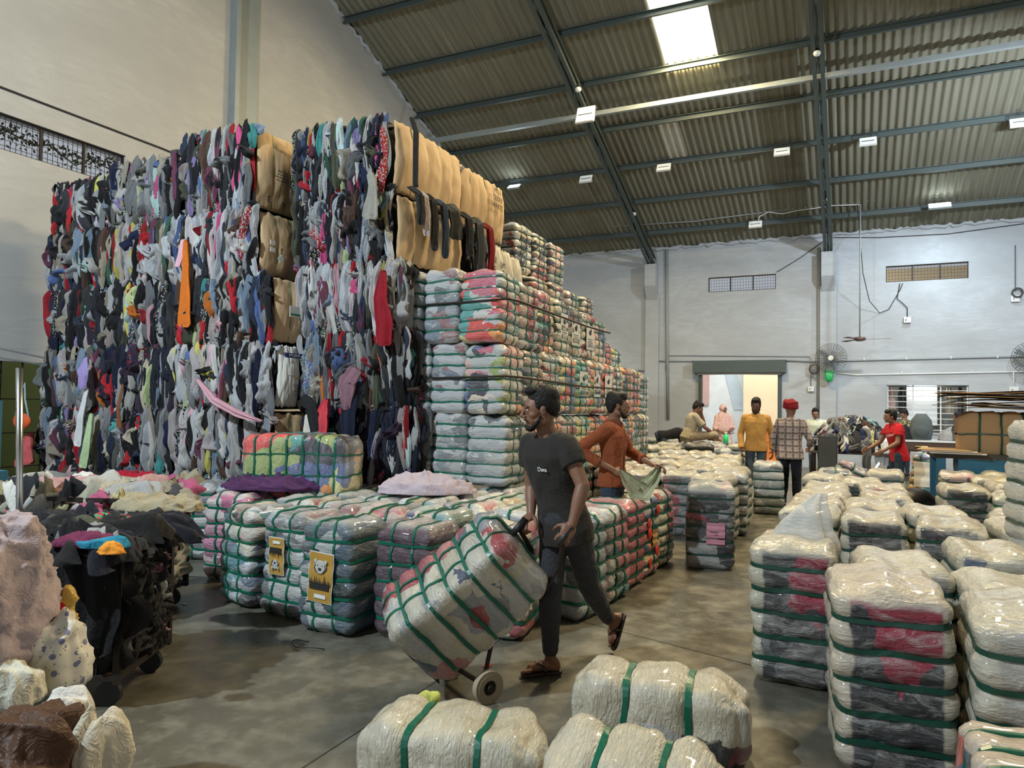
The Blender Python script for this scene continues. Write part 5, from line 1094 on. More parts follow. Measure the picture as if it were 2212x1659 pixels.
MHAIR = NT('black_hair'); MHAIR.set(Base_Color=(.010, .008, .007, 1), Roughness=.55, Specular_IOR_Level=.3); MHAIR.bump(MHAIR.noise(MHAIR.mapv(MHAIR.obj(), (1, 1, .35)), 140, 3).outputs[0], .9, .008); MHAIR = MHAIR.m
MEYE = simple('eye_white', (.55, .53, .50), .2, 0, 0, 0, .02); MPUP = simple('dark_pupil', (.01, .008, .006), .15, 0, 0, 0, .02)
def hairdo(c, R_, s, parent, vox, style='short', beard=0, mat=None):
    mb = MB()
    def E(p, r_, m=mb): m.ell(Vector(c)+R_ @ (Vector(p)*s), [q*s for q in r_], R_, 18, 12)
    if style in ('short', 'tall', 'mop'):
        h = .012 if style == 'tall' else .004
        E((0, -.030, .060+h), (.078, .092, .076)); E((0, -.062, .022), (.074, .060, .072)); E((0, .030, .104+h), (.060, .050, .026+h*.3)); E((0, -.05, .085), (.072, .066, .06))
        for q in (-1, 1): E((q*.062, -.022, .046), (.019, .052, .05)); E((q*.066, .016, .040), (.010, .016, .034))
        for k in range(26):
            a = RNG.uniform(0, 2*pi); q = RNG.uniform(.3, 1); E((.062*q*cos(a), -.015+.075*q*sin(a), .118+h-.035*q*q), (.014, .016, .014+h*.5))
        if style == 'mop': E((0, .055, .085), (.062, .03, .03)); E((0, -.07, -.01), (.07, .04, .06))
    if beard:
        for q in (-1, 1): cap(mb, [Vector(c)+R_ @ (Vector(p)*s) for p in ((q*.066, .006, -.03), (q*.060, .022, -.062), (q*.040, .052, -.092))], [.006*s, .012*s*beard, .014*s*beard], 8); cap(mb, [Vector(c)+R_ @ (Vector(p)*s) for p in ((q*.004, .092, -.047), (q*.026, .080, -.056))], [.006*s, .0045*s], 8)
        E((0, .062, -.100), (.030, .028, .022*beard))
    o = remesh(mb, vox, mat or MHAIR, 'hair', parent, 2, (.004*s, 60, 1)); return o
def face_bits(c, R_, s, parent):
    for q in (-1, 1):
        P = Vector(c)+R_ @ (Vector((q*.030, .0745, .008))*s); o = MB().ell(P, (.0125*s, .009*s, .0085*s), R_, 12, 8).obj('eye', MEYE, None, True); wsub(o, parent)
        o2 = MB().ell(P+R_ @ Vector((0, .0062*s, 0)), (.0055*s, .004*s, .0055*s), R_, 10, 6).obj('pupil', MPUP, None, True); wsub(o2, parent)
        b = MB(); b.tube([Vector(c)+R_ @ (Vector(p)*s) for p in ((q*.012, .089, .028), (q*.032, .086, .034), (q*.050, .070, .028))], [.004*s, .0055*s, .003*s], 6, flat=.6); wsub(b.obj('eyebrow', MHAIR, None, True), parent)
def frame_from(fwd, up=(0, 0, 1)):
    f = Vector(fwd).normalized(); u = Vector(up); r_ = f.cross(u).normalized(); u = r_.cross(f); return Matrix((r_, f, u)).transposed()
def person(label, J, o_, name='person'):
    """J: world joints; o_: look. Body one continuous mesh, clothes and hair its own meshes"""
    vx = o_.get('vox', .008); s = o_.get('s', 1.0); base = o_['base']; e = empty(name, base, label, 'person')
    sk = o_['skin']; pel, neck = Vector(J['pel']), Vector(J['neck']); up = (neck-pel).normalized(); rt = (Vector(J['shR'])-Vector(J['shL'])).normalized(); fw = up.cross(rt).normalized(); prt = (Vector(J['hipR'])-Vector(J['hipL'])); prt = (prt-up*prt.dot(up)).normalized() if prt.length > .02 else rt; pfw = up.cross(prt).normalized()
    Rh = frame_from(o_['look'], o_.get('tilt', (0, 0, 1))); hc = Vector(J['head'])
    def torso(mb, k, low=0, hem=None, flare=0):
        L = (neck-pel).length; rings = []
        if hem: rings = [(pel-up*hem, prt*(.172*s*k+flare), pfw*(.128*s*k+flare)), (pel-up*hem*.45, prt*(.174*s*k+flare*.5), pfw*(.126*s*k+flare*.5))]
        prof = [(-.16, .150, .105, -.01), (-.02, .165, .118, -.008), (.14, .152, .105, .0), (.34, .146, .098, .012), (.55, .165, .110, .014), (.76, .182, .118, .010), (.90, .172, .098, .0), (.98, .10, .075, -.006)]
        for t, a, b, f_ in prof:
            if t < low or (hem and t < -.01): continue
            if hem and t < .1: a, b = .174, .122
            q = min(1, max(0, t*1.3)); r_ = (prt*(1-q)+rt*q).normalized(); g = up.cross(r_).normalized(); belly = o_.get('belly', 0)*exp(-((t-.3)/.25)**2)
            rings.append((pel+up*(L*t)+g*(f_+belly), r_*(a*s*k+(k-1)*.05), g*(b*s*k+belly*.5)))
        loft(mb, rings)
    b = MB(); torso(b, .93)
    cap(b, [neck-up*.04*s, neck.lerp(hc, .35), hc-Rh @ Vector((0, .022*s, .04*s))], [.066*s, .055*s, .054*s]); head(b, hc, Rh, s)
    for q in 'LR':
        sh, el, wr = Vector(J['sh'+q]), Vector(J['el'+q]), Vector(J['wr'+q]); limb(b, sh, el, .050*s, .039*s, .004); limb(b, el, wr, .040*s, .026*s, .005*s)
        hd = J.get('hd'+q) or ((wr-el).normalized(), fw*-.2+rt*(-1 if q == 'R' else 1), fw, .5); hand(b, wr, hd[0], hd[1], hd[2], hd[3], s*1.05, hd[4] if len(hd) > 4 else .5)
        hp, kn, an = Vector(J['hip'+q]), Vector(J['kn'+q]), Vector(J['an'+q]); limb(b, hp, kn, .082*s, .054*s); limb(b, kn, an, .054*s, .034*s, .008)
        ft = Vector(J['ft'+q]).normalized(); dn = Vector(J.get('dn'+q, (0, 0, -1))); dn = (dn-ft*dn.dot(ft)).normalized(); sd = ft.cross(dn)
        cap(b, [an, an+dn*.035*s-ft*.03*s], [.036*s, .030*s], 10); 
        heel = an+dn*.052*s-ft*.035*s; cap(b, [heel, heel+ft*.07*s-dn*.012*s, heel+ft*.155*s+dn*.002*s], [.030*s, .031*s, .024*s], 12)
        mb_ = sd if q == 'R' else -sd
        inn = (Vector(J['hipL'])-Vector(J['hipR'])) if q == 'R' else (Vector(J['hipR'])-Vector(J['hipL'])); inn = sd if sd.dot(inn) > 0 else -sd
        for k in range(5): p = heel+ft*(.165-.007*k*k*.5)*s+inn*(.030-.0155*k)*s+dn*.010*s; cap(b, [p, p+ft*(.038-.004*k)*s+dn*.003*s], [(.0125 if k == 0 else .009)*s, (.0105 if k == 0 else .0078)*s], 8)
    remesh(b, vx*.8 if vx < .008 else vx, sk, 'body', e, 2)
    if o_.get('hair', 'short'): hairdo(hc, Rh, s, e, vx*.8, o_.get('hair', 'short'), o_.get('beard', 0))
    if o_.get('face', 1): face_bits(hc, Rh, s, e)
    # shirt
    st = o_['shirt']; m_ = MB(); k = st.get('k', 1.06); L = (neck-pel).length
    torso(m_, k, st.get('low', -.17), st.get('hem'), st.get('flare', 0))
    for q in 'LR':
        sh, el, wr = Vector(J['sh'+q]), Vector(J['el'+q]), Vector(J['wr'+q]); sl = st.get('sleeve', .6); mid = neck-up*.045*s
        limb(m_, mid+(sh-mid)*.35, sh, .062*s, .066*s)
        if sl <= 1: en = sh.lerp(el, sl); m_.tube([sh, sh.lerp(el, sl*.5), en], [.066*s, .066*s*st.get('sk', 1), .064*s*st.get('sk', 1)], 16)
        else:
            en = el.lerp(wr, sl-1); limb(m_, sh, el, .065*s, .054*s); m_.tube([el, el.lerp(wr, (sl-1)*.5), en], [.054*s, .050*s, .046*s], 14); m_.disc(en, (wr-el), .030*s, .050*s, .05*s, 18)
    if st.get('collar', 1): m_.tube([neck-up*.02*s, neck+up*.018*s+(hc-neck)*.08], [.082*s, .068*s], 16)
    so = remesh(m_, vx, st['mat'], st.get('name', 'shirt'), e, 2, st.get('wr', (.006, 9, .6)))
    if st.get('placket'):
        from mathutils.bvhtree import BVHTree
        bv = BVHTree.FromPolygons([so.matrix_basis @ v.co if False else v.co for v in so.data.vertices], [tuple(p_.vertices) for p_ in so.data.polygons])
        P = []; hm_ = st.get('hem', .05)
        for i in range(13):
            t_ = i/12; q_ = neck.lerp(pel-up*(hm_-.02), t_)-up*.02; g_ = (fw*(1-t_)+pfw*t_).normalized(); hit = bv.ray_cast(q_+g_*.5, -g_, .6)
            if hit[0]: P.append((hit[0], g_))
        if len(P) > 4:
            V = []; F = []
            for p_, g_ in P:
                for sx in (-.016, .016):
                    for o2 in (-.004, .004): V.append(p_+rt*sx*s+g_*o2)
            for i in range(len(P)-1): a_ = 4*i; F += [(a_+1, a_+3, a_+7, a_+5), (a_, a_+1, a_+5, a_+4), (a_+3, a_+2, a_+6, a_+7)]
            wsub(MB().add(V, F).obj('placket', st['mat'], None), e)
            mb2 = MB()
            for p_, g_ in P[1:-1:2]: mb2.ell(p_+g_*.005, (.006*s,)*3, None, 8, 6)
            wsub(mb2.obj('button', MLAB if st.get('btn') else MINK, None, True), e)
        for sx in (-1, 1):
            c0 = neck+fw*.068*s+up*.028*s; V = [c0+rt*sx*.012*s, c0+rt*sx*.075*s-fw*.055*s+up*.012*s, c0+rt*sx*.070*s-fw*.005*s-up*.035*s, c0+rt*sx*.030*s+fw*.030*s-up*.055*s]
            V += [v_+fw*.008 for v_ in V]; wsub(MB().add(V, [(0, 1, 2, 3), (7, 6, 5, 4), (0, 4, 5, 1), (1, 5, 6, 2), (2, 6, 7, 3), (3, 7, 4, 0)]).obj('collar_flap', st['mat'], None), e)
    # trousers
    pt = o_.get('trousers')
    if pt:
        m_ = MB(); loft(m_, [(pel-up*.13*s, prt*.155*s, pfw*.115*s), (pel, prt*.168*s, pfw*.120*s), (pel+up*.06*s, prt*.158*s, pfw*.112*s)])
        for q in 'LR':
            hp, kn, an = Vector(J['hip'+q]), Vector(J['kn'+q]), Vector(J['an'+q]); f = pt.get('fit', 1.0); limb(m_, hp, kn, .093*s*f, .066*s*f); en = kn.lerp(an, pt.get('len', .95)); m_.tube([kn, kn.lerp(en, .3), kn.lerp(en, .7), en], [.066*s*f, .066*s*f, .052*s*f, .046*s*f*pt.get('cuff', 1)], 14)
        remesh(m_, vx, pt['mat'], 'trousers', e, 2, pt.get('wr', (.005, 14, .8)))
    for q in 'LR':
        if o_.get('shoe') == 'sandal':
            hp, kn, an = [Vector(J[a_+q]) for a_ in ('hip', 'kn', 'an')]; ft = Vector(J['ft'+q]).normalized(); dn = Vector(J.get('dn'+q, (0, 0, -1))); dn = (dn-ft*dn.dot(ft)).normalized(); sd = ft.cross(dn); inn = (Vector(J['hipL'])-Vector(J['hipR'])) if q == 'R' else (Vector(J['hipR'])-Vector(J['hipL'])); inn = sd if sd.dot(inn) > 0 else -sd
            h0 = an+dn*.086*s-ft*.035*s; se = MB(); loft(se, [(h0+ft*x_*s+inn*y_*s, sd*w_*s, dn*.011*s) for x_, y_, w_ in ((-.035, 0, .018), (-.022, 0, .030), (.03, 0, .034), (.09, -.002, .038), (.15, .0, .046), (.19, .004, .042), (.215, .012, .022))], 16, 3.5)
            sn = wsub(se.obj('sandal', M['sandal'], None, True), e)
            sp = MB(); A = h0+ft*.165*s+inn*.014*s-dn*.010*s; T_ = A-dn*.026*s-ft*.012*s
            for sg in (-1, 1): B = h0+ft*.065*s+sd*sg*.038*s-dn*.008*s; mid = (B+h0+ft*.10*s)/2-dn*.052*s+sd*sg*.012*s; sp.tube([B, B-dn*.022*s+ft*.008*s, h0+ft*.10*s+sd*sg*.018*s-dn*.062*s, h0+ft*.125*s-dn*.056*s, T_, A], [.013*s]*4+[.007*s, .005*s], 8, flat=.45)
            wsub(sp.obj('sandal_strap', M['sandal'], None, True), sn)
        elif o_.get('shoe') == 'shoe':
            an = Vector(J['an'+q]); ft = Vector(J['ft'+q]).normalized(); m_ = MB(); cap(m_, [an+Vector((0, 0, -.02))*s, an+Vector((0, 0, -.045))*s, an+ft*.15*s+Vector((0, 0, -.05))*s], [.046*s, .044*s, .038*s]); remesh(m_, vx, M['sandal'], 'shoe', e, 2)
    return e, rt, fw, up, Rh
M['sandal'] = simple('worn_brown_leather_sandal', (.028, .014, .010), .45, 0, 30, .2)
SKB = skin((.21, .105, .065), 'brown_skin'); SKT = skin((.25, .135, .085), 'tan_skin'); SKD = skin((.13, .065, .04), 'dark_brown_skin')
def stand(x, y, face, H=1.72, z=0.0, **ov):
    """default standing joints in the person's frame (x right, y forward), overridden per pose, then put into the world"""
    k = H/1.72; J = dict(anL=(-.10, 0, .085), anR=(.10, 0, .085), knL=(-.10, .02, .48), knR=(.10, .02, .48), hipL=(-.09, 0, .90), hipR=(.09, 0, .90), pel=(0, 0, .95), neck=(0, -.01, 1.45), head=(0, .03, 1.605),
        shL=(-.175, 0, 1.395), shR=(.175, 0, 1.395), elL=(-.235, -.03, 1.11), elR=(.235, -.03, 1.11), wrL=(-.25, .05, .87), wrR=(.25, .05, .87)); J.update(ov)
    f = Vector((cos(face), sin(face), 0)); r_ = Vector((sin(face), -cos(face), 0)); W_ = {}
    def tw(p): return Vector((x, y, z))+r_*p[0]*k+f*p[1]*k+Vector((0, 0, p[2]*k))
    def td(p): return r_*p[0]+f*p[1]+Vector((0, 0, p[2]))
    for a, p in J.items():
        if a[:2] == 'hd': W_[a] = (td(p[0]), td(p[1]), td(p[2]), *p[3:])
        elif a[:2] in ('ft', 'dn'): W_[a] = td(p)
        else: W_[a] = tw(p)
    W_.setdefault('ftL', f); W_.setdefault('ftR', f); return W_, f, r_, k
denim = fab((.040, .045, .047), name='washed_black_denim', bump=.4); denim_b = fab((.03, .045, .07), name='dark_blue_denim')
# the man with the hand truck
J = dict(head=D(1166, 886, 4.17), neck=D(1184, 938, 4.20), pel=D(1217, 1118, 4.20), shL=D(1224, 962, 4.08), shR=D(1146, 958, 4.30), elL=D(1259, 1050, 3.98), elR=D(1149, 1052, 4.32), wrL=D(1236, 1132, 3.92), wrR=D(1147, 1110, 4.22),
         hipL=D(1240, 1135, 4.13), hipR=D(1198, 1135, 4.28), knR=D(1189, 1283, 4.16), anR=D(1189, 1418, 4.33), knL=D(1274, 1268, 4.36), anL=D(1316, 1340, 4.72))
tr = (Vector((-1.79, 3.53, 0)), Vector((-2.14, 3.73, 0))); adir = (tr[0]-tr[1]).normalized(); tdir = Vector((adir.y, -adir.x, 0)); tdir = tdir if tdir.y < 0 else -tdir
hL = D(1220, 1160, 3.90); hR = D(1120, 1140, 4.12)
J['hdL'] = ((hL-J['wrL']).normalized(), Vector((-.5, .3, -.5)), tdir, 1.5, 1.2); J['hdR'] = ((hR-J['wrR']).normalized(), Vector((.1, -.2, -1)), tdir*.3+adir, 1.25, 1.0)
J['ftR'] = Vector((-.80, -.60, 0)); J['anR'].z = .105; J['ftL'] = Vector((-.25, -.15, -.95)); J['dnL'] = Vector((.75, .5, -.4))
tee = fab((.024, .022, .019), name='charcoal_tee_cotton', bump=.3)
pe, rt, fw, up, Rh = person('man in a charcoal t-shirt striding left, pushing a hand truck with a tilted bale', J, dict(base=(J['pel'].x, J['pel'].y, 0), vox=.0065, s=1.0, skin=SKB, look=(-.84, -.50, -.10), hair='tall', beard=.85, shoe='sandal',
    shirt=dict(mat=tee, name='t_shirt', sleeve=.50, sk=1.12, k=1.05, hem=.14, collar=0, wr=(.006, 7, .7)), trousers=dict(mat=denim, fit=.98, len=.90)), 'person')
c_ = J['neck'].lerp(J['pel'], .36)+fw*.128+rt*-.045; text('Deva', c_+fw*.012, -rt, fw, .035, pe, MLAB, 'chest_print', flip=False)
# hand truck with its bale
a0, a1 = tr[0]+Vector((0, 0, .088)), tr[1]+Vector((0, 0, .088)); mid = (a0+a1)/2
bl, bh = D(880, 1385, 4.02), D(1125, 1178, 4.06); u_ = (bh-bl).normalized(); ad = (adir-u_*adir.dot(u_)).normalized(); nn = ad.cross(u_); nn = nn if nn.z > 0 else -nn
ht = empty('hand_truck', (mid.x, mid.y, 0), 'black steel hand truck with pale wheels tilted under a bale', 'hand truck')
fb0 = bl-nn*.235+u_*.02; fb1 = bh-nn*.235; mb = MB()
for sg, hnd, aw in ((1, hL, a0), (-1, hR, a1)):
    q = fb0+ad*.13*sg; q2 = fb1+ad*.13*sg; mb.tube([q, q.lerp(q2, .5), q2.lerp(q, .05), q2.lerp(hnd, .4)-nn*.02, hnd-(hnd-q2).normalized()*.03, hnd+Vector((.03, .03, .05))], .014, 10)
    mb.tube([q.lerp(q2, .12), aw-adir*.05*sg], .013, 8); mb.tube([q.lerp(q2, .48), aw-adir*.05*sg], .013, 8)
for t in (.06, .35, .65, .92): mb.bar(fb0.lerp(fb1, t)+ad*.13, fb0.lerp(fb1, t)-ad*.13, .022)
mb.bar(a0-adir*.02, a1+adir*.02, .022); wsub(mb.obj('frame', M['rust']), ht)
wsub(MB().box(fb0+nn*.20-u_*.02, (.30, .42, .008), Matrix((ad, nn, u_)).transposed()).obj('toe_plate', M['rust']), ht)
for h_ in (hL, hR): wsub(MB().tube([h_-Vector((.03, .03, .04)), h_+Vector((.03, .03, .05))], .019, 12).obj('grip', M['black'], None, True), ht)
MW = simple('dusty_pale_rubber', (.36, .30, .22), .8)
for a in (a0, a1):
    wsub(MB().disc(a, adir, .045, .088, .038, 36).disc(a, adir, .040, .070, .044, 36).obj('wheel', MW, None, False), ht); wsub(MB().disc(a, adir, .0, .046, .02, 24).disc(a+adir*.012, adir, .0, .018, .05, 16).obj('hub', M['rust']), ht)
be = bale('A2', bl, 'film-wrapped bale of red, cream and grey clothes tilted on the hand truck', mat=MSOFT, col=(.36, .06, .08, .45))
be.rotation_mode = 'QUATERNION'; yy = u_.cross(ad); be.rotation_quaternion = Matrix((ad, yy, u_)).transposed().to_quaternion(); be.location = bl; be.scale = (1.0, .88, (bh-bl).length/.78)
# man in the rust shirt
p = D(1322, 1100, 6.95); rust = fab((.235, .062, .022), name='rust_orange_cotton')
fa = radians(2)
J, f, r_, k = stand(p.x, p.y, fa, 1.74, elR=(.30, -.26, 1.20), wrR=(.20, .06, 1.02), elL=(-.24, .10, 1.17), wrL=(-.10, .36, 1.06), hdR=((-.3, .75, -.4), (-.6, 0, -.5), (0, .3, .6), .9), hdL=((.2, .9, -.1), (.3, 0, -.8), (.5, .3, .3), .7), head=(.0, .05, 1.61))
person('man in a rust-orange shirt holding a pale green cloth behind the bales, head turned away', J, dict(base=(p.x, p.y, 0), s=k, skin=SKB, look=f*.9-r_*.35, beard=.9, hair='mop', shoe='shoe', shirt=dict(mat=rust, placket=1, sleeve=1.55, k=1.08, hem=.10, wr=(.007, 10, .6)), trousers=dict(mat=denim_b)))
A, B = J['wrR']+f*.07, J['wrL']+f*.08
hang([A, A.lerp(B, .25)+Vector((0, 0, -.13)), A.lerp(B, .5)+Vector((0, 0, -.24)), A.lerp(B, .78)+Vector((0, 0, -.14)), B], [.05, .14, .22, .14, .05], fab((.42, .44, .28), name='pale_olive_cotton'), 'green_cloth', 'pale green cloth sagging between the hands of the man in rust', 'cloth', n=(.2, -1, .2), folds=2, amp=.03, th=.03)
# man in the mustard shirt, facing us
p = Z(1632, 1080); mus = fab((.47, .25, .065), name='mustard_cotton')
J, f, r_, k = stand(p.x, p.y, radians(-85), 1.80, elR=(.25, -.02, 1.12), wrR=(.23, .10, .88), elL=(-.26, -.06, 1.12), wrL=(-.27, .02, .87))
person('bearded man in a mustard shirt and ripped jeans standing facing the camera', J, dict(base=(p.x, p.y, 0), s=k, skin=SKD, look=f*.9+Vector((-.1, 0, -.30)), beard=1.0, hair='tall', shoe='shoe', belly=.02, shirt=dict(mat=mus, placket=1, btn=1, sleeve=1.9, k=1.08, hem=.12), trousers=dict(mat=fab((.07, .09, .105), name='faded_denim'), fit=.95)))
# man in the red turban from behind
p = Z(1706, 1102); t = NT('brown_plaid_cotton'); o = t.obj(); x_ = t.n('ShaderNodeSeparateXYZ', {0: t.mapv(o, (1, 1, 1), (0, 0, radians(-15)))})
def bands(c, f_, w_): return t.math('GREATER_THAN', t.math('SINE', t.math('MULTIPLY', c, f_)), w_)
g1 = t.math('MAXIMUM', bands(x_.outputs[0], 62., .55), bands(x_.outputs[2], 62., .55)); g2 = t.math('MAXIMUM', bands(x_.outputs[0], 124., .9), bands(x_.outputs[2], 124., .9))
cc = t.mix(t.math('MULTIPLY', g1, .75), (.34, .27, .25, 1), (.035, .025, .028, 1)); cc = t.mix(t.math('MULTIPLY', g2, .4), cc, (.55, .5, .46, 1)); t.set(Base_Color=cc, Roughness=.85); plaid = t.m
J, f, r_, k = stand(p.x, p.y, radians(75), 1.74, elL=(-.27, .02, 1.13), wrL=(-.28, .16, .90), elR=(.30, .05, 1.14), wrR=(.22, .26, 1.02), anL=(-.13, .05, .085), anR=(.12, -.05, .085))
te, *_ , Rt = person('man in a red turban and brown plaid shirt seen from behind, beside a grey bale', J, dict(base=(p.x, p.y, 0), s=k, skin=SKB, look=f*1.0+r_*.15, hair=None, shoe='shoe', shirt=dict(mat=plaid, sleeve=1.75, k=1.12, hem=.13, flare=.02), trousers=dict(mat=fab((.010, .012, .018), name='black_denim_b'), fit=1.05)))
mb = MB(); hc = J['head']
for a_, zz_ in ((.25, .07), (-.3, .085), (.5, .10), (-.15, .055), (.1, .04)):
    R_ = Matrix.Rotation(a_, 3, 'Y'); P = [hc+Rt @ (R_ @ Vector((.088*cos(q), .108*sin(q)-.01, 0))+Vector((0, 0, zz_))) for q in [2*pi*i/24 for i in range(25)]]; mb.tube(P, .030, 8)
mb.ell(hc+Rt @ Vector((0, -.015, .075)), (.100, .118, .095), Rt); mb.ell(hc+Rt @ Vector((0, .02, .11)), (.07, .07, .07), Rt)
wsub(remesh(mb, .007, fab((.20, .006, .012), name='dark_red_turban_cloth'), 'turban', None, 3, (.004, 30, 2.5)), te)
# man in red t-shirt pushing a trolley to the left
p = D(1938, 1000, 12.3); J, f, r_, k = stand(p.x, p.y, radians(205), 1.68, neck=(0, .05, 1.43), head=(0, .13, 1.56), shL=(-.17, .05, 1.38), shR=(.17, .05, 1.38), elL=(-.24, .12, 1.12), wrL=(-.2, .34, .98), elR=(.22, .18, 1.12), wrR=(.18, .42, .99), pel=(0, -.03, .94))
redt = fab((.50, .012, .02), name='bright_red_tee_cotton')
e_, rr, ff, *_ = person('young man in a red t-shirt leaning left over trolley handles', J, dict(base=(p.x, p.y, 0), s=k, skin=SKT, look=f+Vector((0, 0, .05)), hair='mop', shoe='shoe', shirt=dict(mat=redt, name='t_shirt', sleeve=.55, sk=1.15, k=1.10, hem=.14), trousers=dict(mat=denim_b)))
c_ = J['neck'].lerp(J['pel'], .33)-rr*.10+ff*.135; text('COLLEGE', c_, -rr, ff-rr*.4, .055, e_, MLAB, 'chest_print')
# boy in a light t-shirt behind
p = D(1764, 990, 16.2); J, f, r_, k = stand(p.x, p.y, radians(-100), 1.66, elL=(-.38, .14, 1.30), wrL=(-.55, .30, 1.38), elR=(.26, .0, 1.10), wrR=(.14, .16, .95), head=(.02, .04, 1.59))
person('boy in a pale mint t-shirt with dark stripes reaching towards the heap of clothes', J, dict(base=(p.x, p.y, 0), s=k, skin=SKT, look=f-r_*.3+Vector((0, 0, -.2)), hair='short', shoe='shoe', shirt=dict(mat=fab((.55, .60, .52), name='pale_mint_cotton'), name='t_shirt', sleeve=.6, k=1.1, hem=.1), trousers=dict(mat=denim_b)))
# woman in a pink striped shawl outside the door
p = D(1562, 990, 19.5); t = NT('pink_striped_shawl'); w_ = t.n('ShaderNodeTexWave', {'Vector': t.obj(), 'Scale': 9., 'Distortion': 2.5, 'Detail': 1.}); t.set(Base_Color=t.ramp(w_.outputs[0], [(0, (.62, .16, .20)), (.5, (.75, .62, .56))]), Roughness=.85); shawl = t.m
J, f, r_, k = stand(p.x, p.y, radians(-60), 1.72, wrL=(-.12, .25, 1.05), elL=(-.26, .05, 1.12), wrR=(.15, .25, 1.0), elR=(.26, .05, 1.1))
we, *_ , Rw = person('woman in a pink striped head shawl standing at the roller door', J, dict(base=(p.x, p.y, 0), s=k, skin=SKT, look=f+r_*-.3, hair=None, shoe='shoe', shirt=dict(mat=shawl, name='tunic', sleeve=1.3, k=1.15, hem=.35, flare=.06, collar=0), trousers=dict(mat=fab((.6, .5, .45), name='pale_cotton_b'), fit=1.2)))
mb = MB(); hc = J['head']; mb.ell(hc+Rw @ Vector((0, -.03, .03)), (.10, .105, .115), Rw); loft(mb, [(J['neck']+Vector((0, 0, .08)), r_*.10, f*.10), (J['neck']-Vector((0, 0, .02)), r_*.19, f*.13), (J['neck']-Vector((0, 0, .35)), r_*.28, f*.18), (J['neck']-Vector((0, 0, .5)), r_*.29, f*.17)]); wsub(remesh(mb, .012, shawl, 'head_shawl', None, 3, (.012, 12, .5)), we)
# seated man in beige
p = D(1500, 948, 14.6); zt = .98; 
J, f, r_, k = stand(p.x-.12, p.y, radians(25), 1.72, z=zt-.92, pel=(0, -.02, 1.0), hipL=(-.10, .02, .99), hipR=(.10, .02, .99), neck=(0, .10, 1.44), head=(0, .19, 1.57), shL=(-.17, .09, 1.40), shR=(.17, .09, 1.40), knL=(-.18, .48, 1.02), knR=(.14, .50, 1.03), anL=(.10, .42, .99), anR=(-.05, .60, .97), elR=(.20, .28, 1.18), wrR=(.10, .48, 1.06), elL=(-.16, .36, 1.22), wrL=(-.03, .27, 1.46), hdL=((.3, .05, .9), (0, -1, 0), (1, 0, 0), .9), ftL=(.7, .6, -.1), ftR=(-.5, .8, -.1))
bg = fab((.40, .34, .24), name='beige_cotton'); person('man in a beige shirt sitting hunched on the bales, hand at his mouth', J, dict(base=(p.x, p.y, .8), s=k, skin=SKB, look=f*.85+Vector((0, 0, -.45)), hair='mop', shirt=dict(mat=bg, placket=1, sleeve=.8, k=1.1, hem=.06), trousers=dict(mat=fab((.33, .27, .19), name='khaki_twill'), fit=1.1)))
bale('C2', (p.x+.02, p.y+.1, 0), 'film-wrapped bale used as a seat by the man in beige', radians(20), MCREAM, 'black_strap', sc=(1.3, 1.3, 1.17))
# person in black bending down
p = D(1437, 960, 17.5); J, f, r_, k = stand(p.x, p.y, radians(20), 1.68, z=-.02, pel=(0, -.10, .98), hipL=(-.09, -.08, .93), hipR=(.09, -.08, .93), neck=(0, .40, 1.10), head=(0, .55, 1.02), shL=(-.17, .34, 1.10), shR=(.17, .34, 1.10), elL=(-.2, .40, .80), elR=(.2, .40, .80), wrL=(-.15, .45, .62), wrR=(.15, .45, .62))
person('person in black bending forward behind the far bales, only the back showing', J, dict(base=(p.x, p.y, 0), s=k, skin=SKB, look=(.5, .2, -.8), tilt=(.7, .3, .6), hair='short', shoe='shoe', shirt=dict(mat=fab((.012, .012, .014), name='black_jersey'), sleeve=.6, k=1.15), trousers=dict(mat=denim_b)))
# figures at the side window
p = D(1955, 960, 18.2); J, f, r_, k = stand(p.x, p.y, radians(-150), 1.66, elL=(-.25, .1, 1.1), wrL=(-.2, .25, .92)); t = NT('yellow_floral_cotton'); vo = t.n('ShaderNodeTexVoronoi', {'Vector': t.obj(), 'Scale': 22.}); t.set(Base_Color=t.mix(t.math('GREATER_THAN', vo.outputs['Distance'], .5), (.04, .04, .05, 1), (.40, .36, .16, 1)), Roughness=.85)
person('person in a floral top and turquoise sleeves working behind the man in red', J, dict(base=(p.x, p.y, 0), s=k, skin=SKT, look=f+Vector((0, 0, -.4)), hair='mop', shoe='shoe', shirt=dict(mat=t.m, sleeve=.6, k=1.12, hem=.12), trousers=dict(mat=denim_b)))
p = D(2072, 960, 16.2); J, f, r_, k = stand(p.x, p.y, radians(150), 1.60); t = NT('dark_camouflage_cloth'); n_ = t.noise(t.obj(), 14, 3, .5, 1.); t.set(Base_Color=t.ramp(n_.outputs[0], [(0, (.02, .02, .02)), (.47, (.16, .15, .14)), (.58, (.05, .045, .04))], 'CONSTANT'), Roughness=.85)
person('person in a dark camouflage jacket standing beside the cardboard pile', J, dict(base=(p.x, p.y, 0), s=k, skin=SKT, look=f, hair='short', shoe='shoe', shirt=dict(mat=t.m, name='jacket', sleeve=1.8, k=1.15, hem=.2), trousers=dict(mat=denim_b)))
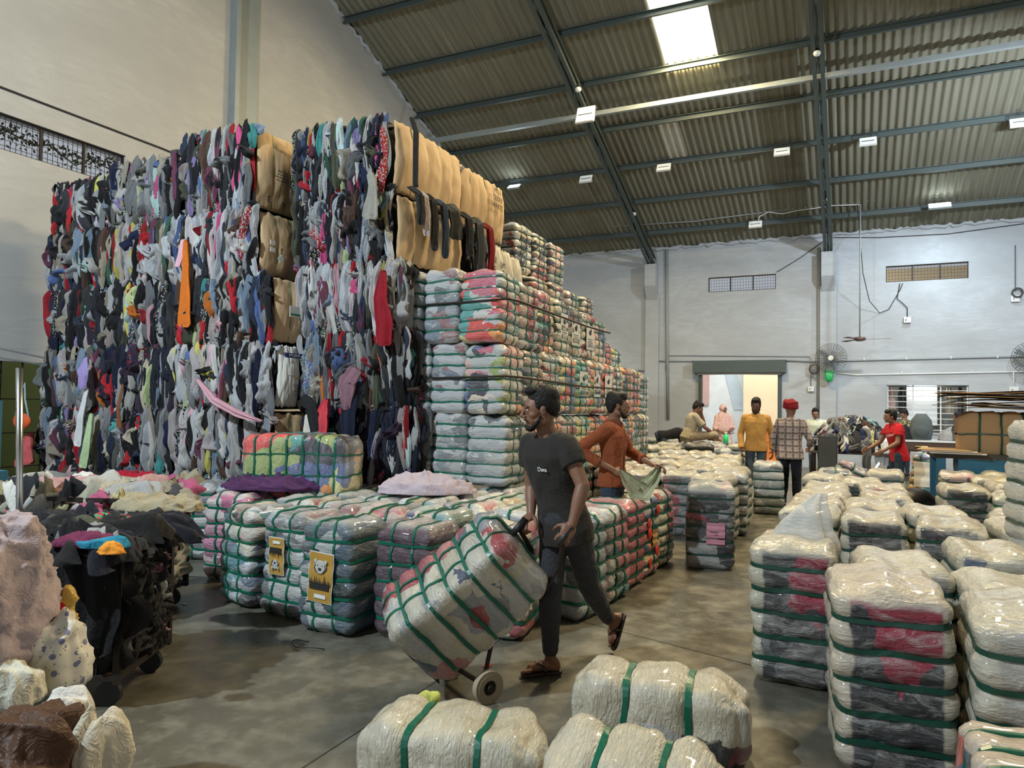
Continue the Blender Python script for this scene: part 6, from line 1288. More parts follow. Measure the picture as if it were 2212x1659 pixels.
# ---------------------------------------------------------------- lamps, fans, pipes, cables
def flood(x, y, z, lit, label, w_=.36, h_=.22, tilt=radians(28), drop=.18, cat='lamp'):
    e = empty('flood_light', (x, y, z), label, cat); R_ = Matrix.Rotation(-tilt, 3, 'X')
    MB().box((0, 0, 0), (w_, .05, h_), R_).obj('housing', M['white'] if not lit else M['steel_light'], e)
    MB().box(R_ @ Vector((0, -.030, 0)), (w_-.03, .008, h_-.03), R_).obj('lamp_glass', M['lamp_on'] if lit else M['lamp_off_glow'], e)
    if not lit: MB().box(R_ @ Vector((0, -.037, -.01)), (w_-.1, .006, .018), R_).obj('reflector_slot', M['steel'], e)
    mb = MB()
    for s_ in (-1, 1): mb.bar((s_*w_*.52, .0, -.02), (s_*w_*.52, .04, drop), .012)
    mb.bar((-w_*.52, .04, drop), (w_*.52, .04, drop), .012); mb.bar((0, .04, drop), (0, .04, drop+.12), .012); mb.obj('bracket', M['cable'], e)
    return e
for px_, py_, lit, lb in ((1266, 387, 0, 'unlit flood light hanging above the far wrapped stack'), (1434, 362, 0, 'unlit flood light on the purlin between the rafters, below the pale roof strip'), (1689, 328, 0, 'unlit flood light on the purlin just left of the middle rafter'), (1875, 306, 0, 'unlit flood light on the purlin right of the middle rafter'), (2203, 265, 0, 'unlit flood light at the right edge of the roof'), (1632, 485, 0, 'unlit flood light near the eave above the small barred vent')):
    y = 20.9 if py_ > 470 else 17.9; p = Yp(px_, py_, y); flood(p.x, y, p.z, lit, lb)
p = Yp(1111, 404, 17.9); flood(p.x, 17.9, p.z, 1, 'lit flood light shining above the far end of the clothes mountain', tilt=radians(55))
p = Yp(2030, 445, 20.6); flood(p.x, 20.6, p.z, 1, 'lit flood light shining under the roof at right', .5, .2, radians(45))
p = D(1265, 248, 15.6); flood(p.x, p.y, p.z, 0, 'large white square flood light fixed to the left rafter', .42, .40, radians(20))
for (px_, py_, y, lb) in ((1249, 193, 14.6, 'small lamp on the left rafter above the square flood light'), (1369, 462, 19.4, 'small lamp low on the left rafter'), (1765, 115, 14.9, 'small lamp high on the middle rafter'), (1785, 432, 19.7, 'small lamp low on the middle rafter')):
    p = Yp(px_, py_, y); e = empty('bulkhead_lamp', p, lb, 'lamp'); MB().ell((0, 0, 0), (.07, .07, .06)).obj('lamp_glass', M['white'], e, True); MB().tube([(0, 0, .03), (0, 0, .12)], [.06, .03], 10).obj('lamp_cap', M['black'], e)
area('flood_lit_left', (-8.3, 17.6, 7.4), (-7.5, 14, 2), .3, .2, 60, (.8, .93, 1)); area('flood_lit_right', (1.95, 20.3, 6.6), (1.2, 20.0, 0), .4, .2, 90, (.8, .93, 1))
# conduits and cables on the far wall
def pipe(name, pts, r, mat, label, cat='pipe', n=8, clips=None):
    e = empty(name, pts[0], label, cat); o = MB().tube(pts, r, n).obj('tube', mat, None, True); wsub(o, e)
    if clips:
        mb = MB(); A = Vector(pts[0]); B = Vector(pts[-1]); k = max(1, int((B-A).length/clips))
        for i in range(1, k): p = A.lerp(B, i/k); mb.box(p, (.03, .04, r*3))
        wsub(mb.obj('clip', M['white']), e)
    return e
YC = YF-.03
def w_(px_, py_, y=YC): p = Yp(px_, py_, y); return Vector((p.x, y, p.z))
pipe('conduit', [w_(1420, 780), w_(1500, 780)], .022, M['pipe'], 'short grey conduit left of the shutter box', 'pipe')
pipe('conduit', [w_(1695, 779), w_(1760, 781), w_(2212, 770), w_(2260, 769)], .022, M['pipe'], 'long grey conduit across the far wall at fan height', clips=.9)
pipe('conduit', [w_(1438, 800), w_(1438, 768), w_(1500, 768), w_(1750, 770), w_(1752, 836)], .012, M['pipe'], 'thin conduit looping over the roller door down to the switch box')
pipe('conduit', [w_(1808, 806), w_(1850, 810), w_(1950, 808), w_(2212, 803), w_(2260, 802)], .018, M['white'], 'white conduit above the side window', clips=1.2)
pipe('conduit', [w_(2189, 804), w_(2190, 838)], .014, M['white'], 'short white drop pipe at the right end of the far wall')
pipe('conduit', [w_(1378, 800), w_(1412, 802)], .02, M['pipe'], 'short grey conduit beside the end of the tall stack')
pipe('conduit', [w_(1440, 535), w_(1441, 700), w_(1443, 905)], .05, M['pipe'], 'vertical down pipe left of the roller door')
pipe('conduit', [w_(1769, 535), w_(1769, 700), w_(1768, 905)], .05, M['pipe'], 'vertical down pipe beside the middle pier')
pipe('roof_cable_pipe', [Yp(1310, 490, 20.7), Yp(1500, 478, 20.7), Yp(1700, 452, 20.7), Yp(1960, 425, 20.7), Yp(2250, 395, 20.7)], .02, M['pipe'], 'cable pipe running below the lowest purlin', clips=.8)
P = [Yp(x, y, 20.65) for x, y in ((1637, 484), (1640, 468), (1660, 458), (1690, 462), (1720, 455), (1760, 450), (1800, 444), (1857, 442))]
pipe('white_cable', P, .012, M['white'], 'slack white cable strung under the lowest purlin', 'cable')
pipe('fan_rod', [Yp(1859, 442, 20.5), Yp(1858, 560, 20.5), Yp(1857, 728, 20.5)], .018, M['steel_light'], 'long rod hanging from the roof down to the ceiling fan', 'rod')
pipe('black_cable', [Yp(1852, 442, 20.6), Yp(1864, 590, 20.8), Yp(1878, 650, 21.5), w_(1900, 676), w_(1920, 668), w_(1945, 625), w_(1950, 612)], .010, M['cable'], 'black cable sagging from the fan rod to the right vent', 'cable')
pipe('black_cable', [w_(1944, 612), w_(1938, 645), w_(1950, 655), w_(1960, 665), w_(1960, 685)], .010, M['cable'], 'black cable hanging from the right vent to a socket', 'cable')
pipe('black_cable', [w_(1678, 588), w_(1730, 556), w_(1780, 520)], .010, M['cable'], 'black cable slanting from the left vent to the middle rafter', 'cable')
pipe('black_cable', [w_(1800, 513), w_(1900, 513), w_(2050, 505), w_(2212, 483)], .010, M['cable'], 'thin cable crossing the upper far wall at right', 'cable')
pipe('black_cable', [w_(1388, 535), w_(1398, 570), w_(1405, 580)], .008, M['cable'], 'short cable left of the corbel', 'cable')
pipe('wall_cable', [(XL+.02, 4.6, 5.66), (XL+.02, 6, 5.66), (XL+.02, 7.9, 5.66), (XL+.02, 9.1, 5.62)], .012, M['cable'], 'pair of thin cables along the left wall', 'cable')
pipe('hanging_cable', [w_(2193, 530), w_(2193, 630)], .008, M['cable'], 'thin cable hanging at the right of the far wall', 'cable')
def sbox(px_, py_, s_, lb, m_='white'):
    p = w_(px_, py_, YF-.05); e = empty('switch_box', p, lb, 'switch'); MB().box((0, 0, 0), (s_, .06, s_*.9)).obj('box_body', M[m_], e); MB().box((-s_*.2, -.035, 0), (s_*.18, .02, s_*.3)).obj('rocker', M['steel_light'], e)
sbox(1960, 691, .17, 'white socket box hanging below the right vent'); sbox(1752, 840, .16, 'white switch box above the turbaned man'); sbox(2190, 843, .20, 'white switch box at the right end of the far wall'); sbox(1398, 838, .13, 'white socket box at the end of the tall stack'); sbox(2193, 645, .18, 'white box with coiled wire at the upper right of the far wall')
e = empty('coiled_wire', w_(2197, 632), 'coil of black wire at the upper right of the far wall', 'wire'); wsub(MB().disc(w_(2198, 632, YF-.1), (0, 1, 0), .09, .13, .04, 24).obj('coil', M['cable']), e)
e = empty('coiled_wire', w_(1747, 803), 'rusty brown coil of cable below the round wall fan', 'wire'); mb = MB()
for k in range(6): mb.disc(w_(1758, 798, YF-.2)+Vector((RNG.uniform(-.03, .03), k*.012, RNG.uniform(-.03, .03))), (RNG.uniform(-.2, .2), 1, RNG.uniform(-.2, .2)), .09+k*.008, .10+k*.008, .012, 24)
wsub(mb.obj('coil', simple('brown_cable', (.06, .03, .02), .6)), e)
def wallfan(px_, py_, r_, lb):
    c = w_(px_, py_, YF-.45); e = empty('wall_fan', c, lb, 'fan'); mb = MB()
    for k in range(1, 9): q = r_*k/8; mb.disc(c+Vector((0, -.10+.10*(k/8)**2*1.2, 0)), (0, 1, 0), q-.004, q+.004, .008, 48)
    for k in range(28):
        a = 2*pi*k/28; P = [c+Vector((cos(a)*r_*t, -.10+.12*t*t, sin(a)*r_*t)) for t in (.12, .4, .7, 1)]; P += [c+Vector((cos(a)*r_*.95, .09, sin(a)*r_*.95)), c+Vector((cos(a)*r_*.3, .14, sin(a)*r_*.3))]; mb.tube(P, .003, 4)
    mb.disc(c+Vector((0, .02, 0)), (0, 1, 0), r_-.004, r_+.006, .012, 48); wsub(mb.obj('cage', M['cable']), e)
    for k in range(3):
        a = 2*pi*k/3+.4; b = MB(); u = Vector((cos(a), 0, sin(a))); v = Vector((-sin(a), .35, cos(a))); b.add([c+u*.05-v*.03, c+u*.05+v*.03, c+u*r_*.85+v*.10, c+u*r_*.9-v*.05]+[c+Vector((0, .006, 0))+q for q in (u*.05-v*.03, u*.05+v*.03, u*r_*.85+v*.10, u*r_*.9-v*.05)], [(0, 1, 2, 3), (7, 6, 5, 4), (0, 4, 5, 1), (1, 5, 6, 2), (2, 6, 7, 3), (3, 7, 4, 0)]); wsub(b.obj('blade', M['steel_light']), e)
    wsub(MB().disc(c+Vector((0, -.11, 0)), (0, 1, 0), 0, .07, .03, 24).obj('badge', M['white']), e)
    wsub(MB().tube([c+Vector((0, .05, 0)), c+Vector((0, .25, 0))], .07, 16).obj('motor', M['black'], None, True), e)
    wsub(MB().bar(c+Vector((0, .2, 0)), c+Vector((0, .45, -.12)), .04).bar(c+Vector((0, .2, 0)), c+Vector((0, .2, -r_-.1)), .025).obj('bracket', M['black']), e)
wallfan(1795, 774, .40, 'round caged wall fan beside the middle pier'); wallfan(2226, 774, .40, 'second caged wall fan cut by the right edge')
c = w_(1791, 812, YF-.35); e = empty('green_basket', c, 'small green plastic basket hung under the wall fan', 'basket'); mb = MB(); loft(mb, [(c+Vector((0, 0, .16)), Vector((.12, 0, 0)), Vector((0, .09, 0))), (c-Vector((0, 0, .10)), Vector((.10, 0, 0)), Vector((0, .08, 0))), (c-Vector((0, 0, .16)), Vector((.06, 0, 0)), Vector((0, .05, 0)))], 20, 3.5); wsub(mb.obj('basket_body', simple('bright_green_plastic', (.02, .42, .12), .4), None, True), e)
# ceiling fan
c = Yp(1857, 733, 20.5); e = empty('ceiling_fan', c, 'brown ceiling fan hanging low on the long rod', 'fan'); wsub(MB().tube([c+Vector((0, 0, .07)), c+Vector((0, 0, .05)), c+Vector((0, 0, -.02)), c+Vector((0, 0, -.05))], [.03, .14, .15, .06], 24).obj('motor', simple('brown_fan_enamel', (.12, .07, .06), .4), None, True), e)
for k in range(3):
    a = 2*pi*k/3+.05; u = Vector((cos(a), sin(a), 0)); v = Vector((-sin(a), cos(a), .15)); b = MB(); A = c+u*.14; B = c+u*.72; b.add([A-v*.03, A+v*.03, B+v*.07, B-v*.07]+[q+Vector((0, 0, .006)) for q in (A-v*.03, A+v*.03, B+v*.07, B-v*.07)], [(3, 2, 1, 0), (4, 5, 6, 7), (0, 1, 5, 4), (1, 2, 6, 5), (2, 3, 7, 6), (3, 0, 4, 7)]); wsub(b.obj('blade', simple('brown_fan_blade', (.14, .09, .08), .5) if k == 0 else bpy.data.materials['brown_fan_blade']), e)
# ---------------------------------------------------------------- the sorting corner at the right
def table(o, sx, sy, h, top, leg, label, rz=0, name='work_table', drawer=False, apron=None):
    e = empty(name, o, label, 'table', None, rz); MB().box((0, 0, h-.02), (sx, sy, .04)).obj('table_top', top, e)
    for x in (-1, 1):
        for y in (-1, 1): MB().box((x*(sx/2-.05), y*(sy/2-.05), (h-.04)/2), (.06, .06, h-.04)).obj('leg', leg, e)
    if apron: MB().box((0, -sy/2+.03, h-.04-apron/2), (sx-.1, .03, apron)).obj('apron', leg, e)
    return e
MTOP = simple('pale_laminate', (.62, .66, .68), .3)
# heap of clothes with a dark cabinet
q = D(1838, 980, 14.6); gr.seed(21)
table((q.x, q.y, 0), 1.5, .95, .80, M['wood_dark'], M['rust'], 'low dark table under the big heap of sorted clothes', 0)
heap((q.x, q.y, .80), .72, .46, .62, MCORE, 'clothes_heap', 'big heap of mixed clothes on the table in front of the far wall', 'clothes', 3.3, .12, n=50, m=18)
bpy.data.objects['clothes_heap']['kind'] = 'stuff'
mb = MB()
for _ in range(150):
    a = gr.uniform(0, 2*pi); t_ = gr.uniform(.05, 1)**.6; z = .62*max(0, 1-t_*t_)**.6; c = Vector((q.x+cos(a)*.72*t_, q.y+sin(a)*.46*t_, .82+z)); n_ = Vector((cos(a)*t_, sin(a)*t_*1.4, .5)).normalized(); u = Vector((-sin(a), cos(a), 0)); u = (u-n_*u.dot(n_)).normalized()
    lump(mb, c, gr.uniform(.2, .5), gr.uniform(.08, .17), gr.uniform(.04, .08), u, n_, gr.gauss(0, .5), gcol(([(.6, .62, .62), (.02, .02, .03), (.03, .05, .16), (.2, .2, .2)], .6)))
o = mb.obj('garments_on_heap', MF, None, True); wsub(o, bpy.data.objects['clothes_heap']) if False else None
o.parent = bpy.data.objects['clothes_heap']
for px_, w0, zt, zb, c_, lb in ((1905, .30, 1.15, .55, (.66, .70, .70), 'white shirt spilling down the right side of the clothes heap'), (1800, .14, 1.1, .62, (.40, .50, .66), 'light blue cloth trailing off the left side of the clothes heap'), (1870, .16, 1.0, .5, (.10, .11, .11), 'charcoal trousers hanging at the front of the clothes heap')):
    a = D(px_, 940, 14.1); hang([(a.x, a.y+.2, zt), (a.x, a.y-.02, zt-.1), (a.x+.02, a.y-.05, (zt+zb)/2), (a.x, a.y-.04, zb)], [w0*.7, w0, w0, w0*.8], fab(c_, name='heap_cloth_%d' % px_), 'hanging_garment', lb, 'garment', folds=2, amp=.03, th=.04)
q = D(1788, 980, 14.0); e = empty('metal_cabinet', (q.x, q.y, 0), 'dark scuffed metal cabinet at the left end of the clothes heap', 'cabinet'); MB().box((0, 0, .62), (.34, .4, 1.0)).obj('body', simple('scuffed_charcoal_paint', (.04, .042, .04), .6, .2, 6, .3, .5), e); MB().box((0, -.205, .62), (.30, .01, .94)).obj('door', simple('scuffed_charcoal_door', (.055, .057, .053), .6, .2, 6, .3, .6), e)
for x in (-.14, .14): MB().box((x, 0, .06), (.04, .3, .12)).obj('leg', M['black'], e)
# long table with a drawer under the side window
q = D(2020, 960, 17.4); e = table((1.6, 19.1, 0), 2.6, .9, .98, MTOP, M['wood_dark'], 'long sorting table with a pale top and dark drawer below the side window', 0, 'sorting_table', apron=.22); d = MB().box((-.2, -.44, .84), (.8, .02, .16)).obj('drawer', M['wood_dark'], e); MB().tube([(-.32, -.47, .84), (-.2, -.49, .84), (-.08, -.47, .84)], .014, 8).obj('handle', simple('brass_handle', (.5, .38, .15), .3, .8), d)
e = empty('backpack', (1.42, 18.95, .98), 'grey backpack standing on the long sorting table', 'backpack'); mb = MB(); loft(mb, [((0, 0, .01), (.20, 0, 0), (0, .13, 0)), ((0, 0, .2), (.24, 0, 0), (0, .16, 0)), ((0, 0, .45), (.21, 0, 0), (0, .13, 0)), ((0, 0, .60), (.10, 0, 0), (0, .07, 0))]); mb.obj('bag_body', fab((.10, .12, .125), name='grey_nylon'), e, True); MB().ell((0, -.15, .2), (.16, .07, .14)).obj('front_pocket', fab((.08, .10, .105), name='grey_nylon_b'), e, True)
for s_ in (-1, 1): MB().tube([(s_*.08, .1, .58), (s_*.12, .2, .4), (s_*.12, .14, .1)], .02, 8).obj('shoulder_strap', M['black'], e, True)
for i, (x, c_, lb) in enumerate(((1.05, (.015, .015, .02), 'black bundle'), (1.98, (.30, .31, .33), 'grey and white bundle'), (2.3, (.5, .45, .12), 'yellow-flecked bundle'), (.9, (.35, .33, .16), 'olive bundle'))):
    heap((x, 19.0, .98), .22, .18, .34-.05*i, fab(c_, name='bundle_cloth_%d' % i), 'clothes_bundle', lb+' of clothes on the long sorting table', 'clothes', i*2.1, .3, n=36, m=14)
# blue table carrying cardboard and a strapped cardboard bundle
q = D(2165, 1000, 9.8); bx, by = 2.75, 11.9
bx, by = Yp(2140, 960, 12.6).x+.20, 12.9
e = empty('blue_machine_table', (bx, by, 0), 'blue steel machine table loaded with cardboard at the right edge', 'table'); MB().box((0, 0, .98), (1.9, 1.1, .07)).obj('table_top', simple('worn_dark_table_top', (.05, .045, .04), .6), e); MB().box((.12, -.5, .68), (1.5, .04, .52)).obj('front_panel', M['blue'], e)
for x in (-.85, .85):
    for y in (-.48, .48): MB().box((x, y, .475), (.12, .10, .95)).obj('leg', M['blue'], e)
MB().box((-.70, -.56, .32), (.09, .02, .13)).obj('switch_plate', M['lamp_off_glow'], e)
MKR = simple('brown_kraft_board', (.40, .25, .12), .8, 0, 8, .3, .15); MKD = simple('dark_kraft_board', (.10, .07, .045), .85, 0, 8, .3, .2)
e = bale('K', (bx+.52, by-.1, .0), 'strapped bundle of flattened brown cardboard on the blue table', 0, MKR, 'black_strap'); e.rotation_mode = 'XYZ'; e.rotation_euler = (0, radians(90), 0); e.location = (bx-.62, by-.15, 1.30); e.scale = (1.25, 1.1, 1.5)
for k in range(11):
    mb = MB(); nx = 8; wd = gr.uniform(1.6, 2.5); dp = gr.uniform(.8, 1.3); z = 1.68+k*.026; rz = gr.uniform(-.12, .12); V = []; sg = gr.uniform(-.25, .25)
    for j in range(2):
        for i in range(nx+1):
            x = -wd/2+wd*i/nx; V += [(x, -dp/2+dp*j, .05*sin(i*.7+k)*abs(x)-.10*max(0, abs(x)-.8)), (x, -dp/2+dp*j, .05*sin(i*.7+k)*abs(x)-.10*max(0, abs(x)-.8)+.008)]
    F = []
    for i in range(nx): a = 2*i; b = 2*(nx+1)+2*i; F += [(a, a+2, b+2, b), (a+1, b+1, b+3, a+3), (a, a+1, a+3, a+2), (b, b+2, b+3, b+1)]
    F += [(0, 2*(nx+1), 2*(nx+1)+1, 1), (2*nx, 2*nx+1, 2*(nx+1)+2*nx+1, 2*(nx+1)+2*nx)]
    o = mb.add(V, F).obj('cardboard_sheet', MKD if k % 3 == 1 else MKR); o.location = (bx+.25+sg, by-.1+gr.uniform(-.1, .1), z); o.rotation_euler = (0, 0, rz); tag(o, 'flattened cardboard sheet in the loose pile on the strapped bundle above the blue table', 'cardboard', 'flattened cardboard sheets on the bundle')
for k in range(4):
    o = MB().box((0, 0, 0), (.7, .8, .012)).obj('cardboard_sheet', MKR if k % 2 else MTOP); o.location = (bx-.62-.05*k, by-.35, 1.025+.014*k); o.rotation_euler = (0, 0, gr.uniform(-.3, .3)); tag(o, 'flat sheet at the left end of the blue table', 'cardboard', 'flat sheets at the left end of the blue table')
o = MB().ell((0, 0, 0), (.30, .3, .22)).obj('black_roll', M['black'], None, True); o.location = (bx-1.15, by-.1, .22); tag(o, 'black rounded bundle on the floor left of the blue table', 'bundle')
# trolley of the man in red, its tilted bales
q = D(1900, 1020, 11.9)
def trolley(hx, hy, hz, fx, fy, label):
    e = empty('hand_truck', (fx, fy, 0), label, 'hand truck'); mb = MB()
    for s_ in (-.16, .16): mb.tube([(fx, fy+s_, .1), ((fx*1+hx)/2, (fy+hy)/2+s_, hz*.55), (hx, hy+s_, hz)], .014, 8)
    mb.bar((fx, fy-.16, .1), (fx, fy+.16, .1), .02); wsub(mb.obj('frame', M['chrome']), e)
    for s_ in (-.2, .2): wsub(MB().disc((fx, fy+s_, .09), (0, 1, 0), .0, .09, .04, 24).obj('wheel', M['black']), e)
a = D(1893, 1000, 11.95); trolley(a.x+.05, a.y, a.z, a.x-.42, a.y-.05, 'hand truck with bright handles held by the man in red')
bb = bale('B2', (a.x-.70, a.y-.05, .05), 'grey film-wrapped bale tilted on the trolley of the man in red', 0, MGREY, 'black_strap', (.2, .2, .2, .4)); bb.rotation_euler = (0, radians(28), 0)
q = Z(1992, 1085); bb = bale('A2', (q.x, q.y, .02), 'leaning mustard and red bale with a white leaflet, right of the man in red', 0, MBRIGHT, 'green_strap', (.50, .28, .06, .6)); bb.rotation_euler = (radians(-4), radians(7), radians(-10)); bb.scale = (1, .9, 1.1)
def sheet(parent_, c, x_, n_, w_2, h_2, mat, name='paper_sheet', nx=10, wob=.006, sub=None):
    x_ = Vector(x_).normalized(); n_ = Vector(n_).normalized(); z_ = n_.cross(x_)*-1; z_ = z_ if z_.z > 0 else -z_; V = []; F = []
    for s_ in (0, 1):
        for j in range(nx+1):
            for i in range(nx+1): u, v = i/nx-.5, j/nx-.5; V.append(Vector(c)+x_*(u*w_2)+z_*(v*h_2)+n_*(wob*sin(v*pi*5.5)+wob*.4*sin(u*7)-s_*.002))
    m_ = (nx+1)**2
    for j in range(nx):
        for i in range(nx): q = (j*(nx+1)+i, j*(nx+1)+i+1, (j+1)*(nx+1)+i+1, (j+1)*(nx+1)+i); F += [q, tuple(k+m_ for k in q[::-1])]
    o = MB().add(V, F).obj(name, mat, None, True); wsub(o, parent_); return o
q = bb.location; sheet(bb, q+Vector((-.02, -.262, .50)), (1, -.17, 0), (-.17, -1, .05), .26, .44, MLAB)
# posters under the film of the front row
MPO = simple('mustard_poster_paper', (.50, .29, .06), .5); 
def front_of(o, dx, z, out): rz = o.rotation_euler.z; n_ = Vector((sin(rz), -cos(rz), 0)); x_ = Vector((cos(rz), sin(rz), 0)); return o.location+x_*dx+n_*out+Vector((0, 0, z)), x_, n_
def poster(o, dx, z, out, w1, h1, kind, flip, tilt=0):
    c, x_, n_ = front_of(o, dx, z, out); ca, sa = cos(tilt), sin(tilt); xx = x_*ca+Vector((0, 0, 1))*sa; zz = Vector((0, 0, 1))*ca-x_*sa
    P = sheet(o, c, xx, n_, w1+.012, h1+.012, MLAB, 'poster_border', wob=.004); P2 = sheet(o, c+n_*.003, xx, n_, w1, h1, MPO, 'poster', wob=.004); sg = -1 if flip else 1
    def at(u, v, d=.012): return c+xx*(u*w1)+zz*(v*h1*sg)+n_*d
    mb = MB()
    for k in range(13): u = -.42+.84*k/12; hh = .10+.05*sin(k*2.3)+.03*sin(k*5.1); A, B, T_ = at(u-.035, -.13), at(u+.035, -.13), at(u, -.13+hh*1.1); mb.add([A, B, T_, A-n_*.002, B-n_*.002, T_-n_*.002], [(0, 1, 2), (5, 4, 3), (0, 3, 4, 1), (1, 4, 5, 2), (2, 5, 3, 0)])
    mb.add([at(-.42, -.24), at(.42, -.24), at(.42, -.125), at(-.42, -.125)]+[at(a_, b_, .010) for a_, b_ in ((-.42, -.24), (.42, -.24), (.42, -.125), (-.42, -.125))], [(0, 1, 2, 3), (7, 6, 5, 4), (0, 4, 5, 1), (1, 5, 6, 2), (2, 6, 7, 3), (3, 7, 4, 0)]); mb_ = wsub(mb.obj('tree_print', MINK), o)
    R_ = Matrix((xx, n_, zz)).transposed(); hc = at(0, .22, .012); mb = MB(); mb.ell(hc, (w1*.27, .003, w1*.24), R_, 20, 10)
    for s_ in (-1, 1): mb.ell(hc+xx*s_*w1*.22+zz*sg*w1*.19, (w1*.075, .003, w1*.075) if kind == 'bear' else (w1*.05, .003, w1*.12), R_, 12, 8)
    wsub(mb.obj('animal_print', simple('grey_white_print', (.50, .50, .47), .6) if 'grey_white_print' not in bpy.data.materials else bpy.data.materials['grey_white_print'], None, True), o)
    mb = MB(); mb.ell(hc-zz*sg*w1*.07+n_*.003, (w1*.075, .002, w1*.055), R_, 12, 8)
    for s_ in (-1, 1): mb.ell(hc+xx*s_*w1*.10+zz*sg*w1*.05+n_*.003, (w1*.022, .002, w1*.022), R_, 10, 6); mb.tube([hc+xx*s_*w1*.2+zz*sg*w1*.1+n_*.003, hc+xx*s_*w1*.24-zz*sg*w1*.05+n_*.003, hc+xx*s_*w1*.12-zz*sg*w1*.20+n_*.003], .003, 5)
    wsub(mb.obj('animal_features', MINK, None, True), o)
    sheet(o, at(.05, -.38, .008), xx, n_, w1*.5, h1*.09, MLAB, 'poster_caption', wob=.002)
poster(FRO[5], -.01, .40, .262, .20, .34, 'bear', False, -.06); poster(FRO[4], -.03, .46, .256, .15, .27, 'stag', True, .02)
c, x_, n_ = front_of(bpy.data.objects['wrapped_clothing_bale'], 0, 0, 0)
pb_ = [o for o in bpy.data.objects if o.get('label', '').startswith('dark red and black bale with a pink')][0]
c, x_, n_ = front_of(pb_, .05, .40, .250); MPK = simple('pink_paper', (.60, .26, .34), .5); sheet(pb_, c, x_, n_, .18, .15, MPK, 'pink_sheet'); sheet(pb_, c-Vector((0, 0, .115)), x_, n_, .18, .055, MPK, 'pink_sheet')
for k in range(2): text('-----' if k else '---', c-Vector((0, 0, .02+.02*k))+n_*.012, x_, n_, .03, pb_)
# orange label of the floral bale, on the aisle side
fb = FRO[11]; c, x_, n_ = front_of(fb, .02, .36, .262); sheet(fb, c, x_, n_, .15, .17, simple('orange_label_paper', (.60, .33, .12), .6), 'paper_label')
for u, v, s_ in ((-.14, .52, .05), (-.12, .42, .06), (.1, .22, .06), (-.1, .14, .05), (.12, .62, .05)):
    m_ = wsub(MB().ell(front_of(fb, u, v, .255)[0], (.008+abs(n_.y)*s_, .008+abs(n_.x)*s_, s_), None, 14, 8).obj('flower_print', simple('red_flower_print', (.62, .05, .03), .5) if 'red_flower_print' not in bpy.data.materials else bpy.data.materials['red_flower_print'], None, True), fb)
# gathered film standing up from a bale; loose film ends
def peak(o, dx, dy, h_, r0, lean, name='film_peak'):
    base = o.location+Vector((dx, dy, PROTOS['CW'].h*.95)); V = []; F = []; n = 28; m_ = 12
    for j in range(m_+1):
        t = j/m_; rr = r0*(1-t)**1.2+.025+.05*sin(pi*t)*.3; c_ = base+Vector(lean)*t*t+Vector((0, 0, h_*t))
        for i in range(n): a = 2*pi*i/n; q = rr*(1+.22*sin(a*5+t*3)*(.3+t)+.1*noise.noise((cos(a)*2, sin(a)*2, t*4))); V.append(c_+Vector((q*cos(a)*1.25, q*sin(a)*.55, 0)))
    for j in range(m_):
        for i in range(n): F.append((j*n+i, j*n+(i+1) % n, (j+1)*n+(i+1) % n, (j+1)*n+i))
    wsub(MB().add(V, F).obj(name, MFILM, None, True), o)
peak(RTO[0], .02, .0, .30, .13, (.10, .05, 0))
# green bottle on the far bales, things in the yard
p = D(1568, 935, 17.0); e = empty('green_bottle', (p.x, p.y, .82), 'bright green bottle standing on the bales before the woman', 'bottle'); MB().tube([(0, 0, 0), (0, 0, .16), (0, 0, .19), (0, 0, .22)], [.06, .06, .03, .03], 16).obj('bottle_body', simple('clear_green_plastic', (.03, .65, .22), .25), e, True); MB().tube([(0, 0, .22), (0, 0, .25)], .035, 12).obj('bottle_cap', M['white'], e)
mb = MB(); mb.add([(-4.6, 27.05, 4.4), (-4.3, 27.05, 4.4), (-3.4, 27.05, 1.6), (-3.9, 27.05, 1.6)]+[(x, 27.09, z) for x, z in ((-4.6, 4.4), (-4.3, 4.4), (-3.4, 1.6), (-3.9, 1.6))], [(3, 2, 1, 0), (4, 5, 6, 7), (0, 1, 5, 4), (1, 2, 6, 5), (2, 3, 7, 6), (3, 0, 4, 7)]); S('trim_61', mb, simple('pale_blue_paint', (.60, .72, .80), .7))
mb = MB(); mb.box((-4.9, 27.04, 2.7), (.22, .06, 1.9)); S('trim_62', mb, simple('brick_red_paint', (.62, .42, .38), .7))
mb = MB(); mb.box((-5.1, 27.02, 2.7), (.12, .06, 2.0)); S('trim_63', mb, simple('yellow_paint', (.85, .75, .45), .7))
mb = MB(); mb.box((-1.98, 26.06, 1.2), (.5, .06, 2.2)); mb.box((-1.98, 26.03, 1.2), (.4, .04, 2.1)); S('door_2', mb, simple('grey_steel_door', (.25, .28, .30), .5))
p = Yp(1668, 925, 24.5); e = empty('orange_crate', (p.x, 24.5, 0), 'orange plastic crates stacked in the yard beyond the door', 'crate'); MB().box((0, 0, .55), (.6, .5, 1.1)).obj('crate_body', simple('orange_plastic', (.75, .22, .03), .5), e)
for k in range(3): MB().box((0, -.26, .3+k*.33), (.62, .02, .03)).obj('rim', simple('orange_rim', (.85, .3, .05), .5) if k == 0 else bpy.data.materials['orange_rim'], e)
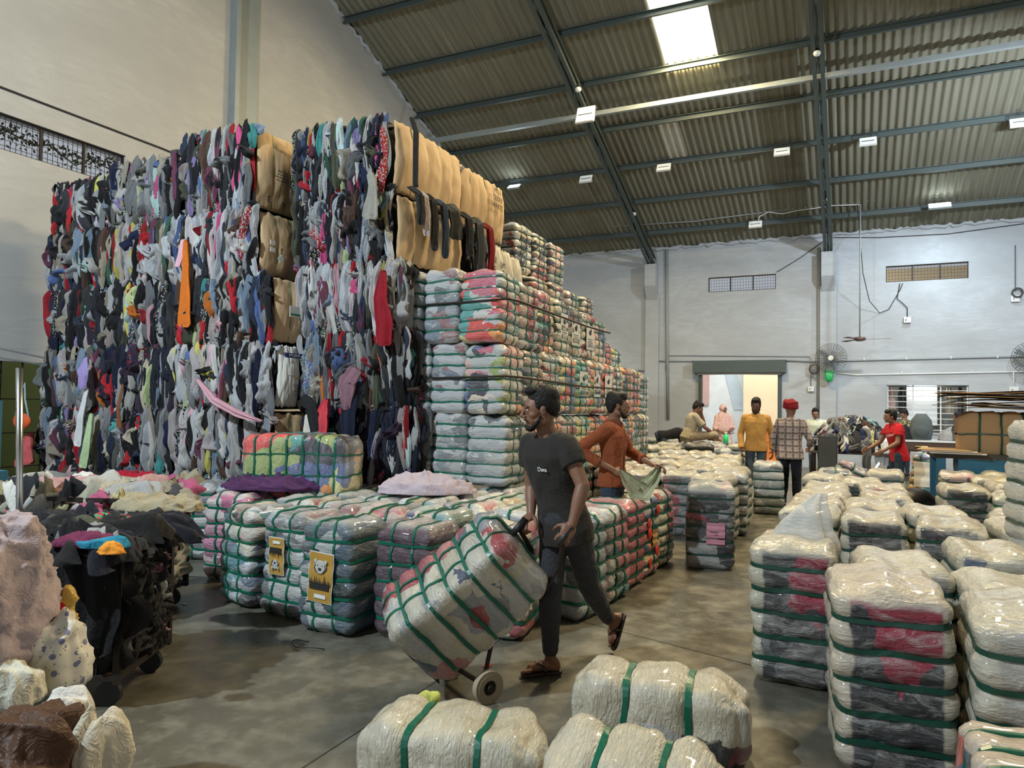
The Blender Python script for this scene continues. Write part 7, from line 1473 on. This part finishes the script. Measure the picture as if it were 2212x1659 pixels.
# small things on the floor
P = [Vector((-3.25+.10*cos(a)*1.3, 3.78-.07*sin(a), .006+.02*abs(sin(a*1.5)))) for a in [i*.33 for i in range(14)]]; o = MB().tube(P, .004, 6).obj('loose_strap', M['cable'], None, True); tag(o, 'loop of loose black strapping on the floor before the bear poster bale', 'strap')
q = Z(1048, 1442); o = MB().add([(q.x-.02, q.y, .004), (q.x+.02, q.y-.01, .004), (q.x+.025, q.y+.05, .012), (q.x-.015, q.y+.055, .006)]+[(q.x-.02, q.y, .001), (q.x+.02, q.y-.01, .001), (q.x+.025, q.y+.05, .009), (q.x-.015, q.y+.055, .003)], [(0, 1, 2, 3), (7, 6, 5, 4), (0, 4, 5, 1), (1, 5, 6, 2), (2, 6, 7, 3), (3, 7, 4, 0)]).obj('candy_wrapper', simple('red_white_wrapper', (.6, .06, .05), .3)); tag(o, 'small red wrapper on the floor behind the hand truck wheel', 'wrapper')
q = Z(398, 1306); o = MB().box((q.x, q.y, .004), (.04, .02, .008)).obj('paper_scrap', M['white']); tag(o, 'tiny white paper scrap on the floor near the near cart', 'paper')
q = Z(925, 1507, .33)
o = heap((q.x, q.y, .30), .05, .03, .05, fab((.5, .52, .12), name='yellow_green_tag'), 'yellow_green_rag', 'yellow-green scrap sticking out behind the front left lying bale', 'scrap', 1.1, .5, n=24, m=8)

# seen through the bars of the side window
o = MB().box((0, 0, 0), (.75, .04, 1.3)).obj('white_board', M['white']); o.location = (1.75, YF+1.2, 1.9); tag(o, 'white board behind the bars of the side window', 'board')
for i, (x, w0, c_, lb) in enumerate(((.95, .22, (.55, .38, .34), 'pinkish'), (1.22, .2, (.03, .03, .03), 'black'), (2.35, .2, (.30, .27, .22), 'dull brown'), (2.6, .14, (.05, .05, .05), 'dark grey'))):
    hang([(x, YF+.6, 2.3), (x, YF+.58, 2.0), (x+.02, YF+.58, 1.6)], [w0*.6, w0, w0], fab(c_, name='window_cloth_%d' % i), 'hanging_garment', lb+' garment hanging behind the barred side window', 'garment', folds=2, amp=.02, th=.03)
mb = MB(); mb.bar((.8, YF+.6, 2.32), (2.75, YF+.6, 2.32), .025); S('trim_64', mb, M['steel'])
area('side_room_fill', (1.8, YF+.5, 2.5), (1.8, YF+1.2, 1.4), .6, .2, 14, (.9, .95, 1))  # added fill that brightens the room behind the bars
